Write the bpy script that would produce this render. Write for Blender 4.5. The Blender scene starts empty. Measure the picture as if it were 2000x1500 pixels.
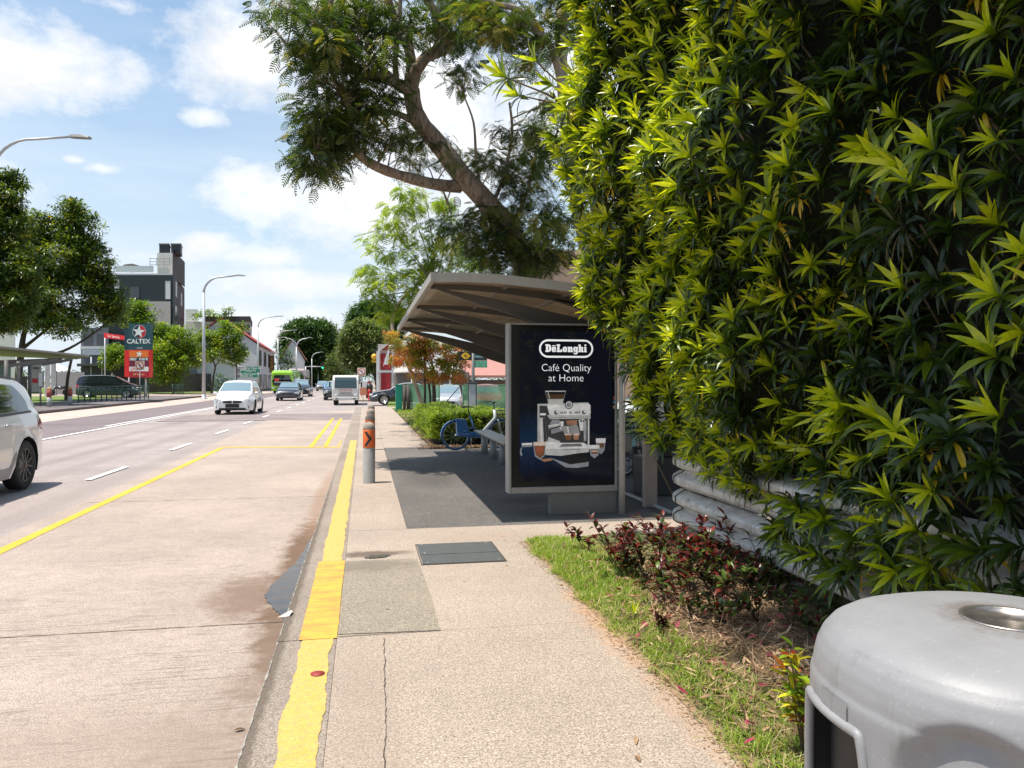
import bpy, bmesh, math, random
import numpy as np
from mathutils import Vector, Matrix
PI = math.pi
R = math.radians
random.seed(7)
rng = np.random.default_rng(11)
scn = bpy.context.scene
COL = scn.collection

# ------------------------------------------------------------------ camera
YAW = R(10.87)
cam_d = bpy.data.cameras.new('camera')
cam = bpy.data.objects.new('camera', cam_d)
COL.objects.link(cam)
cam_d.sensor_width = 36
cam_d.lens = 27.0
cam_d.clip_start = 0.05
cam_d.clip_end = 3000
cam_d.shift_y = -7 / 2000
cam.location = (0, 0, 1.5)
cam.rotation_euler = (R(90), 0, -YAW)
scn.camera = cam

# ------------------------------------------------------------------ sun, sky, exposure
SUN_EL, SUN_AZ = 73.0, -98.0          # azimuth measured from +Y towards +X
sd = bpy.data.lights.new('sun', 'SUN')
sd.energy = 4.4
sd.angle = R(0.55)
sd.color = (1.0, 0.93, 0.82)
sun = bpy.data.objects.new('sun', sd)
COL.objects.link(sun)
sdir = Vector((math.sin(R(SUN_AZ)) * math.cos(R(SUN_EL)), math.cos(R(SUN_AZ)) * math.cos(R(SUN_EL)), math.sin(R(SUN_EL))))
sun.rotation_euler = sdir.to_track_quat('Z', 'Y').to_euler()
sun.location = (0, 0, 30)

scn.view_settings.view_transform = 'Standard'
scn.view_settings.look = 'None'
scn.view_settings.exposure = 0.62
scn.view_settings.gamma = 1.0
scn.cycles.max_bounces = 8
scn.cycles.diffuse_bounces = 4
scn.cycles.transparent_max_bounces = 8
scn.cycles.sample_clamp_indirect = 8


class NT:
    """tiny helper to write node trees"""
    def __init__(s, tree):
        s.t = tree
        s.t.nodes.clear()

    def n(s, typ, ins=None, **props):
        nd = s.t.nodes.new(typ)
        for k, v in props.items():
            setattr(nd, k, v)
        if ins:
            for k, v in ins.items():
                sock = nd.inputs[k]
                if isinstance(v, bpy.types.NodeSocket):
                    s.t.links.new(v, sock)
                elif v is not None:
                    if isinstance(v, (tuple, list)) and len(v) == 3 and len(getattr(sock, 'default_value', (0,) * 3)) == 4:
                        v = (*v, 1)
                    sock.default_value = v
        return nd

    def math(s, op, a, b=None, c=None, clamp=False):
        nd = s.t.nodes.new('ShaderNodeMath')
        nd.operation = op
        nd.use_clamp = clamp
        for i, v in enumerate((a, b, c)):
            if v is None:
                continue
            if isinstance(v, bpy.types.NodeSocket):
                s.t.links.new(v, nd.inputs[i])
            else:
                nd.inputs[i].default_value = v
        return nd.outputs[0]

    def ramp(s, fac, stops, interp='LINEAR'):
        nd = s.t.nodes.new('ShaderNodeValToRGB')
        cr = nd.color_ramp
        cr.interpolation = interp
        while len(cr.elements) < len(stops):
            cr.elements.new(0.5)
        for e, (p, c) in zip(cr.elements, stops):
            e.position = p
            e.color = (c, c, c, 1) if isinstance(c, (int, float)) else (*c, 1)
        s.t.links.new(fac, nd.inputs[0])
        return nd.outputs[0]

    def mix(s, fac, a, b, blend='MIX'):
        nd = s.t.nodes.new('ShaderNodeMix')
        nd.data_type = 'RGBA'
        nd.blend_type = blend
        for sock, v in ((nd.inputs[0], fac), (nd.inputs[6], a), (nd.inputs[7], b)):
            if isinstance(v, bpy.types.NodeSocket):
                s.t.links.new(v, sock)
            elif isinstance(v, (int, float)):
                sock.default_value = v
            else:
                sock.default_value = (*v, 1)
        return nd.outputs[2]

    def noise(s, vec, scale, detail=4, rough=0.55, dist=0.0, dim='3D'):
        nd = s.n('ShaderNodeTexNoise', {'Scale': scale, 'Detail': detail, 'Roughness': rough, 'Distortion': dist})
        if vec is not None:
            s.t.links.new(vec, nd.inputs['Vector'])
        return nd.outputs['Fac']


# ---- world: Nishita sky and procedural clouds laid out by direction (azimuth, elevation)
w = bpy.data.worlds.new('World')
scn.world = w
w.use_nodes = True
nt = NT(w.node_tree)
sky = nt.n('ShaderNodeTexSky')
sky.sky_type = 'NISHITA'
sky.sun_disc = False
sky.sun_elevation = R(SUN_EL)
sky.sun_rotation = R(SUN_AZ)
sky.air_density = 1.25
sky.dust_density = 1.6
sky.ozone_density = 2.4
tc = nt.n('ShaderNodeTexCoord')
sep = nt.n('ShaderNodeSeparateXYZ', {0: tc.outputs['Generated']})
az = nt.math('ARCTAN2', sep.outputs[0], sep.outputs[1])
el = nt.math('ARCSINE', sep.outputs[2])
cmb = nt.n('ShaderNodeCombineXYZ', {0: az, 1: nt.math('MULTIPLY', el, 1.5), 2: 0.0})
wv = cmb.outputs[0]
warp = nt.n('ShaderNodeTexNoise', {'Vector': wv, 'Scale': 5.0, 'Detail': 9.0, 'Roughness': 0.66})
n1 = warp.outputs['Fac']
n2 = nt.noise(wv, 16.0, 8, 0.62)
n3 = nt.noise(wv, 2.2, 4, 0.5)
puff = nt.math('ADD', nt.math('MULTIPLY', n1, 0.75), nt.math('MULTIPLY', n2, 0.35))


def AE(px, py):
    """direction of a point of the sky seen in the photograph"""
    x, y = (px - 1000) / 1500, (743 - py) / 1500
    a = math.atan(x) + YAW
    return a, math.atan(y / math.sqrt(1 + x * x))


dens = None
for px, py, rx, ry, k in [(30, 130, 150, 80, 1.0), (480, 100, 125, 90, .9), (560, 30, 170, 60, .75), (690, 120, 160, 170, .8),
                          (520, 385, 120, 62, .95), (700, 400, 210, 85, .95), (395, 478, 62, 34, 1.0), (590, 555, 150, 34, .8),
                          (205, 330, 36, 13, .62), (148, 312, 24, 9, .55), (410, 230, 46, 20, .6), (240, 12, 60, 14, .5), (480, 500, 190, 26, .6),
                          (850, 250, 260, 260, .85), (620, 640, 180, 60, .7), (1400, 200, 500, 200, .8), (-500, 300, 300, 120, .9), (2600, 200, 500, 160, .9)]:
    a0, e0 = AE(px, py)
    ax, ex = rx / 1500, ry / 1500
    dx = nt.math('DIVIDE', nt.math('SUBTRACT', az, a0), ax)
    dy = nt.math('DIVIDE', nt.math('SUBTRACT', el, e0), ex)
    rr = nt.math('SQRT', nt.math('ADD', nt.math('MULTIPLY', dx, dx), nt.math('MULTIPLY', dy, dy)))
    m = nt.math('MULTIPLY', nt.math('SUBTRACT', 1.55, rr, clamp=False), k)
    m = nt.math('MAXIMUM', m, 0.0)
    dens = m if dens is None else nt.math('MAXIMUM', dens, m)
cl = nt.math('ADD', nt.math('MULTIPLY', dens, 0.55), nt.math('MULTIPLY', nt.math('SUBTRACT', puff, 0.55), 1.75))
cum = nt.ramp(cl, [(0.22, 0.0), (0.38, 0.52), (0.60, 1.0)])
# thin veil of high cloud, thicker towards the horizon
veil_n = nt.n('ShaderNodeTexNoise', {'Scale': 2.4, 'Detail': 6.0, 'Roughness': 0.55})
mp = nt.n('ShaderNodeMapping', {'Vector': wv, 'Rotation': (0, 0, 0.55), 'Scale': (0.7, 2.6, 1)})
nt.t.links.new(mp.outputs[0], veil_n.inputs['Vector'])
elf = nt.math('SUBTRACT', 1.0, nt.math('DIVIDE', el, 0.50), clamp=True)
veil = nt.math('ADD', nt.math('MULTIPLY', nt.math('SUBTRACT', veil_n.outputs['Fac'], 0.36), 1.5, clamp=True), nt.math('MULTIPLY', nt.math('POWER', elf, 1.2), 0.95), clamp=True)
veil = nt.math('MULTIPLY', veil, 0.86)
white = nt.mix(n3, (6.6, 6.8, 7.1), (8.2, 8.2, 8.2))
skyc = nt.mix(1.0, sky.outputs[0], (.92, 1.08, 1.12), 'MULTIPLY')
skyc = nt.mix(veil, skyc, (5.6, 6.2, 6.9))
shade = nt.ramp(nt.noise(wv, 9.0, 6, 0.6), [(0.36, 0.84), (0.62, 1.0)])
white = nt.mix(1.0, white, shade, 'MULTIPLY')
skyc = nt.mix(cum, skyc, white)
# below the horizon
low = nt.math('GREATER_THAN', sep.outputs[2], -0.002)
skyc = nt.mix(low, (1.2, 1.3, 1.25), skyc)
bg = nt.n('ShaderNodeBackground', {'Color': skyc, 'Strength': 0.10})
out = nt.n('ShaderNodeOutputWorld', {'Surface': bg.outputs[0]})

# ------------------------------------------------------------------ points of the photograph
_s, _c = math.sin(YAW), math.cos(YAW)


def P(px, py, d):
    xc = (px - 1000) / 1500 * d
    return Vector((d * _s + xc * _c, d * _c - xc * _s, 1.5 + (743 - py) / 1500 * d))


def G(px, py, z=0.0):
    return P(px, py, 1500 * (1.5 - z) / (py - 743))


# ------------------------------------------------------------------ objects
def tag(o, label=None, cat=None, group=None, kind=None):
    if label: o['label'] = label
    if cat: o['category'] = cat
    if group: o['group'] = group
    if kind: o['kind'] = kind
    return o


def thing(name, label, cat, loc=(0, 0, 0), rz=0, group=None):
    o = bpy.data.objects.new(name, None)
    o.empty_display_size = 0.2
    COL.objects.link(o)
    o.location = loc
    o.rotation_euler = (0, 0, rz)
    return tag(o, label, cat, group)


def tree_copy(o, parent=None):
    c = o.copy()
    COL.objects.link(c)
    if parent is not None:
        c.parent = parent
    for ch in list(o.children):
        tree_copy(ch, c)
    return c


class MB:
    """collects faces, then links them as ONE mesh object"""
    def __init__(s):
        s.v, s.f, s.m, s.sm = [], [], [], []
        s.mi, s.smooth = 0, False

    def add(s, vs, fs):
        b = len(s.v)
        s.v.extend([tuple(v) for v in vs])
        for f in fs:
            s.f.append([b + i for i in f])
            s.m.append(s.mi)
            s.sm.append(s.smooth)
        return s

    def box(s, a, b, M=None):
        x0, y0, z0 = a
        x1, y1, z1 = b
        vs = [(x0, y0, z0), (x1, y0, z0), (x1, y1, z0), (x0, y1, z0), (x0, y0, z1), (x1, y0, z1), (x1, y1, z1), (x0, y1, z1)]
        if M is not None:
            vs = [M @ Vector(v) for v in vs]
        return s.add(vs, [(3, 2, 1, 0), (4, 5, 6, 7), (0, 1, 5, 4), (1, 2, 6, 5), (2, 3, 7, 6), (3, 0, 4, 7)])

    def bar(s, p, q, w, h, up=(0, 0, 1)):
        p, q = Vector(p), Vector(q)
        d = (q - p)
        L = d.length
        d.normalize()
        x = d.cross(Vector(up))
        if x.length < 1e-4:
            x = d.cross(Vector((0, 1, 0)))
        x.normalize()
        z = x.cross(d)
        vs = []
        for t in (p, q):
            for a, b in ((-1, -1), (1, -1), (1, 1), (-1, 1)):
                vs.append(t + x * a * w / 2 + z * b * h / 2)
        return s.add(vs, [(0, 1, 2, 3), (7, 6, 5, 4), (0, 4, 5, 1), (1, 5, 6, 2), (2, 6, 7, 3), (3, 7, 4, 0)])

    def tube(s, pts, r, n=10, cap=True, squash=1.0):
        pts = [Vector(p) for p in pts]
        rs = r if isinstance(r, (list, tuple)) else [r] * len(pts)
        rings, prev = [], None
        for i, p in enumerate(pts):
            a = pts[max(i - 1, 0)]
            b = pts[min(i + 1, len(pts) - 1)]
            t = (b - a).normalized()
            if prev is None:
                u = t.cross(Vector((0, 0, 1)))
                if u.length < 1e-3:
                    u = t.cross(Vector((0, 1, 0)))
                u.normalize()
            else:
                u = (prev - t * prev.dot(t)).normalized()
            prev = u
            v = t.cross(u)
            rings.append([p + (u * math.cos(2 * PI * k / n) + v * squash * math.sin(2 * PI * k / n)) * rs[i] for k in range(n)])
        vs = [q for rg in rings for q in rg]
        fs = []
        for i in range(len(pts) - 1):
            for k in range(n):
                k2 = (k + 1) % n
                fs.append((i * n + k, i * n + k2, (i + 1) * n + k2, (i + 1) * n + k))
        if cap:
            fs.append(tuple(range(n - 1, -1, -1)))
            fs.append(tuple((len(pts) - 1) * n + k for k in range(n)))
        sm = s.smooth
        s.smooth = True
        s.add(vs, fs)
        s.smooth = sm
        return s

    def lathe(s, prof, n=24, c=(0, 0, 0), axis='Z', sx=1, sy=1):
        vs, fs = [], []
        for r_, z_ in prof:
            for k in range(n):
                a = 2 * PI * k / n
                x, y = r_ * math.cos(a) * sx, r_ * math.sin(a) * sy
                if axis == 'Z':
                    v = (x, y, z_)
                elif axis == 'X':
                    v = (z_, x, y)
                else:
                    v = (x, z_, y)
                vs.append((v[0] + c[0], v[1] + c[1], v[2] + c[2]))
        m = len(prof)
        for i in range(m - 1):
            for k in range(n):
                k2 = (k + 1) % n
                fs.append((i * n + k, i * n + k2, (i + 1) * n + k2, (i + 1) * n + k))
        fs.append(tuple(range(n - 1, -1, -1)))
        fs.append(tuple((m - 1) * n + k for k in range(n)))
        sm = s.smooth
        s.smooth = True
        s.add(vs, fs)
        s.smooth = sm
        return s

    def prism(s, poly, z0, z1, M=None):
        """polygon in XY extruded in Z (M maps it anywhere)"""
        n = len(poly)
        vs = [Vector((x, y, z0)) for x, y in poly] + [Vector((x, y, z1)) for x, y in poly]
        if M is not None:
            vs = [M @ v for v in vs]
        fs = [tuple(range(n - 1, -1, -1)), tuple(range(n, 2 * n))]
        for i in range(n):
            j = (i + 1) % n
            fs.append((i, j, n + j, n + i))
        return s.add(vs, fs)

    def poly(s, pts):
        return s.add(pts, [tuple(range(len(pts)))])

    def grid(s, rows, flip=False, closed=False):
        """rows of points, all the same length"""
        n = len(rows[0])
        vs = [p for r_ in rows for p in r_]
        fs = []
        for i in range(len(rows) - 1):
            for k in range(n if closed else n - 1):
                k2 = (k + 1) % n
                f = (i * n + k, i * n + k2, (i + 1) * n + k2, (i + 1) * n + k)
                fs.append(f[::-1] if flip else f)
        return s.add(vs, fs)

    def build(s, name, mats, parent=None, bevel=0, loc=None, seg=2, auto=None):
        me = bpy.data.meshes.new(name)
        me.from_pydata(s.v, [], s.f)
        if not isinstance(mats, (list, tuple)):
            mats = [mats]
        for m in mats:
            me.materials.append(m)
        me.polygons.foreach_set('material_index', s.m)
        me.polygons.foreach_set('use_smooth', s.sm)
        me.update()
        bm = bmesh.new()
        bm.from_mesh(me)
        bmesh.ops.recalc_face_normals(bm, faces=bm.faces)
        bm.to_mesh(me)
        bm.free()
        if auto is not None:
            me.polygons.foreach_set('use_smooth', [True] * len(me.polygons))
            me.set_sharp_from_angle(angle=R(auto))
        o = bpy.data.objects.new(name, me)
        COL.objects.link(o)
        if parent is not None:
            o.parent = parent
        if loc is not None:
            o.location = loc
        if bevel:
            md = o.modifiers.new('bevel', 'BEVEL')
            md.width = bevel
            md.segments = seg
            md.limit_method = 'ANGLE'
            md.angle_limit = R(35)
        return o


def norm(a):
    return a / np.maximum(np.linalg.norm(a, axis=-1, keepdims=True), 1e-9)


def leaf_mesh(name, B, U, Rd, a0, bend, L, W, tone, mat, parent=None, nseg=4, fold=0.25, shape=None, twist=0.0, grav=0.0):
    """many curved lanceolate leaves as one mesh (B base, U axis, Rd radial direction; angles from U)"""
    N = len(B)
    B = np.asarray(B, float); U = norm(np.asarray(U, float)); Rd = np.asarray(Rd, float)
    Rd = norm(Rd - U * np.sum(U * Rd, axis=1, keepdims=True))
    S = np.cross(U, Rd)
    bc = lambda v: np.broadcast_to(np.asarray(v, float), (N,)).copy()
    a0, bend, L, W, tone = map(bc, (a0, bend, L, W, tone))
    gv = bc(grav)
    grav = bool(np.any(gv))
    if shape is None:
        shape = {1: [0.9, 0.25], 2: [0.35, 1.0, 0.05], 3: [0.3, 1.0, 0.72, 0.03], 4: [0.3, 0.85, 1.0, 0.62, 0.03]}[nseg]
    rows = []
    pos = B.copy()
    rs = rng.normal(0, 1, N) * twist
    for i in range(nseg + 1):
        t = i / nseg
        ang = a0 + bend * t
        dirv = np.cos(ang)[:, None] * U + np.sin(ang)[:, None] * Rd
        if grav:
            dirv = dirv - np.array([0, 0, 1.0]) * (gv * t * t)[:, None]
            dirv = norm(dirv)
        nrm = norm(np.cross(dirv, S))
        S2 = S * np.cos(rs * t)[:, None] + nrm * np.sin(rs * t)[:, None]
        wd = (W * shape[i] / 2)[:, None]
        if i:
            pos = pos + dirv * (L / nseg)[:, None]
        up = nrm * np.sign(np.sum(nrm * (-np.sin(ang)[:, None] * U + np.cos(ang)[:, None] * Rd), axis=1, keepdims=True) + 1e-9) * -1
        rows.append(pos + S2 * wd + up * wd * fold)
        rows.append(pos.copy())
        rows.append(pos - S2 * wd + up * wd * fold)
    V = np.stack(rows, axis=1)                       # N, 3*(nseg+1), 3
    nv = 3 * (nseg + 1)
    q = []
    for i in range(nseg):
        a = 3 * i
        q += [(a, a + 1, a + 4, a + 3), (a + 1, a + 2, a + 5, a + 4)]
    q = np.array(q)
    F = (q[None] + (np.arange(N) * nv)[:, None, None]).reshape(-1, 4)
    return quads(name, V.reshape(-1, 3), F, np.repeat(tone, nv), mat, parent)


def quads(name, V, F, tone, mat, parent=None, smooth=True):
    me = bpy.data.meshes.new(name)
    me.vertices.add(len(V))
    me.vertices.foreach_set('co', np.asarray(V, np.float32).ravel())
    me.loops.add(F.size)
    me.loops.foreach_set('vertex_index', F.astype(np.int32).ravel())
    me.polygons.add(len(F))
    me.polygons.foreach_set('loop_start', np.arange(len(F), dtype=np.int32) * F.shape[1])
    me.polygons.foreach_set('use_smooth', np.full(len(F), smooth))
    at = me.attributes.new('tone', 'FLOAT', 'POINT')
    at.data.foreach_set('value', np.asarray(tone, np.float32))
    me.update(calc_edges=True)
    me.materials.append(mat)
    o = bpy.data.objects.new(name, me)
    COL.objects.link(o)
    if parent is not None:
        o.parent = parent
    return o


# ------------------------------------------------------------------ materials
def bsdf(nt, **ins):
    p = nt.n('ShaderNodeBsdfPrincipled')
    for k, v in ins.items():
        k = k.replace('_', ' ')
        sock = p.inputs[k]
        if isinstance(v, bpy.types.NodeSocket):
            nt.t.links.new(v, sock)
        else:
            sock.default_value = (*v, 1) if isinstance(v, (tuple, list)) and len(v) == 3 else v
    return p


_mc = {}


def M(name, col, rough=0.5, metal=0.0, var=0.10, scale=6.0, bump=0.0, bscale=80.0, coat=0.0, emit=0.0, spec=0.5, dirt=0.0, trans=0.0, ior=1.45):
    """plain painted / metal / plastic surface with slight unevenness"""
    if name in _mc:
        return _mc[name]
    m = bpy.data.materials.new(name)
    m.use_nodes = True
    nt = NT(m.node_tree)
    tc = nt.n('ShaderNodeTexCoord')
    v = tc.outputs['Object']
    n = nt.noise(v, scale, 5, 0.6)
    f = nt.ramp(n, [(0.3, 1 - var), (0.7, 1.0)])
    c = nt.mix(1.0, col, f, 'MULTIPLY')
    if dirt:
        g = nt.ramp(nt.noise(v, scale * 2.3, 8, 0.7), [(0.45, 0.0), (0.75, 1.0)])
        c = nt.mix(nt.math('MULTIPLY', g, dirt), c, (0.12, 0.10, 0.08))
    rg = nt.math('MULTIPLY_ADD', n, 0.16, rough - 0.08, clamp=True)
    kw = dict(Base_Color=c, Roughness=rg, Metallic=metal, Specular_IOR_Level=spec)
    if coat: kw['Coat_Weight'] = coat
    if coat: kw['Coat_Roughness'] = 0.04
    if trans:
        kw['Transmission_Weight'] = trans
        kw['IOR'] = ior
    if emit:
        kw['Emission_Color'] = c
        kw['Emission_Strength'] = emit
    if bump:
        b = nt.n('ShaderNodeBump', {'Strength': bump, 'Distance': 0.01, 'Height': nt.noise(v, bscale, 4, 0.6)})
        kw['Normal'] = b.outputs[0]
    p = bsdf(nt, **kw)
    nt.n('ShaderNodeOutputMaterial', {'Surface': p.outputs[0]})
    _mc[name] = m
    return m


def leaf_mat(name, stops, transl=0.35, rough=0.35, tcol=None, spec=0.4):
    """foliage: colour by the leaf's own tone, light passing through thin blades"""
    m = bpy.data.materials.new(name)
    m.use_nodes = True
    nt = NT(m.node_tree)
    at = nt.n('ShaderNodeAttribute', attribute_name='tone')
    c = nt.ramp(at.outputs['Fac'], stops)
    tc = nt.n('ShaderNodeTexCoord')
    n = nt.noise(tc.outputs['Object'], 25.0, 3, 0.6)
    c2 = nt.mix(1.0, c, nt.ramp(n, [(0.3, 0.8), (0.7, 1.1)]), 'MULTIPLY')
    p = bsdf(nt, Base_Color=c2, Roughness=rough, Specular_IOR_Level=spec)
    tcl = nt.mix(1.0, c2, tcol or (1.7, 1.9, 0.55), 'MULTIPLY')
    tr = nt.n('ShaderNodeBsdfTranslucent', {'Color': tcl})
    mx = nt.n('ShaderNodeMixShader', {0: transl, 1: p.outputs[0], 2: tr.outputs[0]})
    nt.n('ShaderNodeOutputMaterial', {'Surface': mx.outputs[0]})
    return m


def ground_mat(name, base, speck=0.25, sscale=110.0, big=0.18, stains=(), lines=None, rough=0.9, bump=0.35, spots=None, light=None):
    """rough ground surface; stains = (cx, cy, rx, ry, colour, strength) have a place and shape of their own"""
    m = bpy.data.materials.new(name)
    m.use_nodes = True
    nt = NT(m.node_tree)
    tc = nt.n('ShaderNodeTexCoord')
    v = tc.outputs['Object']
    fine = nt.noise(v, sscale, 3, 0.7)
    mid = nt.noise(v, 7.0, 7, 0.68)
    bigv = nt.noise(v, 0.55, 5, 0.6)
    c = nt.mix(1.0, base, nt.ramp(fine, [(0.36, 1 - speck * 1.5), (0.52, 1.0), (0.64, 1 + speck * 1.1)]), 'MULTIPLY')
    c = nt.mix(1.0, c, nt.ramp(mid, [(0.3, 1 - big * .6), (0.7, 1 + big * .4)]), 'MULTIPLY')
    c = nt.mix(1.0, c, nt.ramp(bigv, [(0.3, 1 - big), (0.7, 1 + big * .6)]), 'MULTIPLY')
    gr_ = nt.noise(v, sscale * .38, 2, .6)
    c = nt.mix(1.0, c, nt.ramp(gr_, [(.32, 1 - speck * .5), (.5, 1.0), (.68, 1 + speck * .35)]), 'MULTIPLY')
    h = fine
    if light:
        vor = nt.n('ShaderNodeTexVoronoi', {'Vector': v, 'Scale': light[1]})
        f = nt.ramp(vor.outputs['Distance'], [(0.16, 1.0), (0.26, 0.0)])
        sel = nt.ramp(vor.outputs['Color'], [(0.45, 0.0), (0.55, 1.0)])
        c = nt.mix(nt.math('MULTIPLY', nt.math('MULTIPLY', f, sel), light[2]), c, light[0])
    sp = nt.n('ShaderNodeSeparateXYZ', {0: v})
    if lines:
        mp = nt.n('ShaderNodeMapping', {'Vector': v, 'Scale': (2.6, lines[0] * 1.25, 1)})
        ln = nt.noise(mp.outputs[0], 1.0, 4, 0.75)
        lf = nt.ramp(ln, [(0.53, 0.0), (0.62, 1.0)])
        patchy = nt.ramp(nt.noise(v, 1.2, 3, 0.6), [(0.38, 0.15), (0.58, 1.0)])
        lf = nt.math('MULTIPLY', lf, patchy)
        near = nt.math('SUBTRACT', 1.0, nt.math('DIVIDE', sp.outputs[1], 11.0), clamp=True)
        lf = nt.math('MULTIPLY', lf, nt.math('ADD', nt.math('MULTIPLY', near, 0.8), 0.25))
        c = nt.mix(nt.math('MULTIPLY', lf, lines[1]), c, tuple(b * 0.35 for b in base))
        h = nt.math('SUBTRACT', fine, nt.math('MULTIPLY', lf, 1.2))
    for cx, cy, rx, ry, colr, k in stains:
        dx = nt.math('DIVIDE', nt.math('SUBTRACT', sp.outputs[0], cx), rx)
        dy = nt.math('DIVIDE', nt.math('SUBTRACT', sp.outputs[1], cy), ry)
        rr = nt.math('SQRT', nt.math('ADD', nt.math('MULTIPLY', dx, dx), nt.math('MULTIPLY', dy, dy)))
        mk = nt.math('ADD', nt.math('SUBTRACT', 1.0, rr), nt.math('MULTIPLY', nt.math('SUBTRACT', mid, 0.5), 1.6))
        mk = nt.math('MULTIPLY', nt.ramp(mk, [(0.0, 0.0), (0.55, 1.0)]), k)
        c = nt.mix(mk, c, colr)
    b = nt.n('ShaderNodeBump', {'Strength': bump, 'Distance': 0.006, 'Height': h})
    p = bsdf(nt, Base_Color=c, Roughness=rough, Normal=b.outputs[0], Specular_IOR_Level=0.25)
    nt.n('ShaderNodeOutputMaterial', {'Surface': p.outputs[0]})
    return m


FONT = None


def text_mesh(name, body, size, mat, parent, origin, xdir, ydir, align='CENTER', offset=0.0, sx=1.0, depth=0.0, space=1.0):
    """flat lettering standing in the plane (xdir, ydir)"""
    cu = bpy.data.curves.new(name, 'FONT')
    cu.body = body
    cu.size = size
    cu.align_x = align
    cu.align_y = 'CENTER'
    cu.offset = offset
    cu.extrude = depth
    cu.space_character = space
    cu.resolution_u = 4
    o = bpy.data.objects.new(name, cu)
    COL.objects.link(o)
    dg = bpy.context.evaluated_depsgraph_get()
    me = bpy.data.meshes.new_from_object(o.evaluated_get(dg))
    bpy.data.objects.remove(o)
    bpy.data.curves.remove(cu)
    x, y = Vector(xdir).normalized(), Vector(ydir).normalized()
    z = x.cross(y)
    Mx = Matrix((x * sx, y, z)).transposed().to_4x4()
    Mx.translation = Vector(origin)
    me.transform(Mx)
    me.materials.clear()
    me.materials.append(mat)
    me.name = name
    o = bpy.data.objects.new(name, me)
    COL.objects.link(o)
    o.parent = parent
    return o


def rebase(t, loc):
    """puts the thing's origin at its base, everything stays where it is"""
    loc = Vector(loc)
    t.location = loc
    if t.type == 'MESH':
        t.data.transform(Matrix.Translation(-loc))
    for ch in t.children:
        ch.location = ch.location - loc
    return t


def struct(name, mb, mats, label=None, **k):
    o = mb.build(name, mats, **k)
    o['kind'] = 'structure'
    if label: o['label'] = label
    return o


def sheet(x0, y0, x1, y1, z, step=None, jit=None):
    mb = MB()
    mb.poly([(x0, y0, z), (x1, y0, z), (x1, y1, z), (x0, y1, z)])
    return mb


RZ = -0.10
asphalt_far = ground_mat('asphalt_lane', (0.34, 0.29, 0.275), speck=.26, big=.16, rough=.85, stains=[(-5.2, 30, .28, 60, (.24, .20, .19), .55), (-6.9, 30, .28, 60, (.24, .20, .19), .55), (-6.05, 17, .22, 9, (.20, .17, .165), .5), (-4.0, 12, .25, 16, (.25, .21, .195), .5)])
asphalt_dark = ground_mat('asphalt_dark', (0.20, 0.165, 0.17), speck=.2, big=.15, rough=.85)
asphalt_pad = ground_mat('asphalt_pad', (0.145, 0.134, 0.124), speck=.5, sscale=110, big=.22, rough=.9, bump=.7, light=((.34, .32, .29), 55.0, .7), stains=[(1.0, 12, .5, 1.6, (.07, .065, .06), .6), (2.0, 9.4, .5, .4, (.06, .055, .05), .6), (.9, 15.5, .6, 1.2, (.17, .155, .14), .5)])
concrete_bay = ground_mat('bay_concrete', (0.405, 0.33, 0.285), speck=.30, sscale=120, big=.16, lines=(30.0, 0.85), bump=.5,
                          stains=[(-0.56, 7.2, .24, 2.4, (.12, .065, .035), .85), (-0.50, 5.2, .25, 1.6, (.14, .09, .06), .8), (-0.55, 11.0, .16, 3.5, (.25, .15, .09), .5),
                                  (-0.80, 6.0, .42, .8, (.15, .09, .06), .7), (-1.1, 3.4, 1.2, .8, (.28, .21, .17), .4), (-0.6, 2.6, .5, 2.0, (.22, .165, .13), .5)])
concrete_walk = ground_mat('walk_concrete', (0.385, 0.315, 0.26), speck=.34, sscale=105, big=.14, bump=.6, light=((.66, .58, .50), 70.0, .55),
                           stains=[(1.50, 4.6, .22, 1.0, (.43, .24, .13), .6), (1.45, 3.3, .15, .9, (.38, .24, .15), .4), (0.05, 6.75, .42, .14, (.13, .10, .08), .95),
                                   (0.0, 2.6, .25, 2.5, (.27, .21, .17), .4), (.2, 5.3, .2, .6, (.25, .2, .16), .3), (1.2, 7.3, .7, .25, (.33, .25, .2), .5)])
concrete_kerb = ground_mat('kerb_concrete', (0.30, 0.25, 0.21), speck=.32, big=.22, bump=.6, sscale=95, light=((.5, .45, .4), 60.0, .4),
                           stains=[(-.48, 5.0, .05, 9.0, (.09, .07, .055), .7)])
concrete_patch = ground_mat('patch_concrete', (0.285, 0.245, 0.195), speck=.34, big=.10, bump=.35, sscale=130, stains=[(.0, 6.3, .5, .25, (.17, .14, .11), .7)])
soil = ground_mat('soil', (0.10, 0.066, 0.045), speck=.6, sscale=60, big=.4, bump=1.0)
grass_base = ground_mat('lawn_soil', (0.115, 0.125, 0.045), speck=.6, sscale=50, big=.35, bump=1.0, stains=[(2.2, 4.4, .9, 1.3, (.17, .11, .07), .9), (1.9, 3.2, .5, .8, (.20, .14, .08), .6), (1.44, 4, .085, 12, (.30, .20, .12), .95)])
far_grass = ground_mat('far_lawn', (0.16, 0.22, 0.045), speck=.5, sscale=18, big=.35, bump=.6)
ground_m = ground_mat('far_ground', (0.23, 0.20, 0.17), speck=.2, sscale=5, big=.2)
paint_w = ground_mat('white_marking', (0.78, 0.76, 0.74), speck=.12, big=.08, bump=.2)
paint_y = ground_mat('yellow_marking', (0.58, 0.41, 0.06), speck=.14, big=.12, bump=.2)

struct('ground', sheet(-900, -60, 900, 1500, -0.30), ground_m)
struct('road', sheet(-15.2, -40, 3.0, 900, RZ - .012), asphalt_far)
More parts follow.
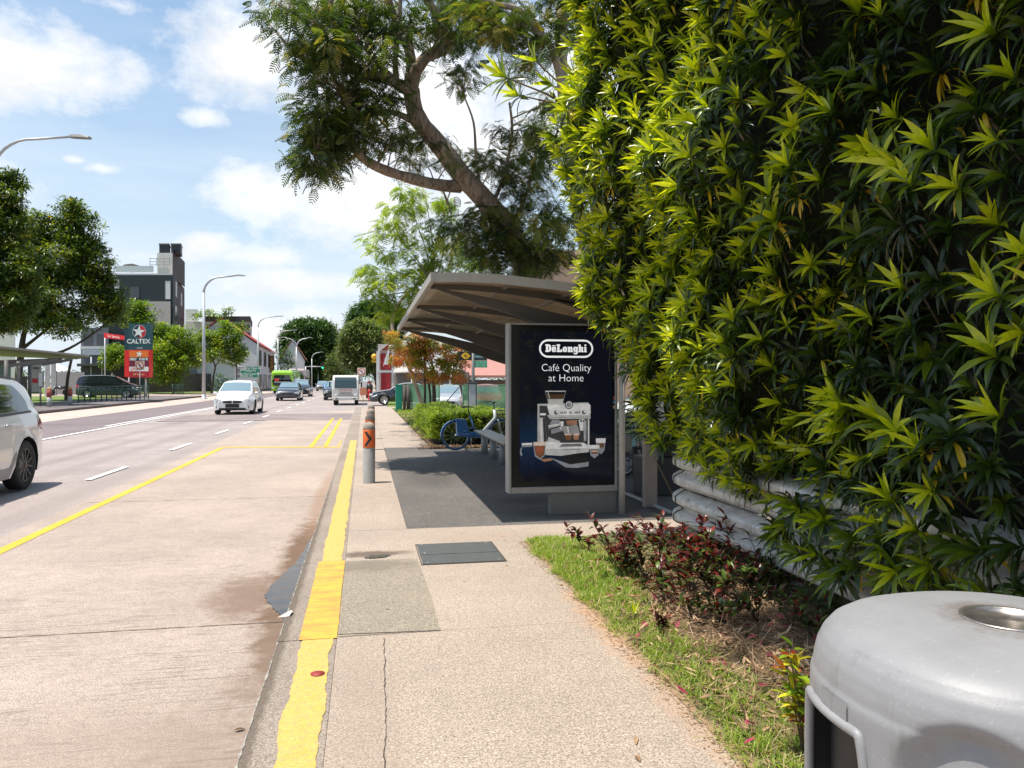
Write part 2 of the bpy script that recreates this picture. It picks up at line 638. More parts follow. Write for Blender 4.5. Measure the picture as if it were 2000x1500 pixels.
# dark lane beyond the white line, pale gutter lane by the far kerb
struct('road_lane', sheet(-12.1, -40, -8.6, 900, RZ - .006), asphalt_dark)
struct('road_shoulder', sheet(-15.2, -40, -12.1, 900, RZ - .002), ground_mat('shoulder_concrete', (0.50, 0.40, 0.35), speck=.18, big=.12))
mb = MB()
mb.poly([(-3.62, -40, RZ), (-.40, -40, RZ), (-.40, 44, RZ), (-3.9, 35, RZ), (-3.75, 22, RZ), (-3.66, 16, RZ)])
struct('bus_bay', mb, concrete_bay)
mb = MB()
mb.poly([(-8.0, 32.0, RZ + .003), (-.55, 32.0, RZ + .003), (-.55, 38.5, RZ + .003), (-8.0, 37.4, RZ + .003)])
struct('road_band', mb, ground_mat('band_grey', (0.25, 0.205, 0.20), speck=.2, big=.2))  # darker grey band across the lanes

# near pavement: kerb stones, walk, pad under the bus shelter
mb = MB()
for i, (y0, y1) in enumerate([(-6, -.9), (-.89, 1.2), (1.21, 4.58), (4.592, 6.5), (6.51, 9.5), (9.51, 12.5), (12.51, 15.5), (15.51, 18.5), (18.51, 21.5), (21.51, 30), (30.01, 44)]):
    jx = random.uniform(-.004, .004)
    mb.box((-.49 + jx, y0, -.28), (-.158, y1, 0.0))
struct('kerb', mb, concrete_kerb, bevel=.004)
walk = MB()
walk.box((-.157, -6, -.28), (1.45, 4.60, .001))
walk.box((-.157, 4.606, -.28), (1.45, 7.82, .0))
walk.box((1.452, 7.0, -.28), (5.5, 7.82, .0))
walk.box((-.157, 7.824, -.28), (.42, 44, .001))
walk.box((.424, 17.3, -.28), (1.45, 44, .0015))
walk.box((1.452, 42.0, -.28), (9.5, 44, .0008))
struct('pavement', walk, concrete_walk)
mb = MB()
mb.box((.424, 7.824, -.28), (1.15, 17.296, -.001))
mb.box((1.152, 7.824, -.28), (6.0, 16.8, -.0015))
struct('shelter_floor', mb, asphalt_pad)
# mended rectangle in the walk, dark wet hollow
mb = MB()
mb.poly([(-.155, 4.64, .0045), (.445, 4.60, .0045), (.455, 5.3, .0045), (.44, 6.25, .0045), (.43, 6.50, .0045), (-.155, 6.50, .0045)])
struct('pavement_patch', mb, concrete_patch)

# yellow band on the kerb: hand painted, ragged edges
def ragged(y0, y1, xl, xr, z, jl, jr, step=.03):
    mb = MB()
    rows = []
    n = int((y1 - y0) / step)
    a = b = 0
    for i in range(n + 1):
        y = y0 + (y1 - y0) * i / n
        a = a * .8 + random.uniform(-1, 1) * jl
        b = b * .8 + random.uniform(-1, 1) * jr
        rows.append([(xl(y) + a, y, z), (xr(y) + b, y, z)])
    mb.grid(rows)
    return mb


ym = bpy.data.materials.new('kerb_yellow')
ym.use_nodes = True
nt = NT(ym.node_tree)
tc = nt.n('ShaderNodeTexCoord')
v = tc.outputs['Object']
f = nt.noise(v, 120, 3, .7)
g = nt.noise(v, 14, 8, .75)
c = nt.mix(nt.ramp(g, [(.35, 0), (.7, 1)]), (.58, .37, .075), (.56, .42, .13))
c = nt.mix(1.0, c, nt.ramp(f, [(.3, .72), (.6, 1.05)]), 'MULTIPLY')
c = nt.mix(nt.ramp(nt.noise(v, 45, 8, .8), [(.50, 0), (.62, .85)]), c, (.36, .27, .15))
b = nt.n('ShaderNodeBump', {'Strength': .5, 'Distance': .004, 'Height': f})
nt.n('ShaderNodeOutputMaterial', {'Surface': bsdf(nt, Base_Color=c, Roughness=.8, Normal=b.outputs[0]).outputs[0]})
struct('road_marking', ragged(-2.0, 4.60, lambda y: -.352, lambda y: -.178, .004, .006, .006), ym, 'long worn yellow band painted along the near kerb')
struct('road_marking', ragged(6.50, 19.6, lambda y: -.350, lambda y: -.185, .004, .005, .006), ym, 'yellow kerb band running past the bollards')
ym2 = bpy.data.materials.new('kerb_yellow_fresh')
ym2.use_nodes = True
nt = NT(ym2.node_tree)
tc = nt.n('ShaderNodeTexCoord')
mp = nt.n('ShaderNodeMapping', {'Vector': tc.outputs['Object'], 'Scale': (2.5, 6, 1)})
g = nt.noise(mp.outputs[0], 1.3, 9, .72)
c = nt.mix(nt.ramp(g, [(.42, 0), (.60, 1)]), (.60, .39, .05), (.56, .25, .06))
c = nt.mix(1.0, c, nt.ramp(nt.noise(tc.outputs['Object'], 110, 3, .7), [(.3, .8), (.6, 1.05)]), 'MULTIPLY')
nt.n('ShaderNodeOutputMaterial', {'Surface': bsdf(nt, Base_Color=c, Roughness=.6).outputs[0]})
struct('road_marking', ragged(4.57, 6.52, lambda y: -.372, lambda y: -.158, .0065, .0015, .0015), ym2, 'short brighter orange repainted length of the kerb band')
mb = MB()
mb.lathe([(0.036, 0), (0.036, .002)], 20, (-.235, 4.03, .006), sy=1.0)
tag(mb.build('kerb_marker', M('marker_red', (.30, .035, .03), .6, dirt=.3)), 'small round dark red marker disc on the yellow kerb band', 'marker')

# markings on the road
def mark(pts, m, z=RZ + .004, label=None):
    mb = MB()
    mb.poly([(x, y, z) for x, y in pts])
    return struct('road_marking', mb, m, label)


mark([(-3.45, -10), (-3.33, -10), (-3.26, 19.2), (-3.38, 19.2)], paint_y, label='long yellow edge line of the bus bay')
mark([(-3.38, 19.204), (-.55, 18.7), (-.55, 18.95), (-3.30, 19.45)], paint_y, label='yellow line across the end of the bus bay')
for x0 in (-1.27, -.93):
    mark([(x0 - .05, 19.1), (x0 + .06, 19.08), (x0 + .02, 33), (x0 - .09, 33)], paint_y, label='one of the two yellow no parking lines')
mark([(-.64, 19.2), (-.60, 19.2), (-.60, 21.0), (-.64, 21.0)], paint_y)
y = 2.6
while y < 140:
    mark([(-4.42, y), (-4.31, y), (-4.28, y + 1.95), (-4.39, y + 1.95)], paint_w, label='white lane dash')
    y += 5.4
mark([(-8.62, -10), (-8.48, -10), (-8.48, 300), (-8.62, 300)], paint_w, RZ + .005, 'long white lane line')
mark([(-8.95, 29), (-8.82, 29), (-8.82, 60), (-8.95, 60)], paint_w, RZ + .005)
# cracks
def crack(name, pts, w0, m):
    mb = MB()
    rows = []
    for i, (x, y_) in enumerate(pts):
        ww = w0 * random.uniform(.4, 1.3)
        rows.append([(x - ww, y_, .0052), (x + ww, y_, .0052)])
    mb.grid(rows)
    return struct(name, mb, m)


dk = M('crack_dark', (.07, .055, .045), .95)
pts = []
x = .045
for i in range(90):
    y_ = 1.5 + i * .034
    x += random.uniform(-.006, .006) + (.12 - x) * .01
    pts.append((x, y_))
crack('pavement_crack', pts, .0024, dk)
pts = [(-.15 + i * .02, 4.595 + random.uniform(-.004, .004)) for i in range(31)]
mb = MB()
mb.grid([[(a_, b_ - .003, .0055), (a_, b_ + .003, .0055)] for a_, b_ in pts])
struct('pavement_crack', mb, dk)
# pale mortar line at the kerb edge
crackm = MB()
rows = []
a = 0
for i in range(330):
    y_ = -.5 + i * .04
    a = a * .7 + random.uniform(-.003, .003)
    ww = max(.0005, random.gauss(.0022, .0022))
    rows.append([(-.487 + a * .5 - ww, y_, .0035), (-.487 + a * .5 + ww, y_, .0035)])
crackm.grid(rows)
struct('kerb_edge', crackm, M('mortar', (.42, .39, .35), .9, var=.6, scale=30))

for yj in (-.6, 5.28, 10.9, 16.6):      # expansion joints across the bus bay
    mb = MB()
    mb.grid([[(x_, yj + random.uniform(-.006, .002), RZ + .003), (x_, yj + random.uniform(.004, .012), RZ + .003)] for x_ in np.linspace(-3.6, -.5, 60)])
    struct('road_joint', mb, M('joint_brown', (.16, .115, .09), .9, var=.5, scale=9))
# puddle in the gutter and the small wet hollow on the walk
water_m = bpy.data.materials.new('puddle_water')
water_m.use_nodes = True
nt = NT(water_m.node_tree)
tc = nt.n('ShaderNodeTexCoord')
n = nt.noise(tc.outputs['Object'], 9, 6, .7)
p = bsdf(nt, Base_Color=nt.mix(nt.ramp(n, [(.45, 0), (.65, 1)]), (.035, .028, .024), (.10, .07, .05)), Roughness=nt.ramp(n, [(.42, .08), (.66, .42)]), Specular_IOR_Level=.6,
         Normal=nt.n('ShaderNodeBump', {'Strength': .05, 'Distance': .004, 'Height': nt.noise(tc.outputs['Object'], 30, 2, .5)}).outputs[0])
nt.n('ShaderNodeOutputMaterial', {'Surface': p.outputs[0]})


def blob(pts, z):
    """smooth closed outline through points"""
    out = []
    n_ = len(pts)
    for i in range(n_):
        p0, p1, p2, p3 = (Vector((*pts[(i + k - 1) % n_], 0)) for k in range(4))
        for t in np.linspace(0, 1, 9, endpoint=False):
            q = .5 * ((2 * p1) + (p2 - p0) * t + (2 * p0 - 5 * p1 + 4 * p2 - p3) * t * t + (3 * p1 - p0 - 3 * p2 + p3) * t ** 3)
            out.append((q.x + random.uniform(-.007, .007), q.y + random.uniform(-.014, .014), z))
    return out


mb = MB()
mb.poly(blob([(-.495, 5.35), (-.56, 5.42), (-.66, 5.70), (-.73, 6.0), (-.68, 6.4), (-.60, 6.9), (-.56, 7.4), (-.53, 8.0), (-.50, 8.3), (-.494, 7.0)], RZ + .006))
struct('puddle', mb, water_m, 'long dark puddle lying in the gutter against the kerb')
mb = MB()
mb.poly(blob([(.0, 6.60), (.07, 6.56), (.16, 6.58), (.22, 6.66), (.12, 6.68), (.02, 6.66)], .006))
struct('puddle', mb, water_m, 'tiny shallow puddle on the walk beside the steel cover')

# the bed of grass and soil on the right, the far verge, the far pavement
mb = MB()
n_, m_ = 170, 60
rows = []
for i in range(n_ + 1):
    y_ = .2 + (7.0 - .2) * i / n_
    row = []
    for k in range(m_ + 1):
        x_ = 1.45 + (5.5 - 1.45) * k / m_
        e = min(1, (x_ - 1.45) / .25)
        edge = 0.0
        row.append((x_ + .002, y_, -.004 + .035 * e + .02 * math.sin(x_ * 5 + y_ * 3) * e + random.uniform(0, .008)))
    rows.append(row)
mb.smooth = True
mb.grid(rows)
struct('soil_bed', mb, grass_base)
mb = MB()
mb.box((1.452, 17.3, -.28), (14, 41.99, -.004))
mb.box((6.01, 7.83, -.28), (14, 17.296, -.012))
struct('planting_strip', mb, soil)
mb = MB()
mb.box((3.01, 44.01, -.29), (60, 400, -.06))
struct('side_street', mb, asphalt_far)
mb = MB()
mb.box((-.49, 60, -.28), (3.0, 400, 0.0))
struct('pavement', mb, concrete_walk)
mb = MB()
mb.box((14.01, -10, -.28), (60, 44, -.2))
struct('car_park', mb, asphalt_far)
# far side of the road
mb = MB()
mb.box((-15.5, -20, -.28), (-15.2, 78, .03))
mb.box((-15.5, 96, -.28), (-15.2, 400, .03))
struct('kerb', mb, ground_mat('far_kerb', (.12, .10, .095), speck=.2, big=.3))
mb = MB()
mb.box((-21.0, -20, -.28), (-15.51, 78, .02))
mb.box((-18.4, 96, -.28), (-15.51, 400, .02))
struct('pavement', mb, ground_mat('far_walk', (.17, .15, .15), speck=.2, big=.3))
mb = MB()
mb.box((-60, -20, -.28), (-21.01, 78, .03))
mb.box((-60, 96, -.28), (-18.41, 400, .03))
mb.box((1.4, 44.2, -.29), (2.98, 60, -.05))
struct('lawn', mb, far_grass)
mb = MB()
mb.box((-60, 78.01, -.28), (-15.21, 95.99, -.03))
struct('driveway', mb, concrete_walk)

# ================================================================== litter bin, lower right
bin_m = bpy.data.materials.new('bin_plastic')
bin_m.use_nodes = True
nt = NT(bin_m.node_tree)
tc = nt.n('ShaderNodeTexCoord')
v = tc.outputs['Object']
n = nt.noise(v, 5, 6, .65)
c = nt.mix(1.0, (.255, .255, .265), nt.ramp(n, [(.3, .88), (.7, 1.03)]), 'MULTIPLY')
fl = nt.ramp(nt.noise(v, 130, 3, .7), [(.60, 0), (.72, .4)])
c = nt.mix(fl, c, (.40, .40, .40))
mp = nt.n('ShaderNodeMapping', {'Vector': v, 'Rotation': (0, 0, .5), 'Scale': (18, 90, 20)})
sc = nt.ramp(nt.noise(mp.outputs[0], 1.0, 3, .7), [(.68, 0), (.76, .45)])
c = nt.mix(sc, c, (.17, .17, .175))
c = nt.mix(nt.ramp(nt.noise(v, 11, 8, .75), [(.56, 0), (.78, .5)]), c, (.20, .185, .17))
spb = nt.n('ShaderNodeSeparateXYZ', {0: v})
rb = nt.math('SQRT', nt.math('ADD', nt.math('MULTIPLY', spb.outputs[0], spb.outputs[0]), nt.math('MULTIPLY', spb.outputs[1], spb.outputs[1])))
rb = nt.math('ADD', nt.math('MULTIPLY', rb, 8.0), nt.math('MULTIPLY', nt.math('SUBTRACT', nt.noise(v, 26, 6, .7), .5), .9))
c = nt.mix(nt.ramp(rb, [(.58, .75), (.95, 0)]), c, (.13, .10, .08))
drip = nt.n('ShaderNodeMapping', {'Vector': v, 'Scale': (30, 30, 2.2)})
c = nt.mix(nt.math('MULTIPLY', nt.ramp(nt.noise(drip.outputs[0], 1, 5, .7), [(.55, 0), (.72, .55)]), nt.math('LESS_THAN', spb.outputs[2], 1.03)), c, (.15, .135, .12))
nt.n('ShaderNodeOutputMaterial', {'Surface': bsdf(nt, Base_Color=c, Roughness=nt.ramp(n, [(.3, .42), (.7, .56)]), Normal=nt.n('ShaderNodeBump', {'Strength': .12, 'Distance': .003, 'Height': nt.noise(v, 160, 3, .6)}).outputs[0]).outputs[0]})

BC = Vector((1.143, 1.196, -.004))
litter_bin = thing('litter_bin', 'grey moulded plastic litter bin with domed hood and steel ashtray, at the near right corner', 'litter bin', BC)
A_, B_, NE = .322, .318, 2.2


def se(th, k=1.0):
    c_, s_ = math.cos(th), math.sin(th)
    r_ = (abs(c_ / A_) ** NE + abs(s_ / B_) ** NE) ** (-1 / NE)
    return Vector((c_, s_, 0)) * r_ * k


def sstep(a, b, x):
    t = min(1, max(0, (x - a) / (b - a)))
    return t * t * (3 - 2 * t)


O0, O1 = 148, 193


def skirt_bottom(deg):
    """lower edge of the hood: lifted over the opening"""
    k = sstep(O0 - 4, O0 + 5, deg) * (1 - sstep(O1 - 7, O1 + 3, deg))
    return .60 + (.905 - .60) * k


NT_ = 240
mb = MB()
mb.smooth = True
prof = [(None, 1.072), (.30, 1.0735), (.45, 1.071), (.60, 1.066), (.74, 1.058), (.83, 1.048), (.90, 1.034), (.945, 1.016), (.975, .994), (.990, .972), (.996, .955), (1.004, .950), (1.010, .942), (1.012, .930)]
rows = []
def recess(deg, z):
    ds = (deg - 219) * PI / 180 * .33
    dz = z - .862
    rr = math.sqrt(ds * ds + dz * dz) if dz > 0 else abs(ds)
    return .085 * (1 - sstep(.085, .130, rr)) - .030 * (1 - sstep(.0, .085, rr))


zz = np.array([p_[1] for p_ in prof[6:]])[::-1]
kk = np.array([p_[0] for p_ in prof[6:]])[::-1]
prof = prof[:6] + [(float(np.interp(z, zz, kk)), float(z)) for z in np.linspace(1.034, .93, 26)]
for k, z in prof:
    row = []
    for i in range(NT_):
        th = 2 * PI * i / NT_
        if k is None:
            q = Vector((math.cos(th), math.sin(th), 0)) * .072
        else:
            q = se(th, k - recess(math.degrees(th), z) * sstep(.90, .97, k))
        row.append((q.x, q.y, z))
    rows.append(row)
for j in range(1, 41):
    row = []
    for i in range(NT_):
        th = 2 * PI * i / NT_
        deg = math.degrees(th)
        zb = skirt_bottom(deg)
        z = .930 + (zb - .930) * j / 40
        k = 1.012
        # round recess pressed into the hood
        k -= recess(deg, z)
        q = se(th, k)
        row.append((q.x, q.y, z))
    rows.append(row)
mb.grid(rows, closed=True)
hood = mb.build('hood', bin_m, litter_bin)
# lip round the opening
mb = MB()
lip = []
for i in range(0, 80):
    deg = O0 - 6 + (O1 + 6 - (O0 - 6)) * i / 79
    q = se(R(deg), 1.016)
    lip.append((q.x, q.y, skirt_bottom(deg) + .002))
mb.tube(lip, .009, 8)
mb.build('lip', bin_m, litter_bin)
mb = MB()
rows = []
for z in (.05, .5, .93):
    rows.append([tuple(se(2 * PI * i / 96, .90) + Vector((0, 0, z))) for i in range(96)])
mb.smooth = True
mb.grid(rows, closed=True)
mb.build('inner_box', M('bin_black', (.012, .012, .014), .6), litter_bin)
mb = MB()
rows = [[tuple(se(2 * PI * i / 96, k) + Vector((0, 0, z))) for i in range(96)] for k, z in ((.93, .0), (.95, .03), (.955, .62), (.94, .64))]
mb.smooth = True
mb.grid(rows, closed=True)
mb.build('body', M('bin_body', (.30, .30, .31), .55), litter_bin)
for q in (se(R(196), .955),):
    MB().bar((q.x, q.y, .6), (q.x, q.y, .93), .02, .02).build('post', bin_m, litter_bin)
# small blank plate on the side of the hood
mb = MB()
rows = []
for z in (.878 + .035, .946):
    rows.append([tuple(se(R(d_), 1.0185) + Vector((0, 0, z))) for d_ in np.linspace(166, 181, 8)])
mb.grid(rows)
mb.build('plate', bin_m, litter_bin)
mb = MB()
mb.lathe([(.078, 1.0715), (.077, 1.0755), (.073, 1.076), (.069, 1.073), (.066, 1.060), (.060, 1.042), (.045, 1.034), (.01, 1.032)], 64)
mb.build('ashtray', M('ashtray_steel', (.55, .50, .46), .32, metal=.85, var=.35, scale=30, dirt=.5), litter_bin)
mb = MB()
mb.lathe([(.001, 1.034), (.0048, 1.0345), (.005, 1.05), (.001, 1.0505)], 10, (.03, -.045, 0))
tag(mb.build('cigarette_end', M('cig_orange', (.75, .30, .08), .7)), 'orange cigarette end left in the steel ashtray of the bin', 'cigarette end').location = BC

# ================================================================== crash barrier box round the hedge
steel_m = bpy.data.materials.new('barrier_steel')
steel_m.use_nodes = True
nt = NT(steel_m.node_tree)
tc = nt.n('ShaderNodeTexCoord')
v = tc.outputs['Object']
mp = nt.n('ShaderNodeMapping', {'Vector': v, 'Scale': (6, 6, 30)})
c = nt.mix(nt.ramp(nt.noise(mp.outputs[0], 1, 7, .7), [(.38, 0), (.72, .7)]), (.70, .67, .63), (.30, .26, .22))
st = nt.n('ShaderNodeMapping', {'Vector': v, 'Scale': (40, 40, 3)})
c = nt.mix(nt.ramp(nt.noise(st.outputs[0], 1, 5, .7), [(.52, 0), (.68, .75)]), c, (.22, .17, .13))
nt.n('ShaderNodeOutputMaterial', {'Surface': bsdf(nt, Base_Color=c, Roughness=.5, Metallic=.25).outputs[0]})
dark_gap = M('joint_dark', (.05, .045, .04), .8)


def beam_path():
    pts = [(2.80, y_) for y_ in np.linspace(-.5, 6.35, 24)]
    for a in np.linspace(180, 90, 14)[1:]:
        pts.append((3.28 + .48 * math.cos(R(a)), 6.38 + .48 * math.sin(R(a))))
    for x_ in np.linspace(3.5, 5.6, 8):
        pts.append((x_, 6.86))
    return pts


def w_off(t):
    """outward bulge of the W section, t 0..1 over the beam's height"""
    s_ = abs(math.sin(2 * PI * t))
    return .088 * min(1.0, max(0.0, 1.28 * s_ - .10)) + (0 if .03 < t < .97 else -.012)


def beam(name, z0, path, parent, extra=0.0, s0=0, s1=None, prow=26):
    mb = MB()
    mb.smooth = True
    rows = []
    path = path[s0:s1]
    for i, (x_, y_) in enumerate(path):
        a = Vector(path[max(i - 1, 0)]); b_ = Vector(path[min(i + 1, len(path) - 1)])
        t = (b_ - a).normalized()
        nrm = Vector((-t.y, t.x))
        row = []
        for j in range(prow + 1):
            tt = j / prow
            o_ = w_off(tt) + extra
            row.append((x_ + nrm.x * o_, y_ + nrm.y * o_, z0 + .315 * tt))
        rows.append(row)
    mb.grid(rows)
    return mb.build(name, steel_m, parent)


bp = beam_path()
for k, z0, lab in ((0, .205, 'lower dull white corrugated steel crash barrier rail around the hedge'), (1, .535, 'upper dull white corrugated steel crash barrier rail under the hedge leaves')):
    br = thing('crash_barrier', lab, 'crash barrier', (0, 0, 0), group='crash barrier rails around the hedge')
    beam('rail', z0, bp, br)
    beam('splice', z0, bp, br, .006, 18, 24)
    for si in (17.9, 24.1):
        mbs = MB()
        i0 = int(si)
        fr = si - i0
        x_ = bp[i0][0] * (1 - fr) + bp[i0 + 1][0] * fr
        y_ = bp[i0][1] * (1 - fr) + bp[i0 + 1][1] * fr
        line = [(x_ - w_off(j / 24) - .008, y_ + .02 * math.sin(j / 24 * PI * 2), z0 + .315 * j / 24) for j in range(25)]
        mbs.tube(line, .005, 6)
        mbs.build('joint', dark_gap, br)
    for yb, zb in ((5.25, .157), (5.25, .045), (6.1, .157), (3.2, .157), (6.15, .27)):
        mbb = MB()
        mbb.lathe([(.002, -.012), (.011, -.010), (.012, -.002), (.006, 0)], 10, (2.80 - w_off(zb / .315) - .004, yb, z0 + zb), axis='X')
        mbb.build('bolt', M('bolt_steel', (.4, .38, .36), .4, metal=.6), br)
    for yb in (.8, 2.8, 4.8, 6.3) if k == 0 else ():
        MB().box((2.83, yb - .06, 0), (2.93, yb + .06, .86)).build('post', M('barrier_post', (.22, .21, .20), .6), br)
    rebase(br, (2.8, 5, 0))

# ================================================================== the hedge
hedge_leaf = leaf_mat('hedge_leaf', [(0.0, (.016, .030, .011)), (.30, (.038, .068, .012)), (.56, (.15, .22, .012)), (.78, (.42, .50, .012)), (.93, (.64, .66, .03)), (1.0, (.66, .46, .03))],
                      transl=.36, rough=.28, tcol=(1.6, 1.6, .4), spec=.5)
hedge = thing('hedge', 'tall thick hedge of glossy lime and dark green leaf whorls rising over the barrier', 'hedge', (0, 0, 0))


def hx(y_, z_):
    far = sstep(2.8, 6.6, y_)
    over = np.interp(z_, [.45, .8, 1.5, 2.1, 3.0, 5.8], [.02, .10, .36, .52, .84, .98])
    x_ = 2.84 - over * (.62 + .48 * far)
    x_ += .10 * math.sin(y_ * 3.1 + z_ * 1.3) + .09 * math.sin(z_ * 4.3 - y_ * 1.7) + .05 * math.sin(y_ * 7.3 + z_ * 6.1)
    x_ += .25 * sstep(3.6, 2.6, y_) * sstep(1.2, 2.2, z_)
    return x_


def rosettes(cs, axes, scale, lime, nl=(18, 25), yellow=.02):
    Bs, Us, Rs, a0s, bs, Ls, Ws, ts = [], [], [], [], [], [], [], []
    for c_, ax, s_, lm in zip(cs, axes, scale, lime):
        ax = Vector(ax).normalized()
        u = ax.cross(Vector((0, .3, 1))).normalized()
        w_ = ax.cross(u)
        n_ = random.randint(*nl)
        old = random.random() < yellow * 4
        ph = random.random() * 6.28
        for k in range(n_):
            f = k / (n_ - 1)                       # 0 innermost, 1 outermost
            th = ph + k * 2.399963
            rd = u * math.cos(th) + w_ * math.sin(th)
            a0s.append(R(18 + 70 * f + random.uniform(-16, 16)))
            down = max(0, -rd.z + .2)
            bs.append(R(6 + 30 * f + random.uniform(-14, 16)))
            Bs.append(Vector(c_) - ax * .05 * f)
            Us.append(ax)
            Rs.append(rd)
            Ls.append(s_ * random.uniform(.85, 1.12) * (.62 + .38 * math.sin(PI * (.25 + .6 * f))))
            Ws.append(s_ * random.uniform(.13, .19))
            t_ = lm * (1 - .85 * f ** .8) + random.uniform(-.07, .07) if f > .2 else lm + random.uniform(-.05, .03)
            if f > .7 and (random.random() < yellow or (old and random.random() < .55)):
                t_ = 1.0
                bs[-1] += .5
                Ws[-1] *= .8
                Ls[-1] *= .85
            else:
                t_ = min(.9, max(0, t_))
            ts.append(t_)
    rosettes.g = [.25 + 1.5 * max(0, .8 - t_) * random.uniform(.6, 1.3) for t_ in ts]
    rosettes.g = [2.2 if t_ >= 1 else g_ for g_, t_ in zip(rosettes.g, ts)]
    return Bs, Us, Rs, a0s, bs, Ls, Ws, ts


cs, axs, scs, lms = [], [], [], []
placed = {}
def far_enough(y_, z_, dmin, key):
    g_ = (int(y_ / dmin), int(z_ / dmin))
    for i in (-1, 0, 1):
        for j in (-1, 0, 1):
            for q in placed.get((key, g_[0] + i, g_[1] + j), ()):
                if (q[0] - y_) ** 2 + (q[1] - z_) ** 2 < dmin * dmin:
                    return False
    placed.setdefault((key, *g_), []).append((y_, z_))
    return True


for i in range(46000):
    y_ = random.uniform(1.0, 7.25)
    z_ = random.uniform(.50, 5.9)
    if z_ - 1.5 > .62 * y_ + 1.2:
        continue
    dm = .150 + .028 * math.sin(y_ * 2.2 + z_ * 1.7)
    if y_ < 3.4 and z_ > 1.4:
        dm *= 1.25
    if not far_enough(y_, z_, .100 if y_ > 5 else .125 if y_ > 3.7 else .15, 'a'):
        continue
    x_ = hx(y_, z_) - random.uniform(-.02, .12)
    endf = sstep(6.3, 7.2, y_)
    x_ += .38 * endf ** 2
    if z_ < np.interp(y_, [3.5, 4.5, 5.5, 7], [.45, .55, .74, .98]):
        continue
    cs.append((x_, y_, z_))
    axs.append((-1.0 + .3 * endf + random.uniform(-.4, .4), random.uniform(-.9, .7) + .4 * endf, .60 + random.uniform(-.75, .65)))
    scs.append(random.choice((.8, 1, 1, 1.1)) * random.uniform(.12, .185) if y_ > 4.5 else random.choice((.7, .9, 1, 1)) * random.uniform(.15, .225))
    lms.append(random.uniform(.80, 1.1) if random.random() < (.95 if y_ > 5 else .72 if y_ > 3.8 else .42) else random.uniform(.2, .5))  # far end toned lighter, near end darker: sun and shade put into leaf tone
for i in range(900):            # leaves that hang over the barrier's upper edge
    y_ = random.uniform(2.0, 4.5)
    z_ = random.uniform(.40, .66) + .1 * max(0, y_ - 3.6)
    if not far_enough(y_, z_, .13, 'h'):
        continue
    cs.append((2.58 + random.uniform(-.05, .06), y_, z_))
    axs.append((-.9, random.uniform(-.6, .3), random.uniform(-.3, .5)))
    scs.append(random.uniform(.15, .21))
    lms.append(random.uniform(.4, .9))
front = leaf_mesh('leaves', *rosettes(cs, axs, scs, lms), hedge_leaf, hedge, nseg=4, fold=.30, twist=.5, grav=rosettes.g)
print('front rosettes', len(cs))
cs, axs, scs, lms = [], [], [], []
for i in range(9000):
    y_ = random.uniform(1.0, 7.2)
    z_ = random.uniform(.5, 5.9)
    if z_ - 1.5 > .62 * y_ + 1.2 or not far_enough(y_, z_, .17, 'c'):
        continue
    if z_ < np.interp(y_, [3.5, 4.5, 5.5, 7], [.45, .55, .74, .98]):
        continue
    cs.append((hx(y_, z_) + random.uniform(.10, .24), y_ - .1, z_))
    axs.append((-1, random.uniform(-.7, .7), random.uniform(-.2, .7)))
    scs.append(random.uniform(.16, .21))
    lms.append(random.uniform(.15, .5))  # inner layer toned darker, shade inside the hedge put into leaf colour
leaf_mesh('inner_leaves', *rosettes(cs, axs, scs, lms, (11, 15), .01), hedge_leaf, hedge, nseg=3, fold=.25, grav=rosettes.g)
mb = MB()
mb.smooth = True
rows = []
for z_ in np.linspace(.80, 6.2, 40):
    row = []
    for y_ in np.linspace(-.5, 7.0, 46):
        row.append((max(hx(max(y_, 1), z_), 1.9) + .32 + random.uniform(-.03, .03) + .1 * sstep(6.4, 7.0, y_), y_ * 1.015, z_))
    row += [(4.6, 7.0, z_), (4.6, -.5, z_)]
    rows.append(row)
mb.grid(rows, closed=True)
mb.build('dark_core', M('hedge_core', (.010, .014, .007), .95, var=.5, scale=14, bump=1.0, bscale=30), hedge)  # near-black core: shade behind the leaves put into its colour
mb = MB()
for i in range(130):
    y_, z_ = random.uniform(1.6, 7.0), random.uniform(.6, 4.5)
    x_ = hx(y_, z_)
    p0 = Vector((x_ + .34, y_ + random.uniform(-.1, .1), z_ - random.uniform(.25, .5)))
    p1 = Vector((x_ + .08, y_, z_ + .02))
    mid = (p0 + p1) / 2 + Vector((.04, random.uniform(-.05, .05), -.07))
    mb.tube([p0, mid, p1], [.009, .007, .006], 5)
for i in range(26):      # bare hanging twigs
    y_, z_ = random.uniform(3, 6.8), random.uniform(.9, 2.4)
    x_ = hx(y_, z_)
    pts = [Vector((x_ - .03, y_, z_))]
    for k in range(5):
        pts.append(pts[-1] + Vector((random.uniform(-.02, .01), random.uniform(-.03, .03), -.06)))
    mb.tube(pts, .0028, 4)
mb.build('stems', M('hedge_stem', (.16, .12, .07), .8, var=.4, scale=20), hedge)
# the sprig that reaches out to the left near the top
cs, axs, scs, lms = [], [], [], []
s0 = P(1150, 250, 7.3)
mb = MB()
for px, py, d, k in [(1045, 118, 7.1, 1.2), (985, 150, 6.9, 1.35), (1010, 185, 7.2, 1.2), (1075, 165, 7.3, 1.2), (1095, 205, 7.3, 1.0), (1120, 90, 7.3, 1.0), (1125, 150, 7.3, 1.1)]:
    q = P(px, py, d)
    mb.tube([s0 + Vector((.3, 0, -.1)), (s0 + q) / 2 + Vector((0, 0, .08)), q], [.012, .009, .006], 6)
    cs.append(q)
    axs.append((-1, random.uniform(-.5, .2), .45))
    scs.append(.21 * k)
    lms.append(.95)
mb.build('sprig', M('hedge_stem', (.16, .12, .07)), hedge)
leaf_mesh('sprig_leaves', *rosettes(cs, axs, scs, lms, (14, 18), 0), hedge_leaf, hedge, nseg=4, fold=.3)
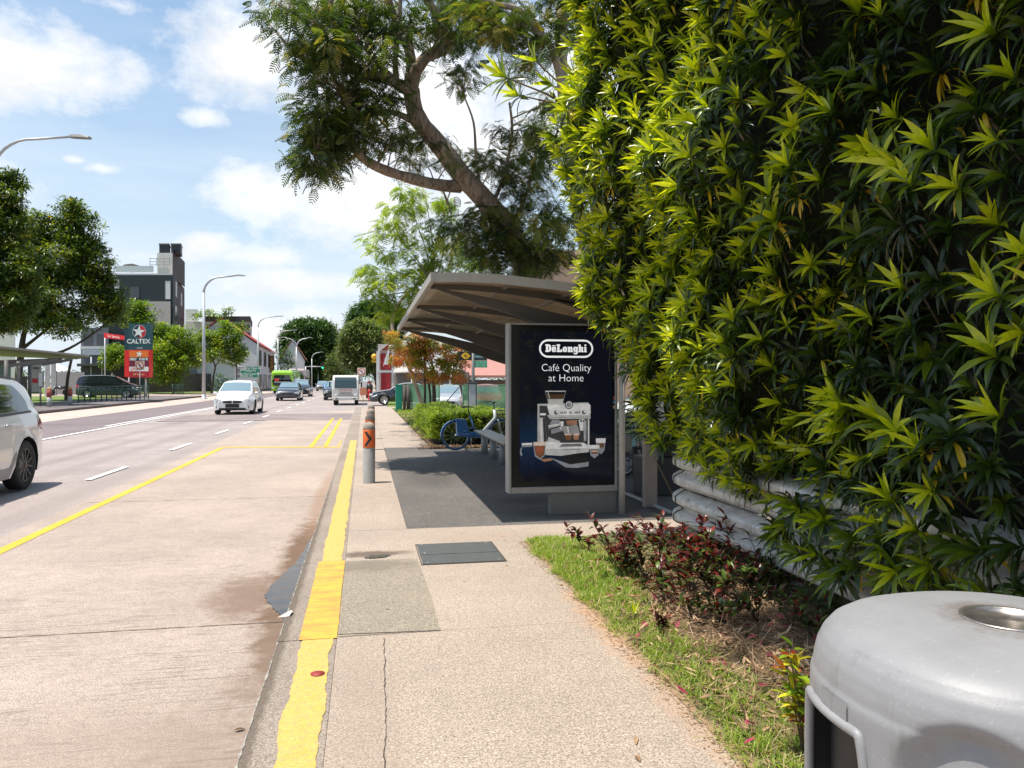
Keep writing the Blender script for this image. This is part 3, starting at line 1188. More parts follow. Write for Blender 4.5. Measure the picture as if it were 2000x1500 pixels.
rebase(hedge, (3.2, 4.5, .0))

# ================================================================== grass, dry litter, red-leaved plants in the bed
grass_m = leaf_mat('grass_blade', [(0, (.07, .12, .012)), (.5, (.19, .30, .025)), (.85, (.36, .44, .06)), (1, (.55, .46, .22))], transl=.35, rough=.5)


def bed_z(x_, y_):
    e = min(1, max(0, (x_ - 1.45) / .25))
    return .008 + .035 * e + .02 * math.sin(x_ * 5 + y_ * 3) * e


def vnoise(x_, y_):
    return math.sin(x_ * 4.7 + 1.3 * math.sin(y_ * 2.1)) * math.cos(y_ * 3.3 + 1.7 * math.sin(x_ * 3.9)) * .5 + .5 * math.sin(x_ * 11.1 + y_ * 7.7) * math.sin(y_ * 9.3 - x_ * 4.1)


def scatter_grass(n_, x0, x1, y0, y1, dens, Lr, dry=.15):
    Bs, Rs, a0, bn, L, W, T, U = [], [], [], [], [], [], [], []
    k = 0
    while k < n_:
        x_, y_ = random.uniform(x0, x1), random.uniform(y0, y1)
        if random.random() > dens(x_, y_):
            k += .2
            continue
        cx, cy = x_, y_
        for b_ in range(random.randint(4, 8)):
            th = random.uniform(0, 2 * PI)
            Bs.append((cx + random.gauss(0, .012), cy + random.gauss(0, .012), bed_z(cx, cy) - .004))
            Rs.append((math.cos(th), math.sin(th), 0))
            U.append((0, 0, 1))
            a0.append(R(random.uniform(2, 45)))
            bn.append(R(random.uniform(10, 80)))
            L.append(random.uniform(*Lr))
            W.append(random.uniform(.0028, .005))
            T.append(1.0 if random.random() < dry else random.uniform(.15, .9))
            k += 1
    return Bs, U, Rs, a0, bn, L, W, T


def gd(x_, y_):
    lim = np.interp(y_, [1, 2.2, 3.0, 4.2, 5.2, 6.2, 7], [2.3, 2.1, 1.9, 1.82, 1.92, 2.1, 2.0])
    d_ = 1 - sstep(lim - .25, lim + .1, x_)
    pch = np.interp(y_, [1, 4.3, 5.0, 7], [.42, .38, .85, 1.0])
    edge = sstep(1.43, 1.52, x_ + .03 * math.sin(y_ * 9))
    v_ = vnoise(x_, y_)
    return d_ * edge * (pch + .45 * v_ * (1.2 - pch) - .1)


gr = leaf_mesh('grass', *scatter_grass(30000, 1.40, 2.7, 2.3, 7.0, gd, (.03, .075)), grass_m, nseg=2, fold=.15)
tag(gr, 'patchy green grass along the edge of the near walk', 'grass', kind='stuff')
gr2 = leaf_mesh('grass', *scatter_grass(3500, 1.42, 1.9, 1.0, 3.0, lambda x_, y_: .6, (.04, .09)), grass_m, nseg=3, fold=.15)
tag(gr2, 'grass tufts close to the bin', 'grass', kind='stuff')

lit_m = leaf_mat('dry_litter', [(0, (.08, .045, .025)), (.35, (.24, .14, .075)), (.7, (.46, .30, .17)), (.86, (.60, .46, .30)), (.93, (.26, .02, .05)), (1, (.36, .03, .08))], transl=.1, rough=.7, tcol=(1.2, 1, .7))
Bs, U, Rs, a0, bn, L, W, T = [], [], [], [], [], [], [], []
for i in range(8500):
    y_ = random.uniform(1.4, 6.6)
    x_ = random.gauss(2.15, .42)
    if x_ < 1.47 or x_ > 3.0:
        continue
    if y_ > 5 and random.random() < .5:
        continue
    th = random.uniform(0, 2 * PI)
    Bs.append((x_, y_, bed_z(x_, y_) + random.uniform(.003, .03)))
    Rs.append((math.cos(th), math.sin(th), 0))
    U.append((random.uniform(-.25, .25), random.uniform(-.25, .25), 1))
    a0.append(R(random.uniform(68, 92)))
    bn.append(R(random.uniform(-35, 45)))
    if random.random() < .45:
        L.append(random.uniform(.035, .08)); W.append(random.uniform(.008, .018)); T.append(random.uniform(.0, .8))
    elif random.random() < .06:
        L.append(random.uniform(.04, .08)); W.append(random.uniform(.015, .03)); T.append(random.uniform(.92, 1))
    else:
        L.append(random.uniform(.06, .20)); W.append(random.uniform(.002, .0045)); T.append(random.uniform(.2, .86))
lt = leaf_mesh('leaf_litter', Bs, U, Rs, a0, bn, L, W, T, lit_m, nseg=3, fold=.3, twist=.6)
tag(lt, 'dry twigs and curled brown leaves strewn on the planting bed', 'leaf litter', kind='stuff')
# crumbs of litter along the walk's edge
Bs, U, Rs, a0, bn, L, W, T = [], [], [], [], [], [], [], []
for i in range(1500):
    y_ = random.uniform(1.6, 7.0)
    x_ = 1.45 + random.gauss(0, .03) - abs(random.gauss(0, .02))
    th = random.uniform(0, 2 * PI)
    Bs.append((x_, y_, .003)); Rs.append((math.cos(th), math.sin(th), 0)); U.append((0, 0, 1))
    a0.append(R(85)); bn.append(R(random.uniform(-10, 20))); L.append(random.uniform(.008, .035)); W.append(random.uniform(.003, .008)); T.append(random.uniform(.2, .86))
tag(leaf_mesh('leaf_litter', Bs, U, Rs, a0, bn, L, W, T, lit_m, nseg=2), 'crumbs of dry litter along the edge of the walk', 'leaf litter', kind='stuff')


def single_leaf(x_, y_, th, L_, W_, t_, label, z_=.004):
    o = leaf_mesh('fallen_leaf', [(0, 0, 0)], [(0, 0, 1)], [(math.cos(th), math.sin(th), 0)], R(80), R(25), L_, W_, t_, lit_m, nseg=4, fold=.5)
    o.location = (x_, y_, z_)
    tag(o, label, 'fallen leaf', 'single fallen leaves on the near walk and road')


q = G(1242, 1456); single_leaf(q.x, q.y, 1.2, .10, .018, .6, 'longer curled brown leaf on the walk left of the grass')
q = G(1250, 1490); single_leaf(q.x, q.y, 1.5, .07, .02, .4, 'reddish brown curled leaf nearest the lower edge of the walk')
q = G(458, 1430, -.1); single_leaf(q.x, q.y, .3, .05, .022, .1, 'small dark leaf lying alone on the near road', -.093)
q = G(752, 1192); single_leaf(q.x, q.y, .1, .035, .008, .05, 'tiny dark leaf on the mended grey patch', .006)
mb = MB()
q = G(556, 1232, -.1)
mb.poly([(q.x - .04, q.y - .04, 0), (q.x + .03, q.y - .045, .004), (q.x + .05, q.y + .01, .02), (q.x + .03, q.y + .08, .008), (q.x - .005, q.y + .02, .004)])
o = mb.build('paper_scrap', M('paper', (.55, .49, .43), .8), loc=(0, 0, -.094))
tag(o, 'crumpled pale paper scrap against the kerb below the puddle', 'paper scrap')
rebase(o, (0, 0, 0))

red_m = leaf_mat('red_leaf', [(0, (.022, .040, .012)), (.3, (.05, .10, .02)), (.5, (.13, .20, .03)), (.6, (.045, .010, .012)), (.8, (.095, .016, .016)), (1, (.21, .035, .025))], transl=.28, rough=.32, tcol=(1.7, .9, .6))
stem_m = M('plant_stem', (.09, .06, .04), .8)


def red_plant(px, py, h, n_, red, label, spread=.25, leafL=.078):
    b_ = G(px, py, .02)
    t = thing('red_leaved_shrub', label, 'shrub', b_, group='red leaved shrubs in the bed')
    mb = MB()
    Bs, U, Rs, a0, bn, L, W, T = [], [], [], [], [], [], [], []
    for s_ in range(max(3, int(n_ * 1.25))):
        a = random.uniform(0, 2 * PI)
        tip = Vector((math.cos(a) * spread * random.uniform(.3, 1.1), math.sin(a) * spread * random.uniform(.3, 1.1), h * random.uniform(.65, 1.3)))
        mid = tip * .5 + Vector((0, 0, h * .08))
        mb.tube([(0, 0, 0), mid, tip], [.004, .003, .002], 5)
        for k in range(random.randint(11, 17)):
            f = random.uniform(.2, 1.0) ** .7
            p_ = Vector((0, 0, 0)).lerp(mid, min(1, f * 2)) if f < .5 else mid.lerp(tip, f * 2 - 1)
            th = random.uniform(0, 2 * PI)
            Bs.append(p_); U.append((0, 0, 1)); Rs.append((math.cos(th), math.sin(th), 0))
            a0.append(R(random.uniform(20, 80))); bn.append(R(random.uniform(10, 60)))
            L.append(leafL * random.uniform(.7, 1.3)); W.append(leafL * random.uniform(.36, .5))
            T.append(random.uniform(.6, 1) if random.random() < red * (.25 + .75 * f) else random.uniform(0, .55))
    mb.build('stem', stem_m, t)
    leaf_mesh('leaves', Bs, U, Rs, a0, bn, L, W, T, red_m, t, nseg=4, fold=.25, shape=[.15, .85, 1.0, .65, .04])
    return t


red_plant(1150, 1085, .20, 3, .9, 'small thin red shrub farthest left in the bed, in the grass')
red_plant(1200, 1110, .34, 6, .9, 'loose red shrub standing in the grass beside the walk')
red_plant(1262, 1140, .36, 7, .9, 'bright red shrub in the sun at the front of the red clump')
red_plant(1322, 1120, .34, 7, .85, 'dark red shrub in the middle back of the red clump')
red_plant(1375, 1150, .36, 8, .7, 'red and green shrub in the middle front of the red clump')
red_plant(1430, 1120, .36, 7, .75, 'dark red shrub close in front of the barrier joint')
red_plant(1475, 1130, .50, 5, .9, 'tallest dark red shrub reaching over the lower barrier rail')
red_plant(1450, 1170, .24, 7, .4, 'low mostly green shrub in the shade beside the barrier')
red_plant(1530, 1180, .22, 6, .25, 'dark green low shrub in shade right of the red clump')
red_plant(1300, 1185, .20, 5, .6, 'low red and green shrub at the near foot of the clump')
for k, (px, py, h, r_, lb) in enumerate([(1225, 1135, .28, .9, 'red shrub at the left foot of the red clump beside the tallest grass'), (1290, 1105, .30, .9, 'red shrub at the back left of the red clump'),
                                  (1345, 1095, .28, .9, 'red shrub at the very back of the clump nearest the walk slab'), (1400, 1100, .30, .8, 'dark red shrub at the back against the barrier end'), (1345, 1165, .30, .7, 'burgundy shrub with green lower leaves at the front middle of the clump'),
                                  (1405, 1180, .28, .5, 'green and burgundy shrub at the front right of the clump'), (1500, 1160, .34, .6, 'burgundy shrub in shade under the lower rail'), (1540, 1140, .30, .5, 'shaded shrub pressed against the lower rail right of the clump')]):
    red_plant(px, py, h, 7, r_, lb)
for k, (px, py, h, lb) in enumerate([(1480, 1215, .20, 'low green and burgundy shrub in the shade in front of the lower rail'), (1545, 1225, .20, 'dark low shrub half way between the red clump and the bin'), (1590, 1250, .18, 'dark low shrub right beside the upper left of the bin lid'), (1420, 1215, .14, 'thin twiggy seedling at the lower right foot of the red clump'), (1360, 1215, .13, 'thin red seedling at the lower foot of the red clump')]):
    red_plant(px, py, h, 4, .35, lb, .18, .06)
red_plant(1290, 1245, .13, 3, .8, 'tiny red seedling with green leaves among the dry litter', .07, .05)
red_plant(1620, 1215, .16, 6, .1, 'low dark green shrub in deep shade under the barrier, behind the bin')
# bright green sprout and the croton beside the bin
t = thing('young_plant', 'bright green leafy sprout at the near edge of the red clump', 'young plant', G(1240, 1215, .02))
r_ = rosettes([(0, 0, .05)], [(0, 0, 1)], [.11], [.9], (10, 10), 0)
leaf_mesh('leaves', *r_, hedge_leaf, t)
MB().tube([(0, 0, 0), (0, 0, .05)], .004, 5).build('stem', stem_m, t)
cro_m = leaf_mat('croton_leaf', [(0, (.10, .20, .02)), (.4, (.35, .50, .03)), (.72, (.72, .62, .04)), (.9, (.45, .07, .03)), (1, (.25, .02, .02))], transl=.3, rough=.3, tcol=(1.3, 1.2, .5))
cb = G(1570, 1480, .02)
t = thing('croton_plant', 'small croton with yellow, green and red leaves against the left side of the bin', 'croton plant', cb)
Bs, U, Rs, a0, bn, L, W, T = [], [], [], [], [], [], [], []
mb = MB()
for s_ in range(5):
    a = random.uniform(1.5, 4.5)
    tip = Vector((math.cos(a) * .09, math.sin(a) * .06, random.uniform(.24, .46)))
    mb.tube([(0, 0, 0), tip * .5 + Vector((0, 0, .02)), tip], [.004, .003, .002], 5)
    for k in range(19):
        th = random.uniform(0, 2 * PI)
        Bs.append(tip * random.uniform(.35, 1.0)); U.append((0, 0, 1)); Rs.append((math.cos(th), math.sin(th), 0))
        a0.append(R(random.uniform(35, 90))); bn.append(R(random.uniform(10, 50))); L.append(random.uniform(.05, .085)); W.append(random.uniform(.022, .034)); T.append(random.random())
mb.build('stem', stem_m, t)
leaf_mesh('leaves', Bs, U, Rs, a0, bn, L, W, T, cro_m, t, nseg=4, fold=.2, shape=[.15, .85, 1.0, .65, .04])

# ================================================================== steel cover in the walk
mb = MB()
x0, y0, x1, y1 = .46, 6.26, 1.15, 7.02
cov_m = bpy.data.materials.new('cover_steel')
cov_m.use_nodes = True
nt = NT(cov_m.node_tree)
tc = nt.n('ShaderNodeTexCoord')
ck = nt.n('ShaderNodeTexVoronoi', {'Vector': tc.outputs['Object'], 'Scale': 38.0, 'Randomness': 0.0})
hh = nt.ramp(ck.outputs['Distance'], [(.25, 1), (.42, 0)])
n = nt.noise(tc.outputs['Object'], 12, 6, .7)
c = nt.mix(n, (.06, .068, .07), (.14, .145, .14))
c = nt.mix(nt.math('MULTIPLY', hh, .5), c, (.30, .31, .30))
nt.n('ShaderNodeOutputMaterial', {'Surface': bsdf(nt, Base_Color=c, Roughness=.55, Metallic=.3, Normal=nt.n('ShaderNodeBump', {'Strength': .8, 'Distance': .004, 'Height': hh}).outputs[0]).outputs[0]})
cover = thing('drain_cover', 'grey patterned steel inspection cover of two plates set in the walk', 'drain cover', ((x0 + x1) / 2, (y0 + y1) / 2, 0))
cx, cy = (x0 + x1) / 2, (y0 + y1) / 2
for ya, yb in ((y0, 6.585), (6.592, y1)):
    MB().box((x0 + .006 - cx, ya + .006 - cy, .001), (x1 - .006 - cx, yb - .006 - cy, .011)).build('plate', cov_m, cover, bevel=.002)
mb = MB()
for a, b_ in (((x0 - .008, y0 - .008), (x1 + .008, y0)), ((x0 - .008, y1), (x1 + .008, y1 + .008)), ((x0 - .008, y0 + .0005), (x0, y1 - .0005)), ((x1, y0 + .0005), (x1 + .008, y1 - .0005))):
    mb.box((a[0] - cx, a[1] - cy, .0015), (b_[0] - cx, b_[1] - cy, .009))
mb.build('frame', M('cover_frame', (.10, .09, .08), .8), cover)
for a, b_ in ((.05, .04), (.64, .04), (.05, .36), (.05, .40), (.64, .72), (.05, .72)):
    MB().lathe([(.010, .0112), (.009, .0135), (.001, .0135)], 10, (x0 + a - cx, y0 + b_ - cy, 0)).build('bolt', M('cover_bolt', (.3, .29, .27), .6), cover)

# ================================================================== bollards
conc_post = M('bollard_grey', (.38, .375, .36), .75, var=.15, scale=9, bump=.3, bscale=120, dirt=.35)
cap_m = M('bollard_cap', (.36, .31, .26), .85, var=.3, scale=14, bump=.4, bscale=100, dirt=.3)
org_m = M('bollard_orange', (.80, .16, .03), .4, var=.18, scale=8, dirt=.2)
blk_m = M('chevron_black', (.02, .02, .02), .5)


def chevron(a0, a1, z0, z1, r_):
    """black arrow head wrapped round the post"""
    mb = MB()
    n_ = 12
    pts_o, pts_i = [], []
    for i in range(n_ + 1):
        t_ = i / n_
        z = z0 + (z1 - z0) * t_
        k = 1 - abs(2 * t_ - 1)
        a = a0 + (a1 - a0) * k * .62
        wdt = (a1 - a0) * .38
        pts_o.append((r_ * math.cos(a), r_ * math.sin(a), z))
        pts_i.append((r_ * math.cos(a + wdt / 2), r_ * math.sin(a + wdt / 2), z))
        if i == n_:
            pass
        pts_o[-1] = (pts_o[-1], pts_i[-1], (r_ * math.cos(a + wdt), r_ * math.sin(a + wdt), z))
    mb.grid([list(p_) for p_ in pts_o])
    return mb


def bollard(loc, label):
    t = thing('bollard', label, 'bollard', loc, group='bollards along the kerb')
    r_ = .088
    MB().lathe([(r_ + .004, 0), (r_ + .002, .012), (r_, .02), (r_, .515), (r_ - .001, .517)], 40).build('post', conc_post, t)
    MB().lathe([(r_ + .0015, .517), (r_ + .0025, .52), (r_ + .0025, .778), (r_ + .0015, .781)], 40).build('band', org_m, t)
    chevron(R(222), R(295), .545, .755, r_ + .0042).build('chevron', blk_m, t)
    prof = [(r_ + .001, .781), (r_ + .0015, .80)] + [(r_ * math.cos(a), .81 + .085 * math.sin(a)) for a in np.linspace(0, PI / 2 * .98, 12)]
    MB().lathe(prof, 40).build('cap', cap_m, t)
    return t


b0 = bollard((.065, 11.44, 0), 'nearest bollard with grey post and orange band carrying a black arrow')
for y_, lab in ((14.25, 'second bollard from the camera, its orange band half hidden behind the nearest one'), (16.9, 'third bollard from the camera, only its cap showing above the second'), (20.0, 'farthest bollard of the row, a small cap behind the others')):
    o = tree_copy(b0)
    o.location = (.065 + (y_ - 11.44) * .012, y_, 0)
    o['label'] = lab

# ================================================================== bus shelter
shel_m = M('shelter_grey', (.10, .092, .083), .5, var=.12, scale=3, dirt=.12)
shel_l = M('shelter_light', (.42, .41, .395), .45, var=.12, scale=4, dirt=.15)
bronze = bpy.data.materials.new('roof_sheet')
bronze.use_nodes = True
nt = NT(bronze.node_tree)
tc = nt.n('ShaderNodeTexCoord')
n = nt.noise(tc.outputs['Object'], 1.6, 7, .7)
c = nt.mix(nt.ramp(n, [(.35, 0), (.65, 1)]), (.21, .185, .15), (.37, .33, .275))
p = bsdf(nt, Base_Color=c, Roughness=.38, Specular_IOR_Level=.5)
tr = nt.n('ShaderNodeBsdfTranslucent', {'Color': nt.mix(1.0, c, (.9, .78, .62), 'MULTIPLY')})
mx = nt.n('ShaderNodeMixShader', {0: .48, 1: p.outputs[0], 2: tr.outputs[0]})
nt.n('ShaderNodeOutputMaterial', {'Surface': mx.outputs[0]})

shelter = thing('bus_shelter', 'grey steel bus shelter with a wide upswept bronze sheet roof on the near pavement', 'bus shelter', (2.75, 12, 0))
SX, SY0, SY1 = 3.30, 7.9, 16.1


def roof_z(x_):
    return float(np.interp(x_, [.70, 1.0, 1.4, 2.07, 2.4, 2.9, 3.6, 4.2], [2.605, 2.612, 2.603, 2.545, 2.49, 2.38, 2.17, 1.98]))


def L(x_, y_, z_):
    return Vector((x_ - 2.75, y_ - 12, z_))


xs = list(np.linspace(.72, 4.15, 22))
mb = MB()
mb.smooth = True
rows_t = [[L(x_, y_, roof_z(x_) - .022) for x_ in xs] for y_ in np.linspace(SY0 + .02, SY1 - .02, 30)]
mb.grid(rows_t)
rf = mb.build('roof', bronze, shelter)
sm = rf.modifiers.new('thick', 'SOLIDIFY'); sm.thickness = .008
mb = MB()                                      # fascia frame round the roof
for y0_, y1_ in ((SY0 - .03, SY0 + .015), (SY1 - .015, SY1 + .03)):
    rows = []
    for x_ in np.linspace(.70, 4.18, 26):
        z = roof_z(x_)
        rows.append([L(x_, y0_, z), L(x_, y1_, z), L(x_, y1_, z - .095), L(x_, y0_, z - .095)])
    mb.grid(rows, closed=True)
mb.box(L(.665, SY0 - .032, roof_z(.7) - .085), L(.71, SY1 + .032, roof_z(.7) + .004))
mb.box(L(4.16, SY0 - .032, roof_z(4.15) - .1), L(4.21, SY1 + .032, roof_z(4.15) + .004))
mb.build('fascia', M('fascia', (.34, .315, .28), .45, dirt=.15), shelter)
for xp in (1.55, 2.25):
    mb = MB()
    mb.box(L(xp - .02, SY0 + .02, roof_z(xp) - .06), L(xp + .02, SY1 - .02, roof_z(xp) - .031))
    mb.build('purlin', M('purlin', (.20, .18, .155), .5), shelter)
frames_y = (8.62, 11.05, 13.5, 15.7)
for fy in frames_y:
    mb = MB()                                  # rib following the sheet
    rows = []
    for x_ in np.linspace(.73, 4.1, 20):
        z = roof_z(x_) - .034
        h = .045 + .03 * math.sin(PI * min(1, (x_ - .7) / 3.4))
        rows.append([L(x_, fy - .03, z), L(x_, fy + .03, z), L(x_, fy + .03, z - h), L(x_, fy - .03, z - h)])
    mb.grid(rows, closed=True)
    mb.poly([L(.73, fy - .03, roof_z(.73) - .034), L(.73, fy + .03, roof_z(.73) - .034), L(.73, fy + .03, roof_z(.73) - .08), L(.73, fy - .03, roof_z(.73) - .08)])
    mb.build('rib', shel_m, shelter)
    mb = MB()                                  # tapering strut from the roof's edge down to the column
    rows = []
    for t_ in np.linspace(0, 1, 14):
        x_ = .80 + (SX - .80) * t_
        zt = np.interp(x_, [.8, 1.5, 2.16, 3.3], [2.535, 2.42, 2.28, 2.04])
        hh_ = np.interp(x_, [.8, 1.2, 1.86, 2.57, 3.3], [.02, .09, .16, .27, .33])
        hw = .028 + .012 * t_
        rows.append([L(x_, fy - hw, zt), L(x_, fy + hw, zt), L(x_, fy + hw, zt - hh_), L(x_, fy - hw, zt - hh_)])
    mb.grid(rows, closed=True)
    mb.poly(rows[-1])
    mb.build('strut', shel_m, shelter)
    mb = MB()                                  # second wedge rising from the column to the sheet
    rows = []
    for t_ in np.linspace(0, 1, 8):
        x_ = 2.15 + 1.15 * t_
        zt = roof_z(x_) - .09
        rows.append([L(x_, fy - .03, zt), L(x_, fy + .03, zt), L(x_, fy + .03, zt - .02 - .16 * t_), L(x_, fy - .03, zt - .02 - .16 * t_)])
    mb.grid(rows, closed=True)
    mb.build('wedge', shel_m, shelter)
    MB().box(L(SX - .06, fy - .055, 0), L(SX + .09, fy + .055, roof_z(SX) - .05)).build('column', M('column_paint', (.33, .27, .23), .5, dirt=.2), shelter, bevel=.008)

# ---------------------------------------------------------------- advertising panel
PXL = (2.868 - 1.555) / (838 - 45)          # metres per pixel of the close view


def ax_(u, v_, y_=8.30):
    """point on the front of the panel from the close-up's pixel grid"""
    return Vector((1.555 + (u - 45) * PXL, y_, 2.137 - (v_ - 95) * (2.137 - .25) / (1250 - 95)))


adp = thing('advertising_panel', 'upright advertising panel with a dark coffee machine poster, standing on a low grey plinth', 'advertising panel', (2.2, 8.4, 0))
AO = Vector((2.2, 8.4, 0))


def alocal(p_):
    return p_ - AO


fr_light = M('panel_frame', (.33, .325, .315), .4, metal=.25, var=.15, scale=5, dirt=.15)
mb = MB()
z0, z1 = .25, 2.137
x0, x1 = 1.555, 2.81
for a, b_ in (((x0, 8.30, z0), (x0 + .032, 8.50, z1)), ((x1 - .03, 8.30, z0), (x1, 8.50, z1)), ((x0 + .0325, 8.30, z1 - .022), (x1 - .0305, 8.50, z1)), ((x0 + .0325, 8.30, z0), (x1 - .0305, 8.50, z0 + .07))):
    mb.box(alocal(Vector(a)), alocal(Vector(b_)))
mb.build('frame', fr_light, adp, bevel=.006)
mb = MB()
mb.box(alocal(Vector((x0 + .033, 8.318, z0 + .0705))), alocal(Vector((x1 - .0305, 8.48, z1 - .0225))))
mb.build('bezel', M('bezel_black', (.008, .008, .010), .25), adp)
MB().box(alocal(Vector((2.04, 8.33, 0))), alocal(Vector((2.80, 8.47, .249)))).build('plinth', M('plinth', (.17, .165, .155), .6, dirt=.2), adp, bevel=.004)
MB().tube([alocal(Vector((2.85, 8.27, 0))), alocal(Vector((2.85, 8.27, 2.19)))], .036, 16).build('post', M('post_light', (.50, .47, .43), .45, dirt=.25), adp)
# the poster: navy ground, fading to blue in the middle
pm = bpy.data.materials.new('poster_navy')
pm.use_nodes = True
nt = NT(pm.node_tree)
tc = nt.n('ShaderNodeTexCoord')
sp = nt.n('ShaderNodeSeparateXYZ', {0: tc.outputs['Object']})
dx = nt.math('DIVIDE', nt.math('ADD', sp.outputs[0], .42), .55)
dz = nt.math('DIVIDE', nt.math('SUBTRACT', sp.outputs[2], .80), .38)
rr = nt.math('SQRT', nt.math('ADD', nt.math('MULTIPLY', dx, dx), nt.math('MULTIPLY', dz, dz)))
c = nt.mix(nt.ramp(rr, [(0, 1), (1, 0)]), (.004, .005, .009), (.006, .017, .042))
p = bsdf(nt, Base_Color=c, Roughness=.06, Specular_IOR_Level=.5, Emission_Color=c, Emission_Strength=.5)
nt.n('ShaderNodeOutputMaterial', {'Surface': p.outputs[0]})
a, b_ = ax_(122, 148), ax_(768, 1172)
poster = MB().add([alocal(Vector((a.x, 8.316, b_.z))), alocal(Vector((b_.x, 8.316, b_.z))), alocal(Vector((b_.x, 8.316, a.z))), alocal(Vector((a.x, 8.316, a.z)))], [(0, 1, 2, 3)]).build('poster', pm, adp)
XD, ZD = (1, 0, 0), (0, 0, 1)


def ink(name, col, e=.35):
    return M('ink_' + name, col, .3, var=0.02, emit=e)


W_ = ink('white', (.86, .87, .88), .42)


def flat(pts, layer):
    return [alocal(ax_(u, v_, 8.316 - .0006 * layer)) for u, v_ in pts]


def capsule(x0, y0, x1, y1, n_=12):
    r_ = (y1 - y0) / 2
    out = []
    for i in range(n_ + 1):
        a = -PI / 2 + PI * i / n_
        out.append((x1 - r_ + r_ * math.cos(a), (y0 + y1) / 2 + r_ * math.sin(a)))
    for i in range(n_ + 1):
        a = PI / 2 + PI * i / n_
        out.append((x0 + r_ + r_ * math.cos(a), (y0 + y1) / 2 + r_ * math.sin(a)))
    return out


mb = MB()
o_, i_ = capsule(255, 205, 632, 330), capsule(267, 218, 620, 317)
n_ = len(o_)
vs = flat(o_, 2) + flat(i_, 2)
mb.add(vs, [(k, (k + 1) % n_, n_ + (k + 1) % n_, n_ + k) for k in range(n_)])
mb.build('logo_outline', W_, poster)
# heavy slab lettering of the logo, drawn glyph by glyph (unit: 10 x 14 box, baseline 0)
GL = {
    'D': (11.5, [[(0, 14), (6.5, 14), (10, 12), (10.6, 7), (10, 2), (6.5, 0), (0, 0), (0, 2.6), (1.2, 2.6), (1.2, 11.4), (0, 11.4)]], [[(5.0, 11), (6.4, 10.4), (6.7, 7), (6.4, 3.6), (5.0, 3)]]),
    'e': (9.2, [[(0.3, 8), (2.4, 9.8), (6, 9.8), (8.2, 8), (8.4, 4.2), (3.6, 4.2), (3.8, 2.6), (5, 2.2), (5.2, 3.2), (8.3, 3.2), (7.8, 1), (5.8, 0), (2.4, 0), (.4, 1.8), (0, 5)]], [[(3.6, 6.2), (5.1, 6.2), (4.9, 7.7), (3.9, 7.7)]]),
    'L': (11, [[(0, 14), (6.4, 14), (6.4, 11.6), (5.2, 11.6), (5.2, 2.8), (7.4, 2.8), (7.4, 5), (10.2, 5), (10.2, 0), (0, 0), (0, 2.4), (1.2, 2.4), (1.2, 11.6), (0, 11.6)]], []),
    'o': (9.2, [[(0, 5), (.5, 8), (2.4, 9.8), (6, 9.8), (8, 8), (8.5, 5), (8, 2), (6, 0), (2.4, 0), (.5, 2)]], [[(3.6, 5), (3.8, 7.6), (4.8, 7.6), (5, 5), (4.8, 2.2), (3.8, 2.2)]]),
    'n': (10.4, [[(0, 9.6), (4, 9.6), (4.2, 8.6), (5.6, 9.8), (7.6, 9.8), (8.8, 8.4), (8.8, 2.2), (9.8, 2.2), (9.8, 0), (5.4, 0), (5.4, 7), (4.4, 6.6), (4.4, 2.2), (5, 2.2), (5, 0), (0, 0), (0, 2.2), (.9, 2.2), (.9, 7.4), (0, 7.4)]], []),
    'g': (9.4, [[(0, 5), (.5, 8.2), (2.2, 9.8), (4, 9.8), (5, 8.8), (5.2, 9.6), (9, 9.6), (9, 7.6), (8.3, 7.6), (8.3, -1.6), (6.6, -4), (2, -4), (.6, -2.6), (.6, -1), (3.8, -1), (4, -2), (5, -2), (5, 1.4), (4, .6), (2.2, .6), (.5, 2)]], [[(3.7, 5), (3.9, 7.4), (5, 7.4), (5, 2.8), (3.9, 2.8)]]),
    'h': (10.4, [[(0, 14), (4.4, 14), (4.4, 8.8), (5.6, 9.8), (7.6, 9.8), (8.8, 8.4), (8.8, 2.2), (9.8, 2.2), (9.8, 0), (5.4, 0), (5.4, 7), (4.4, 6.6), (4.4, 2.2), (5, 2.2), (5, 0), (0, 0), (0, 2.2), (.9, 2.2), (.9, 11.8), (0, 11.8)]], []),
    'i': (5.6, [[(0, 9.6), (4.4, 9.6), (4.4, 2.2), (5.3, 2.2), (5.3, 0), (0, 0), (0, 2.2), (.9, 2.2), (.9, 7.4), (0, 7.4)], [(.9, 11.2), (4.4, 11.2), (4.4, 14), (.9, 14)]], []),
}
ox, base_y, uw, uh = 298, 291, 3.78, 3.75
mb, mbd = MB(), MB()
for ch in 'DeLonghi':
    adv, solids, holes = GL[ch]
    for pl in solids:
        mb.poly(flat([(ox + x_ * uw, base_y - y_ * uh) for x_, y_ in pl], 3))
    for pl in holes:
        mbd.poly(flat([(ox + x_ * uw, base_y - y_ * uh) for x_, y_ in pl], 4))
    if ch == 'e':
        mb.poly(flat([(ox + 1 * uw, base_y - 12.2 * uh), (ox + 7.6 * uw, base_y - 12.2 * uh), (ox + 7.6 * uw, base_y - 10.9 * uh), (ox + 1 * uw, base_y - 10.9 * uh)], 3))
    ox += adv * uw
mb.build('logo_lettering', W_, poster)
mbd.build('logo_counters', M('ink_navy', (.006, .007, .014), .1), poster)
k_ = (2.137 - .25) / (1250 - 95)
text_mesh('lettering', 'Café Quality', 53 * k_ / .74, W_, poster, alocal(ax_(444, 400, 8.3145)), XD, ZD, offset=-.0016, sx=.97)
text_mesh('lettering', 'at Home', 53 * k_ / .74, W_, poster, alocal(ax_(442, 470, 8.3145)), XD, ZD, offset=-.0016, sx=.99)
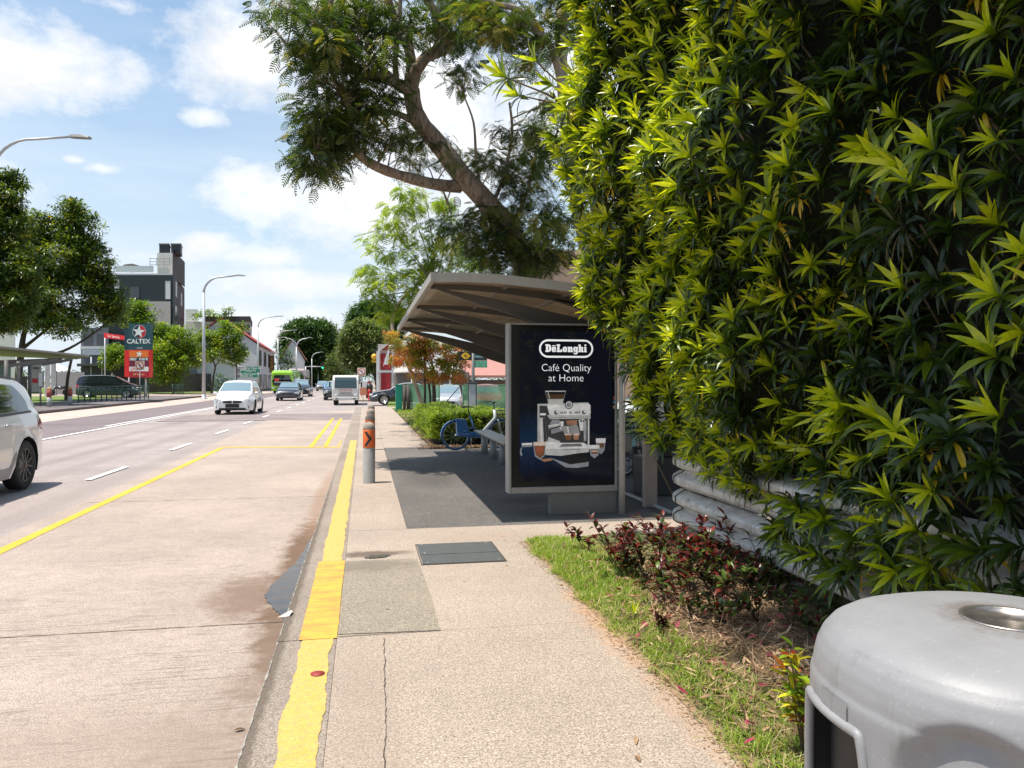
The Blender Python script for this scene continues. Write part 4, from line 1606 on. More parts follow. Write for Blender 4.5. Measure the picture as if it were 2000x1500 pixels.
# the printed machine and cups
cols = {'st': (.55, .54, .52), 'hi': (.82, .80, .78), 'mid': (.33, .32, .31), 'dk': (.05, .048, .05), 'blk': (.012, .012, .014), 'brown': (.10, .055, .03), 'cof': (.20, .09, .04), 'foam': (.72, .58, .48), 'gl': (.28, .29, .31), 'red': (.35, .10, .05), 'warm': (.40, .20, .12)}
pic = [
    # body columns and back
    (1, 'st', [(244, 650), (300, 645), (300, 985), (290, 1000), (244, 900)]), (2, 'dk', [(280, 740), (600, 735), (600, 960), (290, 960)]),
    (3, 'dk', [(300, 745), (590, 742), (585, 925), (310, 925)]), (1, 'st', [(590, 735), (606, 735), (606, 940), (590, 940)]),
    # control panel, slanted
    (4, 'hi', [(308, 650), (596, 640), (612, 738), (330, 738)]), (5, 'st', [(308, 722), (612, 722), (614, 748), (330, 748)]), (3, 'dk', [(258, 650), (308, 645), (322, 738), (258, 738)]),
    (5, 'hi', [(596, 640), (612, 655), (614, 720), (604, 700)]), (6, 'dk', [(262, 690), (300, 690), (300, 700), (262, 700)]), (6, 'hi', [(262, 708), (302, 708), (302, 722), (262, 722)]),
    (4, 'st', [(244, 645), (596, 636), (596, 648), (308, 658), (244, 656)]),
    # hopper
    (3, 'gl', [(296, 557), (440, 557), (420, 645), (318, 645)]), (4, 'brown', [(304, 580), (432, 580), (424, 612), (312, 612)]), (5, 'st', [(316, 612), (422, 612), (418, 645), (320, 645)]), (4, 'blk', [(302, 563), (434, 563), (432, 580), (304, 580)]),
    # group, portafilter, cups under it
    (4, 'gl', [(330, 770), (400, 760), (420, 830), (340, 850)]), (4, 'hi', [(395, 765), (425, 765), (420, 820), (398, 820)]), (5, 'mid', [(405, 800), (520, 790), (540, 850), (430, 850)]), (4, 'warm', [(440, 760), (520, 756), (515, 790), (450, 790)]),
    (5, 'hi', [(530, 755), (570, 750), (565, 830), (540, 830)]), (6, 'dk', [(540, 757), (552, 757), (552, 770), (540, 770)]), (6, 'dk', [(556, 757), (566, 757), (566, 770), (556, 770)]),
    (6, 'cof', [(430, 855), (482, 855), (474, 892), (440, 892)]), (6, 'warm', [(490, 855), (534, 855), (528, 892), (496, 892)]), (7, 'foam', [(430, 850), (482, 850), (480, 860), (432, 860)]), (7, 'foam', [(490, 850), (534, 850), (532, 860), (492, 860)]),
    (4, 'st', [(320, 870), (400, 900), (400, 912), (310, 900)]),
    (2, 'mid', [(300, 760), (318, 758), (322, 920), (304, 930)]), (5, 'gl', [(560, 760), (586, 756), (584, 900), (566, 905)]), (6, 'hi', [(572, 765), (576, 765), (574, 895), (571, 895)]), (5, 'gl', [(340, 755), (395, 752), (392, 765), (342, 768)]),
    (5, 'st', [(318, 790), (402, 778), (404, 800), (322, 822)]), (6, 'hi', [(320, 792), (400, 780), (400, 784), (322, 797)]), (6, 'dk', [(322, 812), (404, 792), (405, 800), (324, 822)]), (7, 'mid', [(470, 795), (512, 790), (516, 800), (474, 806)]),
    (7, 'hi', [(448, 802), (456, 801), (462, 846), (455, 847)]), (2, 'mid', [(246, 655), (250, 655), (250, 985), (246, 970)]), (2, 'hi', [(268, 745), (274, 745), (274, 975), (268, 975)]), (6, 'mid', [(330, 736), (612, 734), (612, 738), (330, 741)]),
    (5, 'mid', [(300, 985), (600, 972), (600, 979), (300, 993)]), (7, 'mid', [(420, 955), (540, 953), (540, 960), (420, 962)]), (6, 'hi', [(600, 920), (606, 935), (606, 950), (600, 945)]),
    (7, 'dk', [(410, 922), (542, 922), (544, 925), (408, 925)]), (7, 'dk', [(404, 929), (550, 929), (552, 932), (400, 932)]),
    (5, 'st', [(312, 560), (318, 560), (330, 608), (324, 608)]), (6, 'hi', [(298, 556), (438, 556), (438, 560), (298, 560)]),
    # tray
    (5, 'hi', [(300, 900), (420, 912), (560, 912), (606, 935), (606, 960), (300, 960)]), (6, 'mid', [(415, 918), (545, 918), (560, 938), (390, 942)]), (6, 'st', [(296, 948), (604, 948), (600, 978), (520, 985), (408, 1000), (300, 992)]), (7, 'hi', [(296, 946), (604, 946), (604, 951), (296, 951)]),
    (4, 'gl', [(330, 1010), (470, 1060), (600, 1040), (600, 1075), (520, 1085), (440, 1080)]), (5, 'blk', [(420, 985), (590, 980), (600, 1045), (470, 1060), (430, 1040)]),
    # cups
    (7, 'cof', [(220, 915), (298, 915), (288, 990), (262, 1015), (232, 990)]), (8, 'foam', [(216, 903), (300, 903), (299, 928), (217, 928)]), (8, 'red', [(232, 935), (285, 935), (278, 985), (240, 985)]), (6, 'gl', [(214, 925), (302, 925), (292, 1000), (262, 1024), (226, 1000)]),
    (5, 'gl', [(136, 912), (208, 910), (206, 935), (138, 936)]), (6, 'hi', [(137, 909), (208, 908), (208, 922), (137, 922)]), (6, 'gl', [(126, 950), (134, 936), (140, 940), (132, 960), (140, 990), (132, 998), (124, 975)]),
    (6, 'hi', [(650, 884), (720, 884), (718, 915), (652, 915)]), (5, 'gl', [(652, 912), (718, 912), (712, 965), (690, 995), (665, 975)]), (6, 'cof', [(662, 920), (710, 920), (706, 948), (666, 948)]),
    (8, 'hi', [(604, 930), (676, 930), (675, 955), (605, 955)]), (7, 'gl', [(604, 950), (677, 950), (670, 1000), (640, 1022), (612, 1000)]), (8, 'cof', [(614, 962), (668, 962), (662, 990), (620, 990)]), (9, 'foam', [(616, 968), (664, 968), (662, 976), (618, 976)]),
    (6, 'warm', [(262, 1022), (330, 1014), (350, 1030), (290, 1038)]),
]
mb = MB()
keys = list(cols)
for lay, col, pl in pic:
    mb.mi = keys.index(col)
    mb.poly(flat(pl, lay))
for (cx_, cy_, r_, lay, col) in [(461, 652, 29, 6, 'dk'), (461, 652, 23, 7, 'hi'), (461, 652, 17, 8, 'gl'), (372, 704, 14, 6, 'dk'), (377, 701, 8, 7, 'hi'), (566, 704, 13, 6, 'dk'), (571, 701, 7, 7, 'hi')]:
    mb.mi = keys.index(col)
    mb.poly(flat([(cx_ + r_ * math.cos(a), cy_ + r_ * math.sin(a)) for a in np.linspace(0, 2 * PI, 24, endpoint=False)], lay))
for bx in (404, 414, 428, 438, 464, 474, 500, 510, 520, 532):
    mb.mi = keys.index('dk')
    mb.poly(flat([(bx, 698), (bx + 6, 698), (bx + 6, 712), (bx, 712)], 6))
mb.mi = keys.index('hi')
mb.poly(flat([(594, 750), (600, 750), (600, 935), (594, 935)], 6))
mb.build('printed_coffee_machine', [M('ink_' + k, v_, .3, var=.35, scale=11, emit=.22) for k, v_ in cols.items()], poster)
# tiny stickers on the bezel's right side
for v0, col in ((596, (.45, .12, .10)), (625, (.08, .30, .45)), (660, (.62, .45, .22))):
    mb = MB()
    mb.poly([alocal(ax_(u, vv, 8.317)) for u, vv in ((774, v0), (790, v0), (790, v0 + 20), (774, v0 + 20))])
    mb.build('sticker', M('sticker_%d' % v0, col, .4), adp)

# ---------------------------------------------------------------- bench along the shelter
alu = M('bench_steel', (.36, .35, .33), .42, metal=.4, var=.2, dirt=.2)
bench = thing('bench', 'narrow grey steel bench on round legs under the shelter roof', 'bench', (2.42, 14.2, 0))
for xo in (-.115, .0, .115):
    MB().box((xo - .052, -1.75, .43), (xo + .052, 1.75, .462)).build('seat_slat', alu, bench, bevel=.008)
MB().box((-.10, -1.7, .385), (.10, 1.7, .429)).build('seat_beam', shel_m, bench)
for yo in (-1.45, -.75, .3, 1.4):
    MB().lathe([(.07, 0), (.07, .385)], 20, (0, yo, 0)).build('leg', M('bench_leg', (.27, .26, .25), .5, dirt=.25), bench)

# ---------------------------------------------------------------- bicycles
def wheel(mb_t, mb_r, mb_s, c_, r_, w_=.022, spokes=14, ax='X'):
    pts = [c_ + Vector((0, math.cos(a) * r_, math.sin(a) * r_)) for a in np.linspace(0, 2 * PI, 33)]
    mb_t.tube(pts, w_, 8, cap=False)
    mb_r.tube([c_ + Vector((0, math.cos(a) * (r_ - .028), math.sin(a) * (r_ - .028))) for a in np.linspace(0, 2 * PI, 33)], .009, 6, cap=False)
    for k in range(spokes):
        a = 2 * PI * k / spokes
        mb_s.tube([c_ + Vector(((-1) ** k * .02, 0, 0)), c_ + Vector((0, math.cos(a) * (r_ - .03), math.sin(a) * (r_ - .03)))], .0016, 4)
    mb_s.tube([c_ - Vector((.04, 0, 0)), c_ + Vector((.04, 0, 0))], .02, 8)


def bicycle(label, loc, rz, frame_c, white_c, tyre_c, number=None, group='shared bicycles by the shelter'):
    """front towards +y"""
    t = thing('bicycle', label, 'bicycle', loc, rz, group)
    r_ = .305
    rear, front = Vector((0, -.52, r_ + .02)), Vector((0, .53, r_ + .02))
    fm = M('bike_' + frame_c[0], frame_c[1], .35, coat=.4)
    wm = M('bike_' + white_c[0], white_c[1], .35, coat=.3)
    tm = M('tyre_' + tyre_c[0], tyre_c[1], .7)
    bk = M('bike_black', (.02, .02, .022), .5)
    sv = M('bike_silver', (.55, .55, .56), .3, metal=.8)
    for c_ in (rear, front):
        a, b_, c2 = MB(), MB(), MB()
        wheel(a, b_, c2, c_, r_)
        w_ = a.build('wheel', tm, t)
        b_.build('rim', sv, w_)
        c2.build('spokes', sv, w_)
    bb = Vector((0, -.05, .29))
    head_t, head_b = Vector((0, .36, .86)), Vector((0, .41, .66))
    seat_t = Vector((0, -.20, .74))
    mb = MB()
    mb.tube([bb + Vector((0, -.42, .06)), bb + Vector((0, .02, .03)), bb + Vector((0, .12, .03))], [.045, .055, .05], 10, squash=1.2)
    mb.tube([bb, seat_t], .02, 8)
    for s_ in (-1, 1):
        mb.tube([rear + Vector((s_ * .055, 0, 0)), bb + Vector((s_ * .03, -.05, .22))], .010, 6)
        mb.tube([rear + Vector((s_ * .055, 0, 0)), bb + Vector((s_ * .03, 0, 0))], .011, 6)
    mb.build('frame', fm, t)
    MB().tube([bb + Vector((0, .10, .03)), head_b + Vector((0, -.03, .02)), head_t], [.042, .036, .03], 10, squash=1.1).build('down_tube', wm, t)
    mb = MB()
    for s_ in (-1, 1):
        mb.tube([head_b, head_b + Vector((s_ * .05, .03, -.04)), front + Vector((s_ * .055, 0, 0))], .013, 6)
    mb.build('fork', sv, t)
    MB().tube([seat_t, seat_t + Vector((0, -.045, .16))], .014, 8).build('seat_post', bk, t)
    mb = MB()
    st = seat_t + Vector((0, -.05, .19))
    mb.tube([st + Vector((0, -.12, .0)), st + Vector((0, -.02, .005)), st + Vector((0, .13, -.01))], [.075, .055, .018], 12, squash=.38)
    mb.build('saddle', bk, t)
    mb = MB()
    hb = head_t + Vector((0, -.02, .13))
    mb.tube([head_t, hb], .013, 8)
    mb.tube([hb + Vector((-.27, -.12, .03)), hb + Vector((-.12, 0, .05)), hb, hb + Vector((.12, 0, .05)), hb + Vector((.27, -.12, .03))], .012, 8)
    mb.build('handlebar', bk, t)
    mb = MB()                                   # front basket
    bx, by, bz = .15, head_t.y + .18, head_t.z - .02
    for z_, k in ((bz - .16, .75), (bz - .08, .9), (bz, 1.0)):
        pts = [(-bx * k, by - .11 * k, z_), (bx * k, by - .11 * k, z_), (bx * k, by + .13 * k, z_), (-bx * k, by + .13 * k, z_), (-bx * k, by - .11 * k, z_)]
        mb.tube(pts, .008, 5)
    for i in range(16):
        a = 2 * PI * i / 16
        mb.tube([(bx * .75 * math.cos(a), by + .11 * .75 * math.sin(a), bz - .16), (bx * math.cos(a), by + .12 * math.sin(a), bz)], .004, 4)
    mb.build('basket', bk, t)
    # mudguards, lock box, number plate
    for c_, a0_, a1_ in ((rear, 25, 185), (front, 30, 150)):
        rows = [[c_ + Vector((s_, math.cos(R(a)) * (r_ + .03), math.sin(R(a)) * (r_ + .03))) for s_ in (-.03, 0, .03)] for a in np.linspace(a0_, a1_, 16)]
        g_ = MB(); g_.smooth = True; g_.grid(rows)
        o_ = g_.build('mudguard', fm, t)
        o_.modifiers.new('thick', 'SOLIDIFY').thickness = .004
    mb = MB()
    mb.prism([(-.50, .36), (-.22, .36), (-.30, .66), (-.52, .68)], -.047, .047, Matrix(((0, 0, 1, 0), (1, 0, 0, 0), (0, 1, 0, 0), (0, 0, 0, 1))))
    mb.build('wheel_cover', fm, t, bevel=.01)
    MB().box((-.055, -.47, .50), (-.050, -.36, .68)).build('number_plate', wm, t)
    if number:
        text_mesh('lettering', number, .07, M('sign_black', (.02, .02, .02)), t, (-.0565, -.415, .58), (0, -1, 0), (0, 0, 1))
    mb = MB()
    for a in (40, 220):
        d_ = Vector((0, math.cos(R(a)) * .17, math.sin(R(a)) * .17))
        s_ = -1 if a == 40 else 1
        mb.tube([bb + Vector((s_ * .06, 0, 0)), bb + Vector((s_ * .07, 0, 0)) + d_], .009, 6)
        mb.box(tuple(bb + Vector((s_ * .07 - (.09 if s_ < 0 else 0), 0, 0)) + d_ - Vector((0, .04, .01))), tuple(bb + Vector((s_ * .07 + (.09 if s_ > 0 else 0), 0, 0)) + d_ + Vector((0, .04, .01))))
    mb.build('crank', bk, t)
    MB().tube([bb + Vector((-.04, -.1, 0)), Vector((-.13, -.14, .0))], .009, 6).build('kickstand', sv, t)
    return t


q = G(935, 878)
bicycle('blue and white shared bicycle parked beside the clipped hedge, behind the bench', (q.x, q.y, 0), R(-80), ('blue', (.03, .14, .34)), ('white', (.66, .70, .72)), ('blue', (.03, .10, .22)))
q = G(1000, 866)
bicycle('second blue and white bicycle, half hidden behind the advertising panel', (q.x + .5, q.y + .5, 0), R(-74), ('blue', (.03, .14, .34)), ('white', (.66, .70, .72)), ('black', (.03, .03, .03)))
q = P(1238, 880, 12.5)
bicycle('black and pale green bicycle seen between the advertising panel and the hedge', (q.x, q.y, .0), R(160), ('teal', (.28, .50, .50)), ('grey', (.45, .46, .45)), ('black', (.03, .03, .03)), '76')
q = P(1262, 880, 11.6)
bicycle('dark bicycle with grey wheel cover nearest the lattice screen', (q.x, q.y, .0), R(200), ('dark', (.05, .06, .06)), ('white', (.66, .70, .72)), ('black', (.03, .03, .03)))

# things glimpsed between the panel and the hedge
scr = thing('lattice_screen', 'pale lattice screen with a brown post right of the bicycles', 'screen', P(1285, 900, 10.8) * Vector((1, 1, 0)).length if False else (0, 0, 0))
a, b_ = P(1275, 880, 10.6), P(1345, 880, 9.6)
mb = MB()
n_ = 24
for i in range(n_ + 1):
    p_ = a.lerp(b_, i / n_)
    mb.bar((p_.x, p_.y, .55), (p_.x, p_.y, 1.55), .012, .012)
for i in range(30):
    z_ = .56 + i * .034
    mb.bar((a.x, a.y, z_), (b_.x, b_.y, z_), .012, .014)
mb.build('lattice', M('lattice_white', (.62, .62, .60), .6), scr)
mb = MB()
mb.bar((a.x - .03, a.y, 0), (a.x - .03, a.y, 1.9), .09, .09)
mb.build('post', M('lattice_post', (.11, .09, .08), .7), scr)
rebase(scr, (a.x, a.y, 0))
mb = MB()
a = P(1262, 950, 9.9)
mb.box((a.x, a.y, 0), (a.x + .8, a.y + .5, .50))
mb.box((a.x + .22, a.y + .05, .50), (a.x + .5, a.y + .4, .72))
tag(mb.build('planter_box', M('planter_black', (.03, .03, .032), .5), bevel=.015), 'black box planter standing at the barrier end behind the panel', 'planter box')
mb = MB()
mb.tube([G(1222, 968), G(1310, 1006)], .022, 8)
o = mb.build('low_rail', M('low_rail', (.34, .35, .33), .5), loc=(0, 0, .03))
tag(o, 'low grey pipe rail lying across the shade by the barrier end', 'rail')

# ================================================================== trees
bark_m = bpy.data.materials.new('bark')
bark_m.use_nodes = True
nt = NT(bark_m.node_tree)
tc = nt.n('ShaderNodeTexCoord')
mp = nt.n('ShaderNodeMapping', {'Vector': tc.outputs['Object'], 'Scale': (6, 6, 1.6)})
n = nt.noise(mp.outputs[0], 2.4, 7, .7)
c = nt.ramp(n, [(.34, (.12, .085, .06)), (.5, (.32, .235, .17)), (.68, (.50, .39, .29))])
nt.n('ShaderNodeOutputMaterial', {'Surface': bsdf(nt, Base_Color=c, Roughness=.95, Normal=nt.n('ShaderNodeBump', {'Strength': 1.0, 'Distance': .05, 'Height': n}).outputs[0]).outputs[0]})
bark_dark = M('bark_dark', (.085, .06, .045), .95, var=.5, scale=5, bump=.8, bscale=14)
bark_pale = M('bark_pale', (.36, .30, .24), .9, var=.35, scale=5, bump=.6, bscale=14)

fern_m = leaf_mat('fern_leaf', [(0, (.018, .036, .012)), (.5, (.055, .088, .020)), (.85, (.14, .17, .03)), (1, (.30, .22, .05))], transl=.36, rough=.45)
bright_m = leaf_mat('bright_leaf', [(0, (.08, .14, .012)), (.5, (.22, .30, .02)), (1, (.42, .46, .03))], transl=.38, rough=.4)
mango_m = leaf_mat('mango_leaf', [(0, (.022, .045, .014)), (.5, (.07, .115, .022)), (.85, (.18, .22, .03)), (.96, (.32, .31, .04)), (1, (.60, .33, .04))], transl=.3, rough=.35)
mid_m = leaf_mat("mid_leaf", [(0, (.04, .09, .012)), (.5, (.12, .20, .02)), (.9, (.26, .34, .035)), (1, (.42, .34, .05))], transl=.34, rough=.4)
orange_m = leaf_mat('orange_leaf', [(0, (.16, .22, .03)), (.45, (.38, .40, .05)), (.65, (.58, .40, .08)), (.85, (.70, .27, .10)), (1, (.80, .38, .20))], transl=.3, rough=.45, tcol=(1.5, 1.1, .6))
dome_m = leaf_mat('dome_leaf', [(0, (.018, .045, .016)), (.5, (.04, .095, .022)), (1, (.10, .18, .035))], transl=.2, rough=.5)
olive_m = leaf_mat('olive_leaf', [(0, (.05, .08, .03)), (.5, (.12, .16, .05)), (1, (.23, .27, .09))], transl=.25, rough=.5)


def unit(n_):
    v_ = rng.normal(0, 1, (n_, 3))
    return norm(v_)


def foliage(name, centres, radii, per, leafL, leafW, mat, parent, tone=(.2, .9), nseg=2, droop=25, flatten=.8, special=None, seed=None):
    """leaves gathered in tufts round the given centres"""
    C = np.asarray(centres, float)
    Rr = np.asarray(radii, float)
    n_ = len(C) * per
    idx = np.repeat(np.arange(len(C)), per)
    off = unit(n_) * (rng.random((n_, 1)) ** .45)
    off[:, 2] *= flatten
    Bp = C[idx] + off * Rr[idx][:, None]
    U = np.tile([0, 0, 1.0], (n_, 1)) + rng.normal(0, .25, (n_, 3))
    Rd = off + rng.normal(0, .6, (n_, 3))
    Rd[:, 2] *= .2
    base_t = rng.uniform(tone[0], tone[1], len(C))[idx] + rng.normal(0, .12, n_)
    T = np.clip(base_t, 0, .95)
    if special:
        sp_ = rng.random(n_) < special
        T[sp_] = 1.0
    return leaf_mesh(name, Bp, U, Rd, R(60) + rng.normal(0, .35, n_), R(droop) + rng.normal(0, .3, n_), leafL * rng.uniform(.7, 1.25, n_), leafW * rng.uniform(.8, 1.2, n_), T, mat, parent, nseg=nseg, fold=.2)


def pinnate(name, centres, radii, per, L_, mat, parent, tone=(.1, .8), nl=9, special=.02):
    """sprays of small leaflets, as on feathery trees"""
    C = np.asarray(centres, float)
    Rr = np.asarray(radii, float)
    n_ = len(C) * per
    idx = np.repeat(np.arange(len(C)), per)
    off = unit(n_) * (rng.random((n_, 1)) ** .5)
    off[:, 2] *= .75
    Bp = C[idx] + off * Rr[idx][:, None]
    d = off + rng.normal(0, .5, (n_, 3))
    d[:, 2] = d[:, 2] * .4 - .25
    d = norm(d)
    up = norm(np.tile([0, 0, 1.0], (n_, 1)) + rng.normal(0, .35, (n_, 3)))
    side = norm(np.cross(d, up))
    nrm = np.cross(side, d)
    Ls = L_ * rng.uniform(.7, 1.25, n_)
    vs, ts = [], []
    tn = np.clip(rng.uniform(tone[0], tone[1], len(C))[idx] + rng.normal(0, .12, n_), 0, .95)
    tn[rng.random(n_) < special] = 1.0
    for k in range(nl):
        f = (k + .5) / nl
        prof_ = math.sin(PI * (.12 + .8 * f)) * .34
        for s_ in (-1, 1):
            root = Bp + d * (Ls * f)[:, None] - nrm * (Ls * .35 * f * f)[:, None]
            tip = root + (side * s_ * prof_ + d * .10 - nrm * .09) * Ls[:, None]
            w_ = d * (Ls * .36 / nl)[:, None]
            vs.append(np.stack([root - w_ * .6, root + w_ * .6, tip + w_, tip - w_], axis=1))
            ts.append(tn)
    V = np.concatenate(vs).reshape(-1, 3)
    T = np.repeat(np.concatenate(ts), 4)
    F = np.arange(len(V)).reshape(-1, 4)
    return quads(name, V, F, T, mat, parent, smooth=False)


def smooth_path(pts, k=5):
    out = []
    n_ = len(pts)
    for i in range(n_ - 1):
        p0, p1, p2, p3 = pts[max(i - 1, 0)], pts[i], pts[i + 1], pts[min(i + 2, n_ - 1)]
        for t_ in np.linspace(0, 1, k, endpoint=False):
            out.append(.5 * ((2 * p1) + (p2 - p0) * t_ + (2 * p0 - 5 * p1 + 4 * p2 - p3) * t_ ** 2 + (3 * p1 - p0 - 3 * p2 + p3) * t_ ** 3))
    out.append(pts[-1])
    return out


def limb(mb, spec, r0, r1, n=8, k=5):
    pts = smooth_path([Vector(s_) for s_ in spec], k)
    m_ = len(pts)
    rs = [(r0 + (r1 - r0) * (i / (m_ - 1)) ** .85) * random.uniform(.94, 1.07) for i in range(m_)]
    mb.tube(pts, rs, n)
    return pts


# ---------------------------------------------------------------- the big feathery tree behind the shelter
big = thing('feathery_tree', 'big leaning feathery tree with thick forked trunk arching over the bus shelter', 'tree', (0, 0, 0))
mb = MB()
D0 = 16.0
tr_pts = limb(mb, [P(1052, 790, D0 + .6) * 1, P(1045, 660, D0 + .4), P(1030, 545, D0), P(1000, 460, D0 - .3), P(955, 400, D0 - .6), P(905, 345, D0 - .8), P(855, 280, D0 - 1), P(815, 230, D0 - 1.2), P(803, 175, D0 - 1.3)], .29, .155, 14)
limbs = []
def BL(spec, r0, r1, n=8):
    pts = limb(mb, [P(*s_) for s_ in spec], r0, r1, n)
    limbs.append((pts, r0))
    return pts


BL([(898, 365, 15.3), (850, 360, 14.9), (790, 345, 14.4), (735, 325, 14), (700, 300, 13.7), (683, 265, 13.4), (682, 225, 13.2), (675, 190, 13)], .13, .05)
BL([(803, 235, 14.8), (770, 220, 14.4), (730, 222, 14), (690, 235, 13.6), (655, 240, 13.3)], .07, .03)
BL([(803, 180, 14.7), (780, 165, 14.4), (740, 150, 14), (700, 140, 13.6), (670, 110, 13.2), (650, 60, 13), (640, -40, 12.8)], .13, .05)
BL([(803, 180, 14.7), (812, 140, 14.6), (835, 110, 14.6), (870, 95, 14.8), (880, 75, 14.9), (860, 40, 14.8), (830, -10, 14.6), (800, -80, 14.4)], .14, .07)
BL([(800, 170, 14.7), (803, 120, 14.8), (790, 70, 14.8), (765, 20, 14.7), (745, -60, 14.5)], .13, .06)
BL([(775, 160, 14.5), (772, 120, 14.3), (778, 60, 14.2), (782, 0, 14.1), (785, -60, 14)], .06, .03)
BL([(760, 150, 14.3), (720, 100, 13.8), (680, 60, 13.4), (655, 20, 13.2)], .06, .03)
BL([(700, 300, 13.7), (670, 318, 13.4), (640, 330, 13.2), (615, 330, 13)], .04, .015)
BL([(990, 450, 15.7), (1020, 400, 15.5), (1040, 340, 15.3), (1050, 280, 15.2)], .05, .02)
BL([(960, 405, 15.5), (985, 340, 15.3), (1000, 260, 15.1), (995, 200, 15)], .05, .02)
BL([(940, 385, 15.4), (930, 310, 15.2), (925, 240, 15.1), (905, 185, 15)], .04, .015)
BL([(1020, 510, 15.8), (1060, 440, 15.7), (1090, 400, 15.6)], .06, .02)
BL([(850, 60, 14.8), (900, 20, 14.8), (960, -20, 14.8)], .06, .03)
BL([(690, 140, 13.6), (620, 130, 13.2), (560, 90, 13)], .04, .02)
BL([(655, 60, 13), (600, 40, 12.8), (545, 10, 12.6)], .04, .02)
BL([(670, 110, 13.2), (662, 40, 15.5), (640, -5, 18), (610, 0, 21)], .06, .02)
cents, rads = [], []
def clump(px, py, rx, ry, n_, d0, dd, r_=.42):
    for i in range(n_):
        a = random.uniform(0, 2 * PI)
        k = math.sqrt(random.random())
        q_ = P(px + rx * k * math.cos(a), py + ry * k * math.sin(a), d0 + random.uniform(-dd, dd))
        cents.append(q_)
        rads.append(r_ * random.uniform(.5, 1.15))


clump(600, 40, 95, 75, 38, 12.8, 1.0)
clump(610, -20, 90, 50, 24, 20, 2.6, .55)
clump(640, 150, 75, 75, 32, 13.2, .9)
clump(700, 60, 95, 95, 32, 13.6, 1.0)
clump(800, 20, 110, 60, 30, 14.2, 1.1)
clump(730, 150, 85, 60, 15, 13.8, .8)
clump(650, 235, 62, 45, 28, 13.3, .7)
clump(730, 255, 60, 35, 12, 13.8, .7)
clump(630, 290, 48, 28, 20, 13.1, .5)
clump(625, 325, 35, 14, 10, 13.0, .4)
clump(690, 225, 50, 60, 14, 13.4, .6)
clump(900, 20, 100, 60, 34, 14.8, 1.2)
clump(880, 130, 45, 55, 9, 15, .7, .35)
clump(815, 300, 30, 40, 9, 15, .6, .35)
clump(770, 255, 40, 60, 6, 14, .6, .35)
clump(960, 300, 85, 70, 26, 15.4, .9, .33)
clump(1040, 360, 55, 80, 26, 15.5, .9, .36)
clump(960, 450, 60, 45, 30, 15.6, .9)
clump(1010, 500, 80, 38, 34, 15.8, .9)
clump(1080, 470, 50, 50, 26, 15.9, .9)
clump(900, 440, 35, 40, 12, 15.4, .7)
clump(1060, 230, 35, 60, 8, 15.3, .7, .33)
lp = [q_ for pts, _ in limbs for q_ in pts] + tr_pts[14:]
for c_ in cents:                # twigs from the nearest limb into each tuft
    n0 = min(lp, key=lambda q_: (q_ - c_).length + .35 * abs(q_.z - c_.z + .5))
    dl = (c_ - n0).length
    if dl > 3: continue
    md = n0.lerp(c_, .5) + Vector((random.uniform(-.1, .1), random.uniform(-.1, .1), .12)) * dl * .5
    mb.tube([n0, md, c_], [.010 + .008 * dl, .012, .006], 5)
mb.build('trunk', bark_m, big)
for i in range(60):           # the part of the crown above the picture
    q_ = P(random.uniform(480, 1150), random.uniform(-420, -40), random.uniform(12.5, 17))
    cents.append(q_); rads.append(.6)
pinnate('foliage', cents, rads, 17, .215, fern_m, big, (.1, .95), nl=7)
rebase(big, (3.66, 16.9, 0))

# ---------------------------------------------------------------- tall pale trunk behind the hedge
t2 = thing('tall_tree', 'tall tree with a straight pale trunk rising right behind the hedge corner', 'tree', (0, 0, 0))
mb = MB()
limb(mb, [P(1170, 900, 13.2), P(1165, 600, 13.2), P(1122, 370, 13.2), P(1100, 180, 13.2), P(1098, 60, 13.2), P(1102, -150, 13.2)], .13, .085, 12)
limb(mb, [P(1100, 190, 13.2), P(1082, 105, 13), P(1050, 60, 12.8), P(1015, 20, 12.6), P(960, 5, 12.4), P(900, -30, 12.2)], .075, .035, 8)
limb(mb, [P(1060, 70, 12.8), P(1020, 50, 12.8), P(985, 20, 12.8)], .03, .015, 6)
mb.build('trunk', bark_pale, t2)
cents, rads = [], []
clump(1030, 70, 70, 60, 22, 12.9, .6, .33)
clump(960, 40, 70, 45, 20, 12.7, .6, .33)
clump(1090, 20, 40, 50, 14, 13, .6, .33)
clump(1060, 250, 30, 60, 10, 13.2, .5, .3)
clump(1075, 420, 30, 40, 7, 13.2, .5, .3)
for i in range(30):
    cents.append(P(random.uniform(900, 1250), random.uniform(-300, -20), random.uniform(12, 14.5))); rads.append(.5)
pinnate('foliage', cents, rads, 15, .22, fern_m, t2, (.3, .95), nl=8, special=.04)
rebase(t2, (4.1, 12.4, 0))

# ---------------------------------------------------------------- light green sapling beyond the roof
t3 = thing('young_tree', 'bright yellow-green young tree showing above the shelter roof', 'tree', (0, 0, 0))
mb = MB()
limb(mb, [P(828, 800, 29), P(800, 720, 29), P(771, 660, 29), P(767, 620, 29), P(785, 585, 28.4), P(815, 555, 27.5), P(850, 500, 26)], .08, .05, 8)
for px, py in ((760, 440), (800, 400), (870, 440), (740, 520), (780, 480), (900, 520), (830, 380), (730, 580)):
    limb(mb, [P(847, 560, 26), P((px + 847) / 2 + 6, (py + 540) / 2 + 10, 26), P(px, py, 26 + random.uniform(-.6, .6))], .035, .012, 5)
mb.build('trunk', bark_pale, t3)
cents, rads = [], []
for px, py, rx, ry, n_ in ((790, 395, 45, 30, 16), (850, 440, 50, 50, 18), (770, 470, 50, 40, 20), (740, 540, 32, 40, 16), (800, 540, 50, 50, 22), (870, 510, 45, 40, 18), (915, 500, 30, 40, 12), (765, 600, 30, 25, 9), (810, 590, 30, 20, 8), (880, 400, 30, 25, 5)):
    clump(px, py, rx, ry, n_, 26, .8, .38)
